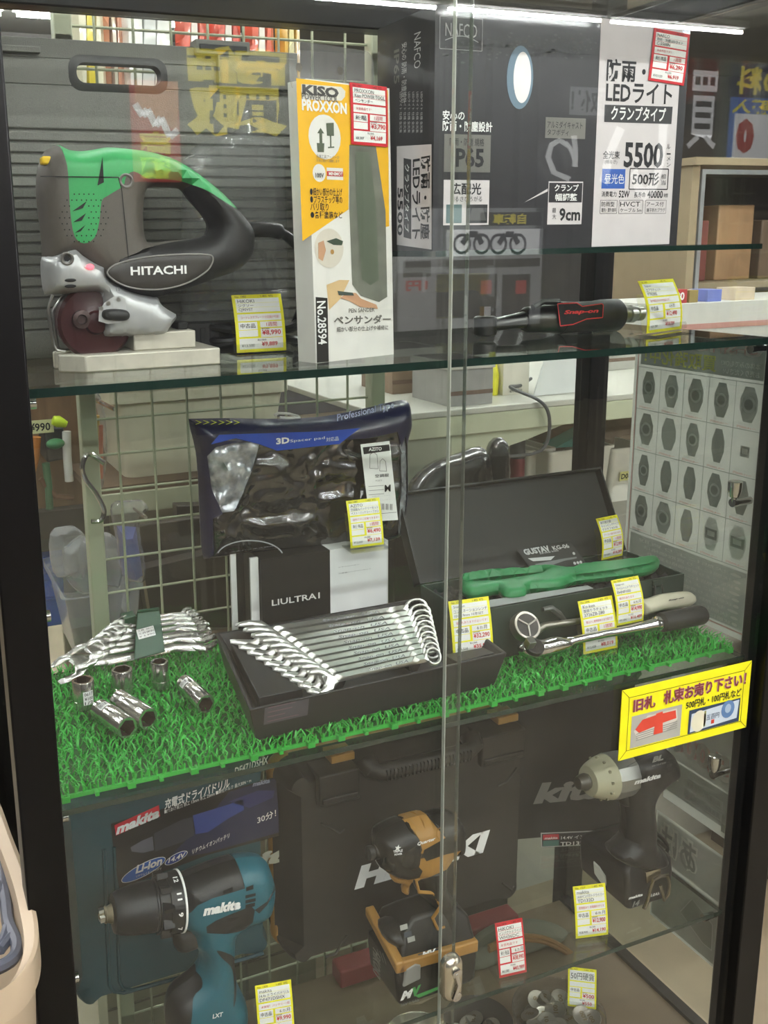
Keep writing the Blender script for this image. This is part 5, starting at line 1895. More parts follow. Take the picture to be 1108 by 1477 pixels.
# battery: a box with sloped amber shoulder
bx0, bx1, by0, by1 = .392, .500, .020, .098
bz1 = H0 - .838
m = MB()
sec = lambda x0, x1, y0, y1, z: [(x0, y0, z), (x1, y0, z), (x1, y1, z), (x0, y1, z)]
m.ring([sec(bx0 + .006, bx1 - .004, by0 + .006, by1 - .004, ZL + .001), sec(bx0, bx1, by0, by1, ZL + .012), sec(bx0 - .004, bx1, by0 - .002, by1, ZL + .045), sec(bx0 - .004, bx1, by0, by1, bz1)], hbk)
F = Frame((bx0, by0 - .0012, ZL), (1, 0, 0), (0, 0, 1), m)
F.e = .0012
obj('battery_case', m, t, bevel=.005, seg=3)
m = MB()
F = Frame((bx0, by0 - .0032, ZL), (1, 0, 0), (0, 0, 1), m)
slant(F, 'M', c7((560, 1205)), c7((618, 1185)), .011, white, .06, .35); slant(F, 'V', c7((612, 1188)), c7((650, 1172)), .012, pm('mv_green', '3f9a4e', .4), .08, .2)
F.poly([F.px(*c7(k)) for k in ((624, 1185), (740, 1140), (735, 1155), (640, 1195))], pm('mv_green', '3f9a4e', .4))
slant(F, '36V 2.5Ah', c7((562, 1232)), c7((640, 1208)), .004, pm('print_pale3', '8a8a86', .4))
F.poly([F.px(*c7(k)) for k in ((605, 1225), (735, 1180), (700, 1195), (650, 1222))], pm('badge_tan', '7d745f', .4))
Fl = Frame((bx0 - .0045, by1, ZL), (0, -1, 0), (0, 0, 1), m)
Fl.tpx('HiKOKI', c7((445, 1075)), c7((478, 1020)), pm('print_pale3', '8a8a86', .4), rot=1, bold=.03)
for i in range(3): Fl.line([Fl.px(*c7((462 + i * 12, 985 + i * 8))), Fl.px(*c7((478 + i * 12, 1035 + i * 8)))], .0012, pm('print_pale3', '8a8a86', .4))
obj('battery_print', m, t, smooth=0)
m = MB()
m.prism([(bx0 - .005, by0 - .004, bz1 - .004), (bx1, by0 - .004, bz1 - .010), (bx1, by0 - .004, bz1 + .006), (bx0 + .004, by0 - .004, bz1 + .010)], (0, .01, 0), amb)
m.prism([(bx0 - .006, by0 - .004, bz1 - .004), (bx0 - .006, by1, bz1 + .02), (bx0 - .006, by1, bz1 + .032), (bx0 - .006, by0 - .004, bz1 + .010)], (.012, 0, 0), amb)
obj('amber_shoulder', m, t, bevel=.002)
m = MB()
m.ring([sec(bx0 + .002, bx1, by0, by1, bz1), sec(bx0 + .012, bx1 - .004, by0 + .012, by1 - .006, bz1 + .03), sec(bx0 + .03, bx1 - .02, by0 + .02, by1 - .02, bz1 + .045)], hbk)
obj('battery_foot', m, t, bevel=.004, seg=3)
m = MB()
a = A(*c7((612, 1095)), by0 - .004)
m.prism([(a.x + x, by0 - .005, a.z + z) for x, z in ((-.012, -.014), (.012, -.010), (.012, .010), (.004, .014), (-.008, .010))], (0, .006, 0), pm('button_grey', '8b8b88', .5))
obj('release_button', m, t, bevel=.002)
m = MB()
Ft = Frame(Vector((bx0 + .007, by0 + .006, bz1 + .016)), (1, 0, 0), (0, .37, .93), m)
for q in ((572, 888), (590, 918), (604, 940)):
    a = Ft.px(*c7(q)); Ft.rect(a[0] - .005, a[1] - .003, a[0] + .005, a[1] + .003, pm('key_grey', '9a9a94', .4) if q[1] != 918 else pm('key_dark', '3a4048', .4), .003)
a = Ft.px(*c7((680, 1006))); Ft.rect(a[0] - .014, a[1] - .004, a[0] + .014, a[1] + .004, pm('key_dark2', '2c3136', .4), .003)
slant(Ft, 'MV', c7((650, 1018)), c7((712, 1000)), .006, white, .05, .25, .0036)
obj('key_panel', m, t, smooth=0)
price_tag('red price tag on a wire stand right of the amber impact driver', (720.6, 1411), (760, 1402), (700.5, 1335), ZL, ('No. 1478', ('HiKOKI', 'インパクトドライバ', 'WH36DC'), '未使用品です', '未使用品', '6ヵ月', '¥38,990', '¥43,989', '¥61,380'), cardred, 'red price tags', curve=.001)

# ---------------------------------------------------------------- black impact driver
iy = .068
c8 = lambda q: (720 + q[0] / 2.75, 940 + q[1] / 2.75)
P8 = lambda pts: [(a, max(b, ZL + .0012)) for a, b in pxl([c8(q) for q in pts], iy)]
t = thing('impact_driver', 'black cordless impact driver with worn silver nose on the lower shelf', 'impact driver', tuple(A(900, 1310, iy)))
outl = spl(P8([(490, 560), (480, 500), (505, 420), (540, 395), (600, 380), (660, 385), (686, 420), (690, 465), (670, 492), (620, 530), (598, 560), (592, 600), (600, 660), (602, 740), (640, 780), (640, 830), (560, 850), (480, 830), (440, 790), (500, 740), (505, 660), (495, 600)]), 3)
pt = puff(outl, .056, .02, blackp, res=.008, place=on_y(iy))
b_ = pt['']
F = Frame((0, iy - .0290, 0), (1, 0, 0), (0, 0, 1), b_)
slant(F, 'makita', c8((534, 526)), c8((640, 497)), .0065, white, .05, .25)
F.tpx('BL', c8((606, 440)), c8((652, 405)), pm('print_pale3', '8a8a86', .4), bold=.06, shear=.2)
F.tpx('BRUSHLESS', c8((606, 450)), c8((660, 442)), pm('print_pale3', '8a8a86', .4))
for i in range(3): F.poly([F.px(*c8(k)) for k in ((664, 425 + i * 22), (684, 420 + i * 22), (684, 432 + i * 22), (664, 437 + i * 22))], dk)
F.line([F.px(*c8(k)) for k in ((505, 455), (600, 405), (605, 398))], .0008, dk)
obj('motor_housing', b_, t)
pa, pb = A(*c8((312, 522)), iy), A(*c8((505, 478)), iy)
ax = (pb - pa).normalized(); sc = (A(*c8((400, 450)), iy) - A(*c8((400, 550)), iy)).length / 100; L = (pb - pa).length
dd = lambda p_: (p_ - 312) / 193 * L
m = MB()
m.lathe(pa, ax, [(dd(310), 14 * sc), (dd(312), 22 * sc), (dd(328), 28 * sc), (dd(342), 30 * sc), (dd(345), 27 * sc), (dd(352), 27 * sc), (dd(355), 33 * sc), (dd(372), 33 * sc)], pm('holder_steel', '5f5d58', .35, .8), 22)
obj('bit_holder', m, t)
m = MB()
m.lathe(pa, ax, [(dd(350), 34 * sc), (dd(353), 52 * sc), (dd(372), 64 * sc), (dd(405), 76 * sc), (dd(425), 80 * sc), (dd(428), 78 * sc)], pm('cream_bumper', 'b9b69a', .45), 30)
for k in range(12):
    an = k * .5236
    d = Matrix.Rotation(an, 3, ax) @ ax.orthogonal().normalized()
    m.box(pa + ax * dd(395) + d * 73 * sc, (.003, .003, .003), pm('bumper_slot', '8a8770', .5))
obj('nose_bumper', m, t)
m = MB()
m.lathe(pa, ax, [(dd(426), 80 * sc), (dd(440), 84 * sc), (dd(490), 82 * sc), (dd(506), 78 * sc)], pm('worn_silver', '9fa09c', .38, .8, nscale=60, bump=.1), 12)
obj('hammer_case', m, t, smooth=20)
o = spl(P8([(476, 560), (520, 545), (545, 560), (530, 590), (500, 610), (480, 600)]), 3)
obj('trigger', puff(o, .02, .006, jblk, res=.005, place=on_y(iy))[''], t)
m = MB()
ex0, ex1, ey0, ey1 = .760, .838, .048, .150
ez1 = H0 - .835
m.ring([sec(ex0 + .008, ex1 - .006, ey0 + .006, ey1 - .004, ZL + .001), sec(ex0, ex1, ey0, ey1, ZL + .01), sec(ex0 - .004, ex1, ey0, ey1, ZL + .045), sec(ex0 - .004, ex1, ey0 + .004, ey1, ez1), sec(ex0 + .018, ex1 - .012, ey0 + .02, ey1 - .03, ez1 + .018)], blackp)
obj('battery_case', m, t, bevel=.006, seg=3)
m = MB()
F = Frame((ex0, ey0 - .0006, ZL), (1, 0, 0), (0, 0, 1), m)
slant(F, 'makita', c8((512, 982)), c8((568, 966)), .004, white, .04, .25); slant(F, '14', c8((526, 1012)), c8((556, 1002)), .008, pm('print_pale3', '8a8a86', .4), .05, .3)
slant(F, '3.0Ah', c8((596, 972)), c8((634, 962)), .0045, white, .03, .2); oval(1, 1, .01, .01, dk, 0)
obj('battery_print', m, t, smooth=0)
m = MB()
ring_ = [c8(k) for k in ((575, 1020), (590, 985), (600, 940), (612, 905), (640, 890), (668, 885), (676, 920), (672, 960), (655, 985), (648, 955), (640, 925))]
m.tube([A(*k, ey0 - .008) for k in ring_], .0026, pm('hook_nickel', 'b4ab98', .25, 1.0), n=8)
m.prism([A(*c8(k), ey0 - .002) for k in ((578, 872), (636, 856), (636, 880), (582, 915))], (0, -.0025, 0), pm('hook_nickel', 'b4ab98', .25, 1.0))
obj('belt_hook', m, t)
m = MB()
for q in ((446, 768), (490, 810)):
    a = A(*c8(q), ey0 + .03); m.sphere(a, .0042, pm('key_pale', '9c9c98', .4), 8, (1.3, 1, .7))
a = A(*c8((398, 880)), ey0)
m.prism([A(*c8(k), ey0 + .02) for k in ((376, 830), (398, 850), (424, 890), (426, 920), (404, 905), (380, 870))], (-.004, -.004, 0), pm('button_pale', '8d8d84', .5))
obj('battery_button', m, t)
m = MB()
m.tube(spl([A(*c8(k), iy + .02) for k in ((600, 712), (630, 725), (660, 755), (668, 785), (650, 805), (620, 790), (602, 765), (625, 750), (660, 775))], 5, False), .0028, crd, n=8)
obj('wrist_strap', m, t)
price_tag('yellow price tag hanging at the shelf edge before the black impact driver', (831, 1354), (877.5, 1348), (819, 1280), ZL, ('No. 1507', ('makita', '14.4Vインパクトドライバー', 'TD132D'), '使用感あり 充電器付きです', '中古品', '6ヵ月', '¥12,900', '¥14,190', '¥28,900'), curve=.002)

# ---------------------------------------------------------------- coins in bowls on the deck
coin = pm('coin_nickel', 'a19c92', .35, .9, nscale=500, bump=.15)
coinb = pm('coin_copper', '8a7a62', .38, .9, nscale=500, bump=.15)


def bowl(name, label, c, R, h, mt, cat='bowl'):
    m = MB()
    m.lathe(c, (0, 0, 1), [(0, R * .75), (h * .4, R * .92), (h, R), (h + .002, R * .99), (h, R * .965), (h * .4, R * .88), (.004, R * .72), (.004, .001)], mt, 40, caps=False)
    m.add([Vector(c) + Vector((R * .75 * math.cos(k * .2618), R * .75 * math.sin(k * .2618), 0.0005)) for k in range(24)], [tuple(reversed(range(24)))], mt)
    return tag(obj(name, m), label, cat)


dkb = pm('bowl_dark', '34322f', .35)
gbl = clear('bowl_glass', (.9, .9, .88), 1.2, .05, haze=.02)
b1 = AZ(806, 1458, ZD + .05); b1.z = ZD
b2 = AZ(690, 1478, ZD + .04); b2.z = ZD
bowl('bowl', 'round grey glass bowl of silver coins nearest the right edge of the case', b1, .064, .05, gbl)
bowl('bowl', 'dark round bowl of coins beside the glass coin bowl', b2, .048, .045, dkb)
b3 = AZ(606, 1500, ZD + .03); b3.z = ZD
bowl('dish', 'brass rimmed dish at the bottom edge beside the dark coin bowl', b3, .05, .03, brass, 'dish')
rnd = random.Random(21)
first = None
for (c, R, n, dz, lb, gp) in ((b1, .052, 46, .012, 'silver coin lying in the grey glass bowl', 'coins in the glass bowl'), (b2, .038, 22, .010, 'coin lying in the dark round bowl', 'coins in the dark bowl'), (b3, .036, 8, .008, 'coin lying in the brass rimmed dish', 'coins in the brass dish')):
    for i in range(n + n // 3):
        a, r = rnd.uniform(0, 6.283), R * math.sqrt(rnd.uniform(0, 1)) * .88
        zz = c.z + dz + (i // 8) * .0042 + rnd.uniform(0, .001)
        p = (c.x + r * math.cos(a), c.y + r * math.sin(a), zz)
        if first is None:
            m = MB()
            m.lathe((0, 0, 0), (0, 0, 1), [(0, .0125), (.0002, .0132), (.0018, .0132), (.002, .0125), (.0017, .0118), (.0017, .001)], coin, 24)
            F = Frame((0, 0, .0017), (1, 0, 0), (0, 1, 0), m); F.text('100', -.006, -.003, .006, .003, coinb, bold=.03)
            first = obj('coin', m, local=True)
            o = first
        else:
            o = first.copy(); COL.objects.link(o)
        tag(o, lb, 'coin', gp)
        o.location = p
        o.rotation_euler = (rnd.uniform(-.5, .5), rnd.uniform(-.5, .5), rnd.uniform(0, 6.28))
        s_ = rnd.choice((.85, 1, 1, 1.1)); o.scale = (s_, s_, 1)
price_tag('yellow price tag leaning in the glass bowl of coins', (819, 1451), (860, 1456), (826, 1395), ZD + .034, ('No. 1477', ('50円硬貨',), '', '中古品', '', '¥500', '¥550', ''), curve=.001, tilt=20)
m = MB()
m.bx((.44, .288, ZD + .0005), (.76, .322, ZD + .03), pm('red_box', '7d2a2c', .5))
tag(obj('flat_box', m, bevel=.003), 'flat dark red box at the back of the bottom deck', 'box')
# canvas pouch with tan strap
pc = pm('canvas_grey', '6f6c5e', .8, nscale=300, bump=.3)
tan = pm('leather_tan', '8a6238', .55, nscale=60, bump=.1)
t = thing('tool_pouch', 'grey canvas pouch with tan leather strap on the bottom deck', 'pouch', (.76, .27, ZD))
o = spl(pxl([(672, 1400), (690, 1360), (730, 1335), (780, 1330), (822, 1345), (836, 1380), (835, 1420), (830, 1450), (690, 1450)], .25), 4)
o = [(a, max(b, ZD + .001)) for a, b in o]
obj('pouch_body', puff(o, .06, .03, pc, res=.012, place=on_y(.25))[''], t)
m = MB()
for k in range(2):
    pth = spl([A(u, v + k * 5, .215) for u, v in ((705, 1366), (740, 1352), (780, 1352), (812, 1366), (836, 1385))], 5, False)
    m.tube(pth, .004, tan, n=8)
m.prism([A(*q, .219) for q in ((770, 1392), (832, 1372), (836, 1398), (790, 1412))], (0, -.004, 0), tan)
obj('leather_strap', m, t)
# ---------------------------------------------------------------- notices stuck on the glass
m = MB()
yn = -.0172
F = Frame((0, yn, 0), (1, 0, 0), (0, 0, 1), m)
cn = [F.px(*q) for q in ((898, 999), (1083, 951), (1078, 1052), (892, 1094))]
x0, x1 = (cn[0][0] + cn[3][0]) / 2, (cn[1][0] + cn[2][0]) / 2
z0, z1 = (cn[3][1] + cn[2][1]) / 2, (cn[0][1] + cn[1][1]) / 2
m.bx((x0, yn, z0), (x1, yn + .001, z1), yel)
b = .011
F.line([(x0 + b, z0 + b), (x1 - b, z0 + b), (x1 - b, z1 - b), (x0 + b, z1 - b), (x0 + b, z0 + b)], .0006, ink)
for a, c in (((x0, z0), (x0 + b, z0 + b)), ((x1, z0), (x1 - b, z0 + b)), ((x0, z1), (x0 + b, z1 - b)), ((x1, z1), (x1 - b, z1 - b))):
    F.line([a, c], .0006, ink)
W_, H_ = x1 - x0, z1 - z0
brn = pm('notice_brown', '7c2f34', .5)
lilac = pm('notice_outline', 'b9899a', .5)
for e, bo, mt in ((.0004, .06, lilac), (.0008, .02, brn)):
    F.text('旧札', x0 + .085 * W_, z0 + .66 * H_, x0 + .25 * W_, z0 + .84 * H_, mt, bold=bo, e=e)
    F.text('札束お売り下さい！', x0 + .31 * W_, z0 + .66 * H_, x0 + .96 * W_, z0 + .86 * H_, mt, bold=bo, e=e)
F.text('500円札・100円札など', x0 + .49 * W_, z0 + .51 * H_, x0 + .93 * W_, z0 + .63 * H_, ink, bold=.02)
g1, g2, g3 = pm('note_grey', 'a9a99f', .5), pm('note_red', 'cf4634', .5), pm('note_dark', '2b3c55', .5)
F.rect(x0 + .08 * W_, z0 + .14 * H_, x0 + .46 * W_, z0 + .6 * H_, g1)
P = lambda pts: [(x0 + a * W_, z0 + c * H_) for a, c in pts]
F.poly(P([(.1, .38), (.2, .56), (.42, .56), (.43, .40), (.34, .26), (.14, .24)]), pm('note_pale', 'c9c6ba', .5), .0006)
F.poly(P([(.11, .40), (.16, .52), (.26, .54), (.26, .38), (.14, .34)]), g2, .0008)
F.poly(P([(.31, .54), (.41, .54), (.42, .42), (.31, .40)]), g2, .0008)
F.poly(P([(.26, .56), (.31, .57), (.32, .26), (.25, .26)]), g2, .001)
for i in range(4): F.poly(P([(.12, .32 - i * .03), (.43, .36 - i * .03), (.43, .375 - i * .03), (.12, .335 - i * .03)]), pm('note_grey2', '8d8d86', .5), .0007)
F.rect(x0 + .52 * W_, z0 + .13 * H_, x0 + .93 * W_, z0 + .48 * H_, g3)
F.poly(P([(.54, .42), (.92, .46), (.91, .19), (.535, .15)]), pm('bill_blue', 'c4d0da', .5), .0006)
q = P([(.60, .29), (.83, .36)])
F.disc(q[0][0], q[0][1], .012, pm('bill_cream', 'd9d6bd', .5), .0008, sv=1.2)
F.disc(q[1][0], q[1][1], .011, pm('bill_portrait', '5a7ca8', .5), .0008, sv=1.1)
F.disc(q[1][0], q[1][1] + .001, .005, pm('bill_face', '9fb3c9', .5), .001, sv=1.25)
F.text('五百円', x0 + .66 * W_, z0 + .27 * H_, x0 + .76 * W_, z0 + .35 * H_, g3, e=.0008)
F.rect(x0 + .64 * W_, z0 + .19 * H_, x0 + .655 * W_, z0 + .42 * H_, pm('bill_olive', '9a9a5a', .5), .0008)
F.rect(x0 + .70 * W_, z0 + .2 * H_, x0 + .725 * W_, z0 + .26 * H_, g2, .0008)
tag(obj('notice', m, smooth=0), 'yellow laminated notice about old banknotes stuck on the front glass', 'notice')

paper = sheet('poster_paper', 'c3c6be', .55)
ghost = sheet('poster_ghost', '989c97', .5)
ghost2 = sheet('poster_ghost_dark', '8b8f89', .5)
gline = sheet('poster_line', 'b4b7b2', .5)
gred = sheet('poster_red', 'c79b98', .5)
gyel = sheet('poster_yellow', 'cfcd6a', .5)
xp = .8992
F0 = lambda mb: Frame((xp, 0, 0), (0, -1, 0), (0, 0, 1), mb)


def yz(F, u, v):
    return F.px(u, v)


m = MB(); F = F0(m)
ua, ub = -.252, -.012
zt_, zb_ = H0 - .128, H0 - .515
F.rect(ua, zb_, ub, zt_, paper, 0)
F.rect(ua + .012, H0 - .174, ub - .012, zt_ - .004, ghost, .0003)
for e, bo, mt in ((.0004, .06, gred), (.0008, .02, sheet('poster_pale', 'dad9d4', .5))):
    F.text('G-SHOCK', ua + .05, H0 - .146, ub - .016, H0 - .129, mt, bold=bo, mirror=True, e=e)
F.text('買取強化中！', ua + .02, H0 - .171, ub - .088, H0 - .149, gyel, bold=.02, mirror=True, e=.0006)
F.text('本体のみでもOK!', ub - .08, H0 - .161, ub - .018, H0 - .153, sheet('poster_pale', 'dad9d4', .5), mirror=True, e=.0006)
F.text('お売りください!', ub - .076, H0 - .171, ub - .018, H0 - .163, sheet('poster_pale', 'dad9d4', .5), mirror=True, e=.0006)
for e in (ua + .006, ub - .008): F.rect(e, zb_ + .01, e + .0022, zt_, gred, .0004)
F.rect(ua + .006, zb_ + .008, ub - .006, zb_ + .0102, gred, .0004)
gx0, gx1, gz0, gz1 = -.243, -.021, H0 - .419, H0 - .178
cw_, ch_ = (gx1 - gx0) / 5, (gz1 - gz0) / 4
for i in range(6): F.rect(gx0 + i * cw_ - .0005, gz0, gx0 + i * cw_ + .0005, gz1, ghost, .0004)
for j in range(5): F.rect(gx0, gz0 + j * ch_ - .0005, gx1, gz0 + j * ch_ + .0005, ghost, .0004)
rnd = random.Random(9)
for j in range(4):
    for i in range(5):
        cx_, cz_ = gx0 + (i + .5) * cw_, gz1 - (j + .46) * ch_
        small = (i == 4 and j == 1)
        dgt = j == 3 and i >= 3
        w, h = (.009, .009) if small else (.0105 + rnd.uniform(0, .004), .0225)
        mt = ghost2 if rnd.random() < .8 else ghost
        if dgt: mt = gline
        if not small:
            F.poly([(cx_ - w * .5, cz_ - h), (cx_ + w * .5, cz_ - h), (cx_ + w, cz_ - h * .3), (cx_ + w, cz_ + h * .3), (cx_ + w * .5, cz_ + h), (cx_ - w * .5, cz_ + h), (cx_ - w, cz_ + h * .3), (cx_ - w, cz_ - h * .3)], mt, .0005)
        if dgt or small:
            F.rect(cx_ - w * .8, cz_ - .007, cx_ + w * .8, cz_ + .007, ghost2, .0007); F.rect(cx_ - w * .5, cz_ - .003, cx_ + w * .5, cz_ + .004, paper, .0009)
        elif rnd.random() < .4:
            F.disc(cx_, cz_, w * .75, gline, .0007); F.disc(cx_, cz_, w * .5, ghost2, .0009)
        F.text('DW-%d00' % rnd.randint(50, 69), cx_ - .014, gz1 - (j + .90) * ch_, cx_ + .008, gz1 - (j + .85) * ch_, gline, mirror=True)
        F.text('～%d,000円' % rnd.randint(2, 14), cx_ - .016, gz1 - (j + .98) * ch_, cx_ + .014, gz1 - (j + .92) * ch_, gred, mirror=True, bold=.02)
F.rect(ua + .012, zb_ + .013, ub - .012, gz0 - .004, gline, .0003)
for k in range(9):
    F.text('●状態により買取価格は変わります'[:8 + (k * 3) % 9], ua + .03 + (k % 3) * .01, gz0 - .014 - k * .0083, ub - .02, gz0 - .009 - k * .0083, sheet('poster_pale', 'dad9d4', .5), mirror=True)
tag(obj('poster', m, smooth=0), 'large pale watch poster seen from behind on the right side glass', 'poster')
m = MB(); F = F0(m)
F.rect(-.14, H0 - .805, -.015, H0 - .60, paper, 0)
F.rect(-.136, H0 - .735, -.022, H0 - .62, sheet('poster_mid', 'b0b2ad', .5), .0003); F.rect(-.136, H0 - .79, -.022, H0 - .738, ghost, .0003)
for e, bo, mt in ((.0005, .09, gred), (.0009, .03, sheet('poster_pale', 'dad9d4', .5))):
    F.text('5,000', -.134, H0 - .73, -.024, H0 - .685, mt, bold=bo, mirror=True, e=e)
    F.text('10', -.136, H0 - .766, -.112, H0 - .742, mt, bold=bo, mirror=True, e=e)
for k in range(2):
    F.rect(-.1, H0 - .765 - k * .018, -.03, H0 - .753 - k * .018, gline, .0005); F.text('高価買取いたします', -.096, H0 - .763 - k * .018, -.034, H0 - .755 - k * .018, ghost, mirror=True, e=.0008)
F.rect(-.03, H0 - .797, -.019, H0 - .785, ghost2, .0006)
tag(obj('poster', m, smooth=0), 'grey price poster with big figures on the lower right side glass', 'poster')
m = MB(); F = F0(m)
F.rect(-.15, H0 - 1.01, -.018, H0 - .832, paper, 0); F.rect(-.147, H0 - .905, -.021, H0 - .836, sheet('poster_mid', 'b0b2ad', .5), .0003); F.rect(-.147, H0 - 1.005, -.021, H0 - .91, ghost, .0003)
F.text('あけ', -.14, H0 - .895, -.065, H0 - .842, sheet('poster_pale', 'dad9d4', .5), bold=.1, mirror=True, e=.0006); F.text('あけ', -.136, H0 - .892, -.068, H0 - .846, ghost, bold=.02, mirror=True, e=.001)
F.poly([(-.07, H0 - .93), (-.03, H0 - .945), (-.028, H0 - .985), (-.045, H0 - .985), (-.09, H0 - .965)], ghost2, .0006)
F.line([(-.07, H0 - .93), (-.03, H0 - .945), (-.028, H0 - .985), (-.045, H0 - .985), (-.09, H0 - .965), (-.07, H0 - .93)], .0012, gline, .0009)
tag(obj('poster', m, smooth=0), 'grey poster low on the right side glass below the big figures poster', 'poster')
m = MB()
F = Frame((-.0132, 0, 0), (0, -1, 0), (0, 0, 1), m)
q = AX(95, 1240, -.0132)
F.rect(-.12, H0 - .70, -.04, H0 - .575, paper, 0)
for k in range(7): F.rect(-.112, H0 - .60 - k * .013, -.05, H0 - .594 - k * .013, ghost2, .0005)
tag(obj('leaflet', m, smooth=0), 'pale printed leaflet stuck on the left side glass by the teal case', 'leaflet')

# ---------------------------------------------------------------- rack and stock behind the case
ivory = pm('rack_ivory', 'b9bda2', .45, nscale=20, var=.05)
yg = .43
t = thing('wire_grid_panel', 'pale green wire grid rack standing behind the case on the left', 'wire rack', (.35, yg, 0))
m = MB()
pX = A(132, 700, yg).x
m.bx((pX - .011, yg - .012, 0), (pX + .011, yg + .012, 2.05), ivory)
obj('post', m, t, bevel=.002)
m = MB()
gxe = .56
m.bx((gxe, yg - .012, 0), (gxe + .022, yg + .012, 2.05), ivory)
obj('post', m, t, bevel=.002)
m = MB()
x = pX + .04
while x < gxe:
    m.tube([(x, yg, .12), (x, yg, 2.0)], .0019, ivory, n=5); x += .049
z = .15
while z < 2.0:
    m.tube([(pX, yg + .0035, z), (gxe, yg + .0035, z)], .0019, ivory, n=5); z += .049
obj('wire_grid', m, t)
m = MB()
pts = [A(u, v, yg - .03) for u, v in ((150, 668), (128, 655), (119, 672), (123, 690), (139, 712), (150, 735), (146, 750), (132, 752))]
m.tube(spl(pts, 5, False), .0036, chrome, n=8)
tag(obj('hanging_hook', m), 'chrome S shaped hook hanging on the wire rack post', 'hook')

yb_ = .80
bx_ = lambda u, v: A(u, v, yb_)
t = thing('gondola_shelf', 'pale green steel store shelf behind the wire rack', 'store shelf', (.5, .9, 0))
zsf = bx_(200, 694).z
gl0 = bx_(128, 700).x
wood = pm('shelf_wood', '5f4a38', .6, nscale=12, var=.15, stretch=(1, 6, 6))
m = MB(); m.bx((gl0, yb_ - .02, zsf - .012), (.68, yb_ + .42, zsf), wood); obj('shelf_board', m, t)
m = MB(); m.bx((gl0, yb_ - .025, zsf - .05), (.68, yb_ - .005, zsf - .012), ivory); obj('shelf_beam', m, t, bevel=.002)
m = MB(); m.bx((gl0, yb_ + .42, 0), (.705, yb_ + .44, 1.8), pm('back_board', '8d8b7c', .6)); obj('back_panel', m, t)
m = MB(); m.bx((.681, yb_ - .03, 0), (.705, yb_ + .419, zsf + .02), ivory); obj('side_panel', m, t)
m = MB(); m.bx((gl0, yb_ - .02, .55), (.68, yb_ + .42, .57), wood); obj('shelf_board', m, t)
# storage box
bxm = pm('box_cream', 'd6d2ba', .4, nscale=5, var=.05)
t = thing('storage_box', 'cream translucent plastic storage box with lid on the wooden store shelf', 'storage box', (.4, yb_ + .1, zsf))
a, b = bx_(178, 690).x, bx_(410, 690).x
m = MB()
zz1 = bx_(190, 585).z
S4 = lambda x0, x1, y0, y1, z, r=.02: [(p[0], p[1], z) for p in rrect(x0, y0, x1, y1, r, 4)]
m.ring([S4(a + .012, b - .01, yb_ + .03, yb_ + .3, zsf), S4(a - .004, b + .01, yb_ + .015, yb_ + .32, zz1), S4(a - .014, b + .02, yb_ + .008, yb_ + .33, zz1 + .002), S4(a - .014, b + .02, yb_ + .008, yb_ + .33, zz1 + .03), S4(a + .0, b + .0, yb_ + .02, yb_ + .31, zz1 + .04)], bxm)
obj('box_body', m, t)
m = MB()
m.ring([S4(a - .03, b + .02, yb_ - .02, yb_ + .3, zz1 + .045), S4(a - .03, b + .02, yb_ - .02, yb_ + .3, zz1 + .065), S4(a - .02, b + .01, yb_ - .01, yb_ + .29, zz1 + .07)], pm('lid_white', 'e9e6da', .35))
obj('lid', m, t)
# dark flat cases under the shelf
bk1 = pm('dark_carton', '2a2521', .4, nscale=10, var=.15)
for lb, q, y in (('dark brown flat carton leaning under the wooden store shelf', ((200, 758), (300, 745), (300, 900), (178, 900)), .66), ('dark slab with pale edge leaning before the brown carton', ((203, 822), (330, 792), (340, 905), (216, 905)), .60), ('black flat case behind the vest bag', ((255, 730), (420, 725), (420, 900), (262, 900)), .72)):
    m = MB(); m.prism([A(u, v, y) for u, v in q], (0, .03, 0), bk1)
    if 'slab' in lb:
        m.prism([A(u, v, y - .001) for u, v in ((203, 822), (207, 821), (221, 905), (216, 905))], (0, .001, 0), pm('pale_edge', '8a7a62', .6))
    tag(obj('flat_case', m, bevel=.002), lb, 'case')
for lb, (u0, v0, u1, v1), c in (('pale grey carton at the foot of the wire rack, left one', (150, 1385, 255, 1520), '9a9884'), ('pale grey carton at the foot of the wire rack, middle one', (258, 1345, 352, 1520), '8f8d7c'), ('pale carton at the foot of the wire rack, right one', (355, 1318, 455, 1500), 'a3a08c')):
    a, b = A(u0, v0, .56), A(u1, v0, .56)
    m = MB(); m.bx((a.x, .56, .02), (b.x, .66, a.z), pm('carton_' + c, c, .6, nscale=6, var=.06)); m.bx((a.x, .558, a.z - .1), (b.x, .5605, a.z - .095), pm('carton_seam', '6f6d60', .6))
    m.bx((a.x, .56, 0), (b.x, .66, .021), bk1)
    tag(obj('carton', m, bevel=.002), lb, 'carton')
# bagged goods
pkf = clear('pack_film', (.97, .97, .98), 2.5, .1, haze=.10, bump=1.0, nscale=30)
pvi = pm('pack_violet', '5a66b8', .4, nscale=20, var=.2)
t = thing('bagged_item', 'violet and silver bagged item hanging on the wire rack', 'package', tuple(A(185, 780, .5)))
obj('pack_body', puff(pxl([(168, 758), (196, 760), (206, 830), (196, 838), (176, 830)], .5), .03, .012, pvi, res=.01, place=on_y(.5))[''], t)
obj('bag_film', puff(spl(pxl([(160, 728), (190, 722), (206, 722), (214, 735), (200, 745), (206, 790), (210, 836), (192, 838), (176, 830), (166, 770)], .49), 3), .045, .02, pkf, res=.01, place=on_y(.49))[''], t)
m = MB(); q = A(196, 728, .49); m.tube([(q.x, .434, q.z - .005), (q.x, .50, q.z - .008)], .003, chrome, n=6); obj('hang_rod', m, t)
t = thing('clear_bin', 'clear plastic bin with a crumpled bag at the left behind the case', 'bin', tuple(A(120, 930, .62)))
cbm = clear('bin_plastic', (.86, .87, .88), 2.0, .15, haze=.3, hazecol=(.62, .64, .66))
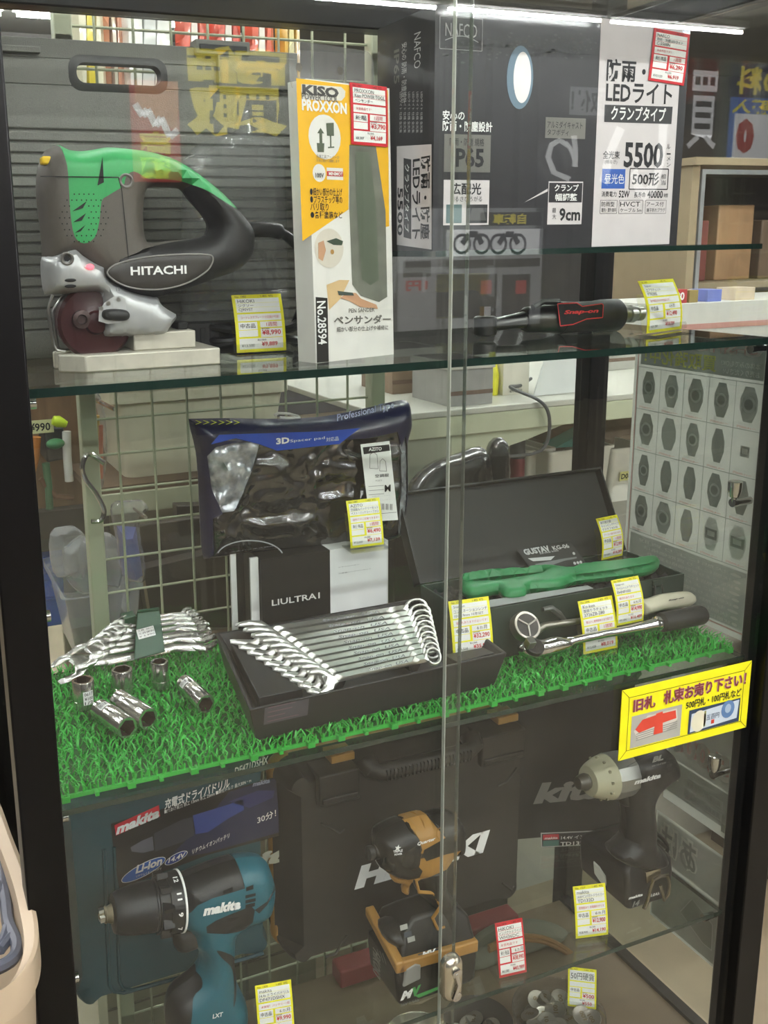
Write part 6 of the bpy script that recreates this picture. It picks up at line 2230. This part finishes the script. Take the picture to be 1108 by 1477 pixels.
p0, p1 = A(88, 850, .6), A(196, 850, .6)
zb0, zb1 = A(120, 945, .6).z, A(120, 848, .6).z
m = MB(); m.ring([S4(p0.x + .015, p1.x - .01, .57, .72, zb0, .012), S4(p0.x, p1.x, .56, .74, zb1, .012), S4(p0.x - .006, p1.x + .004, .553, .746, zb1, .012), S4(p0.x - .006, p1.x + .004, .553, .746, zb1 + .012, .012)], cbm, caps=False)
obj('bin_body', m, t)
m = MB()
for q, r, mt in (((118, 820), .035, cbm), ((98, 800), .03, cbm), ((150, 810), .04, cbm)):
    mb = puff(spl(pxl([(q[0] - 26, q[1] - 30), (q[0], q[1] - 44), (q[0] + 24, q[1] - 26), (q[0] + 26, q[1] + 24), (q[0], q[1] + 34), (q[0] - 22, q[1] + 20)], .64), 3), .06, .03, cbm, res=.012, place=on_y(.64))['']
    mb.v = [(x, y + .01 * mnoise.noise(Vector((x * 40, y * 40, z * 40))), z + .01 * mnoise.noise(Vector((x * 40, z * 40, 5)))) for x, y, z in mb.v]
    m.merge(mb)
obj('crumpled_bag', m, t, smooth=25)
blu = pm('crate_blue', '2a4f9c', .4)
for lb, (u0, v0, u1, v1), y in (('blue plastic crate, upper one behind the left post', (40, 788, 92, 826), .95), ('blue plastic crate, lower one behind the left post', (40, 830, 96, 900), .92)):
    a, b = A(u0, v0, y), A(u1, v1, y)
    m = MB(); m.bx((a.x - .1, y, b.z), (b.x, y + .22, a.z), blu); m.bx((a.x - .1, y - .008, a.z - .012), (b.x + .006, y + .228, a.z), blu); m.bx((a.x - .1, y - .005, (a.z + b.z) / 2), (b.x + .003, y, (a.z + b.z) / 2 + .006), blu)
    tag(obj('plastic_crate', m, bevel=.002), lb, 'crate')
m = MB(); a, b = A(35, 772, .95), A(92, 788, .95)
m.bx((a.x - .1, .93, b.z), (b.x, 1.15, a.z), pm('lid_teal', '27383a', .5)); tag(obj('crate_lid', m, bevel=.002), 'dark teal lid lying on the blue crates', 'lid')
m = MB(); a, b = A(20, 744, .9), A(112, 772, .9)
m.bx((a.x - .1, .9, b.z), (b.x + .06, .93, a.z), pm('dark_rail', '2c2a29', .5)); tag(obj('shelf_rail', m), 'dark store rail behind the left post above the crates', 'rail')
# wooden board with hanging tools at the far left
m = MB(); a, b = A(38, 545, 1.0), A(112, 745, 1.0)
m.bx((a.x - .15, 1.0, b.z), (b.x + .1, 1.03, b.z + .75), pm('board_wood', '7a5e42', .6, nscale=8, var=.2, stretch=(8, 8, 1)))
tag(obj('pegboard', m), 'brown wooden display board behind the left post', 'board')
y = .92
m = MB(); q = [(63, 618), (92, 616), (95, 662), (68, 668)]
m.prism([A(u, v, y) for u, v in q], (0, .08, 0), darkp); tag(obj('hanging_basket', m, bevel=.004), 'small black basket hanging on the brown board', 'basket')
m = MB(); m.sphere(A(80, 640, y - .02), .012, pm('ball_green', '3a7a4c', .5), 10, (1.4, 1, .8)); tag(obj('green_ball', m), 'dark green ball in the small black basket', 'ball')
m = MB(); a = A(61, 616, y - .02); F = Frame(a - Vector((.03, 0, .011)), (1, 0, 0), (0, 0, 1), m); F.rect(0, 0, .05, .024, pm('small_card', 'cfd0a0', .5), 0); F.text('¥990', .006, .004, .044, .019, ink, bold=.02)
tag(obj('shelf_card', m, smooth=0), 'small cream price card on the brown board', 'card')
m = MB(); m.tube([A(u, v, y - .03) for u, v in ((76, 606), (84, 608), (96, 612))], [.008, .011, .006], pm('lime_plastic', 'b7d21e', .4), n=10); tag(obj('lime_grip', m), 'lime yellow tool grip hanging by the wire rack post', 'grip')
for lb, pts, r, c in (('long orange brown handle hanging on the brown board', ((52, 630), (50, 660), (42, 690)), .009, 'b5712f'), ('pale wooden handle hanging on the brown board', ((58, 690), (80, 716), (106, 718)), .005, '6b4a35'), ('white plastic handle beside the black basket', ((96, 622), (97, 660), (100, 694)), .008, 'd9d9d4'), ('green rod leaning against the brown board', ((66, 668), (70, 700), (72, 738)), .007, '3c6a4a')):
    m = MB(); m.tube([A(u, v, y) for u, v in pts], r, pm('h_' + c, c, .5), n=10); tag(obj('hand_tool', m), lb, 'hand tool')
t = thing('bagged_item', 'bag of orange tubes beside the wire rack post', 'package', tuple(A(145, 640, .55)))
for k, c in enumerate(('d98a3a', 'd8b25a', 'c9643a')):
    m = MB(); m.tube([A(134 + k * 5, 585 + k * 14, .56), A(136 + k * 4, 690, .56)], .005, pm('tube_' + c, c, .4), n=8); obj('tube', m, t)
obj('bag_film', puff(spl(pxl([(122, 580), (140, 565), (152, 600), (154, 660), (145, 710), (128, 700)], .55), 3), .03, .014, pkf, res=.01, place=on_y(.55))[''], t)
m = MB(); q = A(140, 572, .55); m.tube([(q.x, .435, q.z - .002), (q.x, .56, q.z - .006)], .003, chrome, n=6); obj('hang_rod', m, t)

# packages hanging above, seen over and through the case handle
yk_ = .62
pks = [('cream package with a yellow stripe hanging behind the handle slot', 108, 150, 12, 150, ('e9e4c8', 'e4cf3c')), ('terracotta and cream package hanging behind the handle slot', 150, 176, 16, 150, ('c88a6c', 'e2d8c4')), ('crinkled white package hanging behind the handle slot', 178, 246, 14, 160, ('efefea', 'd4d6d4')),
       ('red and white package hanging above the charcoal case, left one', 255, 298, 18, 110, ('d2543c', 'efe3da')), ('red and white package hanging above the charcoal case, middle one', 304, 346, 22, 110, ('cf4a36', 'efe3da')), ('red and white package hanging above the charcoal case, right one', 352, 394, 26, 120, ('d65a3e', 'f0e6da')),
       ('tall yellow package hanging between the charcoal case and the yellow box', 400, 432, 34, 205, ('d9a93a', 'efe2a0')), ('pale violet package hanging below the tall yellow package', 408, 434, 212, 300, ('d8d4e2', 'b9a8c6'))]
for lb, u0, u1, v0, v1, (c1, c2) in pks:
    a, b = A(u0, v1, yk_), A(u1, v0, yk_)
    t = thing('hanging_package', lb, 'package', tuple(a), None)
    ma, mb_ = pm('pk_' + c1, c1, .3, nscale=25, var=.12, coat=.5), pm('pk_' + c2, c2, .3, nscale=25, var=.1, coat=.5)
    w = b.x - a.x
    reg = [('s', [(a.x + w * .3, a.z - 1), (a.x + w * .55, a.z - 1), (a.x + w * .7, b.z + 1), (a.x + w * .45, b.z + 1)], mb_)]
    o = [(a.x, a.z), (b.x, a.z), (b.x, b.z), (a.x, b.z)]
    o = [(a.x + (b.x - a.x) * p, a.z + (b.z - a.z) * q) for p, q in ((0, 0), (.3, 0), (.55, 0), (1, 0), (1, .5), (1, 1), (.7, 1), (.45, 1), (0, 1), (0, .5))]
    reg = [('s', [o[1], o[2], o[6], o[7]], mb_)]
    pt = puff(o, .03, .012, ma, reg, res=.01, place=on_y(yk_))
    obj('pack_body', pt[''], t); obj('pack_stripe', pt['s'], t)
    m = MB(); m.tube([((a.x + b.x) / 2, yk_ - .01, b.z - .012), ((a.x + b.x) / 2, yb_ + .425, b.z - .008)], .0025, chrome, n=6); obj('hang_rod', m, t)
# right: counter with clutter
yc = .66
cA, cB = A(640, 594, yc), A(843, 572, yc)
zc = (cA.z + cB.z) / 2
cxl, cxr = .71, 1.75
ctop = pm('counter_white', 'b9b9ae', .35, nscale=6, var=.04)
t = thing('sales_counter', 'white topped pale green counter behind the case on the right', 'counter', (1.2, .9, 0))
m = MB(); m.bx((cxl, yc, zc - .012), (cxr, yc + .75, zc), ctop); obj('counter_top', m, t, bevel=.002)
m = MB(); m.bx((cxl, yc + .002, zc - .05), (cxr, yc + .03, zc - .012), ivory)
obj('front_beam', m, t, bevel=.002)
m = MB()
q = [A(u, v, yc + .012) for u, v in ((578, 640), (843, 600), (760, 634), (700, 655), (640, 664), (586, 690))]
m.prism(q, (0, .01, 0), ivory)
obj('bracket_plate', m, t)
m = MB()
a, b = A(583, 640, yc + .01), A(640, 900, yc + .01)
m.bx((a.x, yc + .01, 0), (a.x + .10, yc + .03, zc - .05), pm('panel_sage', '8f9482', .5))
obj('end_panel', m, t)
m = MB(); m.bx((cxl + .1, yc + .12, 0), (cxr, yc + .7, .862), pm('deck_grey', '8c8a80', .6)); obj('lower_deck', m, t)
ya = yc + .1
for lb, (u0, v0, u1, v1), c in (('white carton with small print on the counter', (726, 522, 764, 548), 'd8d3c4'), ('yellow bottle standing on the counter', (712, 506, 724, 543), 'd9d531')):
    a, b = A(u0, v1, ya), A(u1, v0, ya)
    m = MB()
    mt = pm('goods_' + c, c, .4)
    if 'bottle' in lb:
        m.lathe(((a.x + b.x) / 2, ya + .02, zc), (0, 0, 1), [(0, .014), (.04, .015), (.06, .01), (.07, .006), (.085, .006)], mt, 16)
    else:
        m.bx((a.x, ya, zc), (b.x, ya + .08, b.z), mt); F = Frame((a.x, ya, zc), (1, 0, 0), (0, 0, 1), m)
        for k in range(2): F.text('4M-DDP', .015, .004 + k * .008, .045, .010 + k * .008, ink)
    tag(obj('bottle' if 'bottle' in lb else 'carton', m, bevel=.001), lb, 'bottle' if 'bottle' in lb else 'carton')
for lb, (u0, v0, u1, v1), y_, c in (('grey clear lidded carton on the counter behind the door edges', (648, 518, 712, 590), yc + .03, '9d9b98'), ('brown striped carton on the counter behind the vest bag', (566, 500, 636, 590), yc + .22, '8d7763'), ('low grey carton far back on the counter', (860, 500, 930, 540), yc + .3, 'a5a49c')):
    a, b = A(u0, v1, y_), A(u1, v0, y_)
    m = MB(); mt = pm('cl_' + c, c, .35, nscale=14, var=.12)
    m.bx((a.x, y_, zc), (b.x, y_ + .14, b.z), mt); m.bx((a.x - .003, y_ - .003, b.z - .015), (b.x + .003, y_ + .143, b.z), pm('cl_band', 'c2bfb6', .4)); m.bx((a.x, y_ - .001, zc + .02), (b.x, y_, zc + .028), pm('cl_strip', '6b5648', .5))
    tag(obj('carton', m, bevel=.001), lb, 'carton')
t = thing('display_easel', 'white card easel standing on the counter by the rear post', 'easel', tuple(A(800, 570, yc + .06)))
m = MB()
fa = [A(u, v, yc + .06) for u, v in ((770, 572), (790, 505), (838, 505), (846, 572))]
fa = [Vector((p.x, p.y, max(p.z, zc + .001))) for p in fa]
m.prism(fa, (0, .004, 0), pm('easel_white', 'd9dcda', .4, nscale=10, var=.06)); obj('front_card', m, t)
m = MB(); m.prism([fa[3] + Vector((0, .001, 0)), fa[2] + Vector((0, .001, 0)), fa[2] + Vector((.02, .03, 0)), fa[3] + Vector((.05, .07, 0))], (.004, 0, 0), pm('easel_white', 'd9dcda', .4)); obj('side_card', m, t)
m = MB()
pth = spl([A(u, v, yy) for (u, v), yy in (((766, 546), yc + .14), ((750, 556), yc + .1), ((736, 558), yc + .06), ((752, 566), yc + .03), ((775, 576), yc - .005), ((789, 590), yc - .012), ((793, 612), yc - .012), ((789, 638), yc - .012), ((776, 652), yc - .01), ((750, 657), yc + .0), ((722, 659), yc + .005))], 5, False)
m.tube(pth, .0034, pm('grey_cable', '4a4a4a', .5), n=8)
tag(obj('cable', m), 'grey cable drooping over the front of the white counter', 'cable')
t = thing('spray_can', 'dark red spray can with black cap behind the tool box', 'can', tuple(A(745, 700, yc - .06)))
yq = .80
a = A(745, 697, yq); b = A(745, 660, yq); c = A(745, 633, yq)
m = MB(); m.lathe((a.x, a.y, .863), (0, 0, 1), [(0, .016), (b.z - .868, .0165), (b.z - .863, .015)], pm('can_red', '6a2a2e', .3, .3), 20); obj('can_body', m, t)
m = MB(); m.lathe((a.x, a.y, b.z), (0, 0, 1), [(0, .0165), (.004, .0165), (c.z - b.z - .002, .0155), (c.z - b.z, .012)], darkp, 20); obj('cap', m, t)
bkw = pm('basket_white', 'd4d2c6', .5)
for lb, (u0, v0, u1, v1), y in (('white plastic basket with yellow label behind the tool box, left one', (762, 650, 797, 715), yc + .22), ('white plastic basket with yellow label behind the tool box, right one', (794, 652, 880, 722), yc + .17), ('white plastic basket right of the black rear post', (884, 648, 930, 715), yc + .2)):
    a, b = A(u0, v0, y), A(u1, v1, y)
    b.z = .8625
    t = thing('plastic_basket', lb, 'basket', ((a.x + b.x) / 2, y, b.z))
    m = MB()
    m.ring([S4(a.x + .01, b.x - .008, y + .012, y + .18, b.z, .01), S4(a.x, b.x, y, y + .2, a.z - .006, .01), S4(a.x - .005, b.x + .005, y - .005, y + .205, a.z - .006, .01), S4(a.x - .005, b.x + .005, y - .005, y + .205, a.z, .01), S4(a.x + .002, b.x - .002, y + .002, y + .198, a.z, .01), S4(a.x + .012, b.x - .01, y + .014, y + .178, b.z + .004, .01)], bkw)
    obj('basket_body', m, t)
    m = MB(); F = Frame((a.x + (b.x - a.x) * .25, y + .002, b.z + (a.z - b.z) * .4), (1, 0, 0), (0, -.1, 1), m)
    F.rect(0, 0, (b.x - a.x) * .45, .022, pm('label_lemon', 'd8d58a', .5)); F.text('D080', .004, .004, (b.x - a.x) * .4, .017, ink, bold=.03)
    obj('basket_label', m, t, smooth=0)
    if 'right one' in lb:
        m = MB(); m.prism([Vector((a.x + .05, y + .05, a.z - .005)), Vector((b.x - .005, y + .03, a.z - .005)), Vector((b.x - .005, y + .06, a.z + .03))], (0, .05, 0), pm('cloth_teal', '3f8a80', .6)); tag(obj('teal_cloth', m), 'teal cloth in the right white basket', 'cloth')
m = MB()
sack = pm('sack_brown', '8a7a68', .7, nscale=18, var=.25, bump=.3)
mb = puff(spl(pxl([(745, 640), (760, 618), (800, 606), (850, 596), (905, 588), (930, 612), (920, 650), (860, 656), (800, 655)], yc + .38), 4), .16, .08, sack, res=.02, place=on_y(yc + .38))['']
mb.v = [(x, y + .012 * mnoise.noise(Vector((x * 25, y * 25, z * 25))), z + .008 * mnoise.noise(Vector((x * 30, z * 30, 2)))) for x, y, z in mb.v]
tag(obj('sack', mb), 'crumpled brown sack lying on the counter deck behind the white baskets', 'sack')
for lb, q, y in (('black bag in crinkled film behind the tool box lid', [(590, 712), (600, 690), (625, 668), (660, 655), (700, 648), (702, 720), (640, 740), (590, 740)], .52), ('narrow black packaged item right of the crinkled black bag', [(706, 648), (728, 636), (729, 720), (704, 730)], .54)):
    t = thing('black_package', lb, 'package', tuple(A(q[0][0], q[0][1], y)))
    mb = puff(spl(pxl(q, y), 4), .06, .025, pm('black_wrap', '18191b', .25, nscale=40, bump=.8, coat=.6), res=.01, place=on_y(y))['']
    obj('wrapped_body', mb, t)
    m = MB(); x_ = (A(q[0][0], 700, y).x + A(q[2][0], 700, y).x) / 2
    m.bx((x_ - .05, y + .0, 0), (x_ + .05, y + .02, A(650, 735, y).z), pm('stand_dark2', '1c1b1b', .5)); obj('stand', m, t)

# far right: cabinet, shelf with small boxes
yf_ = 1.55
t = thing('store_cabinet', 'tan framed store cabinet with glazed door beyond the right side of the case', 'cabinet', (2.5, yf_, 0))
cabm = pm('cabinet_tan', '8b7c62', .55, nscale=6, var=.08)
a, b = A(1000, 238, yf_), A(1003, 470, yf_)
m = MB(); X0 = a.x; ztop = a.z
m.bx((X0, yf_, 0), (X0 + .03, yf_ + .5, ztop), cabm); m.bx((X0 - .01, yf_ - .02, ztop), (X0 + 1.0, yf_ + .5, ztop + .022), cabm); m.bx((X0 + .97, yf_, 0), (X0 + 1.0, yf_ + .5, ztop), cabm); m.bx((X0 + .03, yf_ + .48, 0), (X0 + .97, yf_ + .5, ztop), pm('cabinet_back', '5a4a3c', .6))
obj('carcass', m, t)
m = MB()
al = pm('alu_frame', 'b9bcbd', .35, .8)
m.bx((X0 + .035, yf_ - .004, .4), (X0 + .05, yf_ + .01, ztop - .012), al); m.bx((X0 + .05, yf_ - .004, ztop - .026), (X0 + .96, yf_ + .01, ztop - .012), al)
obj('door_frame', m, t)
for k, c in enumerate(('7a3f36', 'a8835e', '6e5a48', '8d8070')):
    m = MB(); m.bx((X0 + .12 + k * .2, yf_ + .2, ztop - .36), (X0 + .28 + k * .2, yf_ + .3, ztop - .36 + .2 + .05 * (k % 2)), pm('cab_' + c, c, .5, nscale=10, var=.2))
    tag(obj('boxed_goods', m, bevel=.004), ('brick red', 'light tan', 'dark brown', 'grey brown')[k] + ' boxed goods inside the tan store cabinet', 'box')
m = MB(); m.bx((X0 + .03, yf_ + .05, ztop - .38), (X0 + .97, yf_ + .48, ztop - .36), cabm); obj('inner_shelf', m, t)
ys_ = 1.2
t = thing('white_shelf', 'white store shelf with small boxes beyond the right side glass', 'store shelf', (2.1, ys_, 0))
q0_ = A(958, 440, ys_)
m = MB(); m.bx((q0_.x, ys_, q0_.z - .12), (q0_.x + .9, ys_ + .3, q0_.z), pm('shelf_white', 'c9c9c2', .5)); obj('shelf_body', m, t)
m = MB(); m.bx((q0_.x, ys_ - .003, q0_.z - .07), (q0_.x + .9, ys_, q0_.z - .055), pm('strip_rose', 'b98a80', .5)); obj('price_strip', m, t)
m = MB(); m.bx((q0_.x + .1, ys_ + .02, 0), (q0_.x + .8, ys_ + .28, q0_.z - .12), pm('shelf_dark', '3a3835', .6)); obj('shelf_base', m, t)
for lb, u0, u1, v0, c, s in (('red and gold small box marked 80 on the white shelf', 970, 992, 417, 'a8383a', '80'), ('gold and black small box on the white shelf', 994, 1008, 418, '8a7a4a', ''), ('blue and rose small box on the white shelf', 1020, 1042, 417, '6a76b8', ''), ('beige small carton on the white shelf', 1060, 1090, 414, 'c9b8a0', '')):
    a, b = A(u0, 440, ys_ + .03), A(u1, v0, ys_ + .03)
    m = MB(); m.bx((a.x, ys_ + .03, q0_.z), (b.x, ys_ + .1, max(b.z, q0_.z + .03)), pm('sb_' + c, c, .4, nscale=20, var=.15))
    if s:
        F = Frame((a.x, ys_ + .03, q0_.z), (1, 0, 0), (0, 0, 1), m); F.text(s, .01, .008, .04, .03, white, bold=.03)
    tag(obj('small_box', m, bevel=.001), lb, 'box')
m = MB()
wk = pm('wicker', '6e4a2c', .6, nscale=60, bump=.5, var=.25)
c = A(1112, 985, .62)
m.lathe((c.x + .10, .62, c.z - .09), (0, 0, 1), [(0, .10), (.02, .115), (.13, .13), (.15, .135), (.15, .12), (.03, .105)], wk, 28)
m.bx((c.x - .0, .55, 0), (c.x + .25, .75, c.z - .0905), pm('stand_dark', '3a2a1e', .5))
tag(obj('wicker_basket', m), 'brown wicker basket on a low stand beyond the right post', 'basket')

# ---------------------------------------------------------------- bin at the lower left in front of the case
beig = pm('bin_beige', 'c3b096', .4, nscale=10, var=.04)
zr_ = H0 - .60
c4 = lambda q: (q[0] / 2.477, 880 + q[1] / 2.477)
inn = lambda pts: [AZ(*c4(q), zr_) for q in pts]
t = thing('laundry_bin', 'beige rounded plastic bin with grey baskets in front of the left post', 'bin', (-.2, -.25, 0))
rim = [Vector(q) for q in spl(inn([(-60, 560), (0, 690), (40, 800), (90, 930), (125, 1060), (138, 1150), (126, 1230), (80, 1310), (0, 1370), (-120, 1420)]), 5, False)]
m = MB()
secs = []
for k, (dz, sx) in enumerate(((-.60, .90), (-.03, .985), (-.03, 1.0), (0, 1.0), (.003, .99), (0, .965), (-.05, .95))):
    cxm = Vector((-.42, -.30, 0))
    secs.append([Vector((cxm.x + (p.x - cxm.x) * sx, cxm.y + (p.y - cxm.y) * sx, max(0.001, zr_ + dz))) for p in rim])
m.ring(secs, beig, close=False, caps=False)
obj('bin_shell', m, t)
gb = pm('basket_slate', '50545f', .4)
t2 = thing('handled_basket', 'slate grey plastic basket inside the beige bin', 'basket', (-.3, -.3, zr_))
m = MB()
for pts, r in (([(-70, 800), (0, 960), (20, 1040), (30, 1120), (60, 1190), (50, 1240), (0, 1275), (-80, 1300)], .006), ([(-70, 700), (-10, 860), (5, 960), (-5, 1010), (-60, 1060)], .007), ([(0, 1215), (26, 1180), (45, 1160)], .005), ([(-70, 1230), (0, 1200), (30, 1120)], .005)):
    m.tube(spl([AZ(*c4(q), zr_ - .02) for q in pts], 5, False), r, gb, n=8)
m.bx((-.5, -.45, zr_ - .2), (-.12, -.12, zr_ - .08), gb)
obj('basket_body', m, t2)
m = MB()
for k in range(3):
    p = AZ(24 + k * 10, 1440 + k * 12, H0 - .95)
    m.tube([p + Vector((-.1, 0, 0)), p + Vector((.02, .0, 0)), p + Vector((.03, .06, 0))], .006, darkp, n=8)
tag(obj('black_crate_rim', m), 'black crate edges at the foot of the left post', 'crate')

# ---------------------------------------------------------------- shop front opposite, mirrored in the doors
Yw = 6.42


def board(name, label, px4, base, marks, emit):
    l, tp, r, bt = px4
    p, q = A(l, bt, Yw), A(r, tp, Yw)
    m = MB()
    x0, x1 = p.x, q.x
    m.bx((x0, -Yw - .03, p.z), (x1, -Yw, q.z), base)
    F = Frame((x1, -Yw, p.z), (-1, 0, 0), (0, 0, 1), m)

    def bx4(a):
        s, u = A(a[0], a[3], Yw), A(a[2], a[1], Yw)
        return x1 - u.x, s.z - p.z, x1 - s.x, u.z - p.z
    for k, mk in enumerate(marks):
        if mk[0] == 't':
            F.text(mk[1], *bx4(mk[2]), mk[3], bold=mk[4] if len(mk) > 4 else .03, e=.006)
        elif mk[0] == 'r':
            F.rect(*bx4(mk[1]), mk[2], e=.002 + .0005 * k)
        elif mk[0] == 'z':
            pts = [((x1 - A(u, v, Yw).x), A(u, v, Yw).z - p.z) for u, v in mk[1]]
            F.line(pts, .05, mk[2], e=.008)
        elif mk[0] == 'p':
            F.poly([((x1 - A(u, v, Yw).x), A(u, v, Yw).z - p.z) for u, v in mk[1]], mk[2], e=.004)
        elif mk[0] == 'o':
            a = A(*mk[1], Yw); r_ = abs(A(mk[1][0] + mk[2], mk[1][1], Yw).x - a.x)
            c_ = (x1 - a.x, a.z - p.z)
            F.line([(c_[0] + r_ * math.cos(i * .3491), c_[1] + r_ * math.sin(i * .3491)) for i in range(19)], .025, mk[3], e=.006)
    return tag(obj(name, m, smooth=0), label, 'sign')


ey = pm('sign_yellow', 'd9c93a', .5, emit=1.5)  # sign emission here and below stands in for daylight falling on the boards
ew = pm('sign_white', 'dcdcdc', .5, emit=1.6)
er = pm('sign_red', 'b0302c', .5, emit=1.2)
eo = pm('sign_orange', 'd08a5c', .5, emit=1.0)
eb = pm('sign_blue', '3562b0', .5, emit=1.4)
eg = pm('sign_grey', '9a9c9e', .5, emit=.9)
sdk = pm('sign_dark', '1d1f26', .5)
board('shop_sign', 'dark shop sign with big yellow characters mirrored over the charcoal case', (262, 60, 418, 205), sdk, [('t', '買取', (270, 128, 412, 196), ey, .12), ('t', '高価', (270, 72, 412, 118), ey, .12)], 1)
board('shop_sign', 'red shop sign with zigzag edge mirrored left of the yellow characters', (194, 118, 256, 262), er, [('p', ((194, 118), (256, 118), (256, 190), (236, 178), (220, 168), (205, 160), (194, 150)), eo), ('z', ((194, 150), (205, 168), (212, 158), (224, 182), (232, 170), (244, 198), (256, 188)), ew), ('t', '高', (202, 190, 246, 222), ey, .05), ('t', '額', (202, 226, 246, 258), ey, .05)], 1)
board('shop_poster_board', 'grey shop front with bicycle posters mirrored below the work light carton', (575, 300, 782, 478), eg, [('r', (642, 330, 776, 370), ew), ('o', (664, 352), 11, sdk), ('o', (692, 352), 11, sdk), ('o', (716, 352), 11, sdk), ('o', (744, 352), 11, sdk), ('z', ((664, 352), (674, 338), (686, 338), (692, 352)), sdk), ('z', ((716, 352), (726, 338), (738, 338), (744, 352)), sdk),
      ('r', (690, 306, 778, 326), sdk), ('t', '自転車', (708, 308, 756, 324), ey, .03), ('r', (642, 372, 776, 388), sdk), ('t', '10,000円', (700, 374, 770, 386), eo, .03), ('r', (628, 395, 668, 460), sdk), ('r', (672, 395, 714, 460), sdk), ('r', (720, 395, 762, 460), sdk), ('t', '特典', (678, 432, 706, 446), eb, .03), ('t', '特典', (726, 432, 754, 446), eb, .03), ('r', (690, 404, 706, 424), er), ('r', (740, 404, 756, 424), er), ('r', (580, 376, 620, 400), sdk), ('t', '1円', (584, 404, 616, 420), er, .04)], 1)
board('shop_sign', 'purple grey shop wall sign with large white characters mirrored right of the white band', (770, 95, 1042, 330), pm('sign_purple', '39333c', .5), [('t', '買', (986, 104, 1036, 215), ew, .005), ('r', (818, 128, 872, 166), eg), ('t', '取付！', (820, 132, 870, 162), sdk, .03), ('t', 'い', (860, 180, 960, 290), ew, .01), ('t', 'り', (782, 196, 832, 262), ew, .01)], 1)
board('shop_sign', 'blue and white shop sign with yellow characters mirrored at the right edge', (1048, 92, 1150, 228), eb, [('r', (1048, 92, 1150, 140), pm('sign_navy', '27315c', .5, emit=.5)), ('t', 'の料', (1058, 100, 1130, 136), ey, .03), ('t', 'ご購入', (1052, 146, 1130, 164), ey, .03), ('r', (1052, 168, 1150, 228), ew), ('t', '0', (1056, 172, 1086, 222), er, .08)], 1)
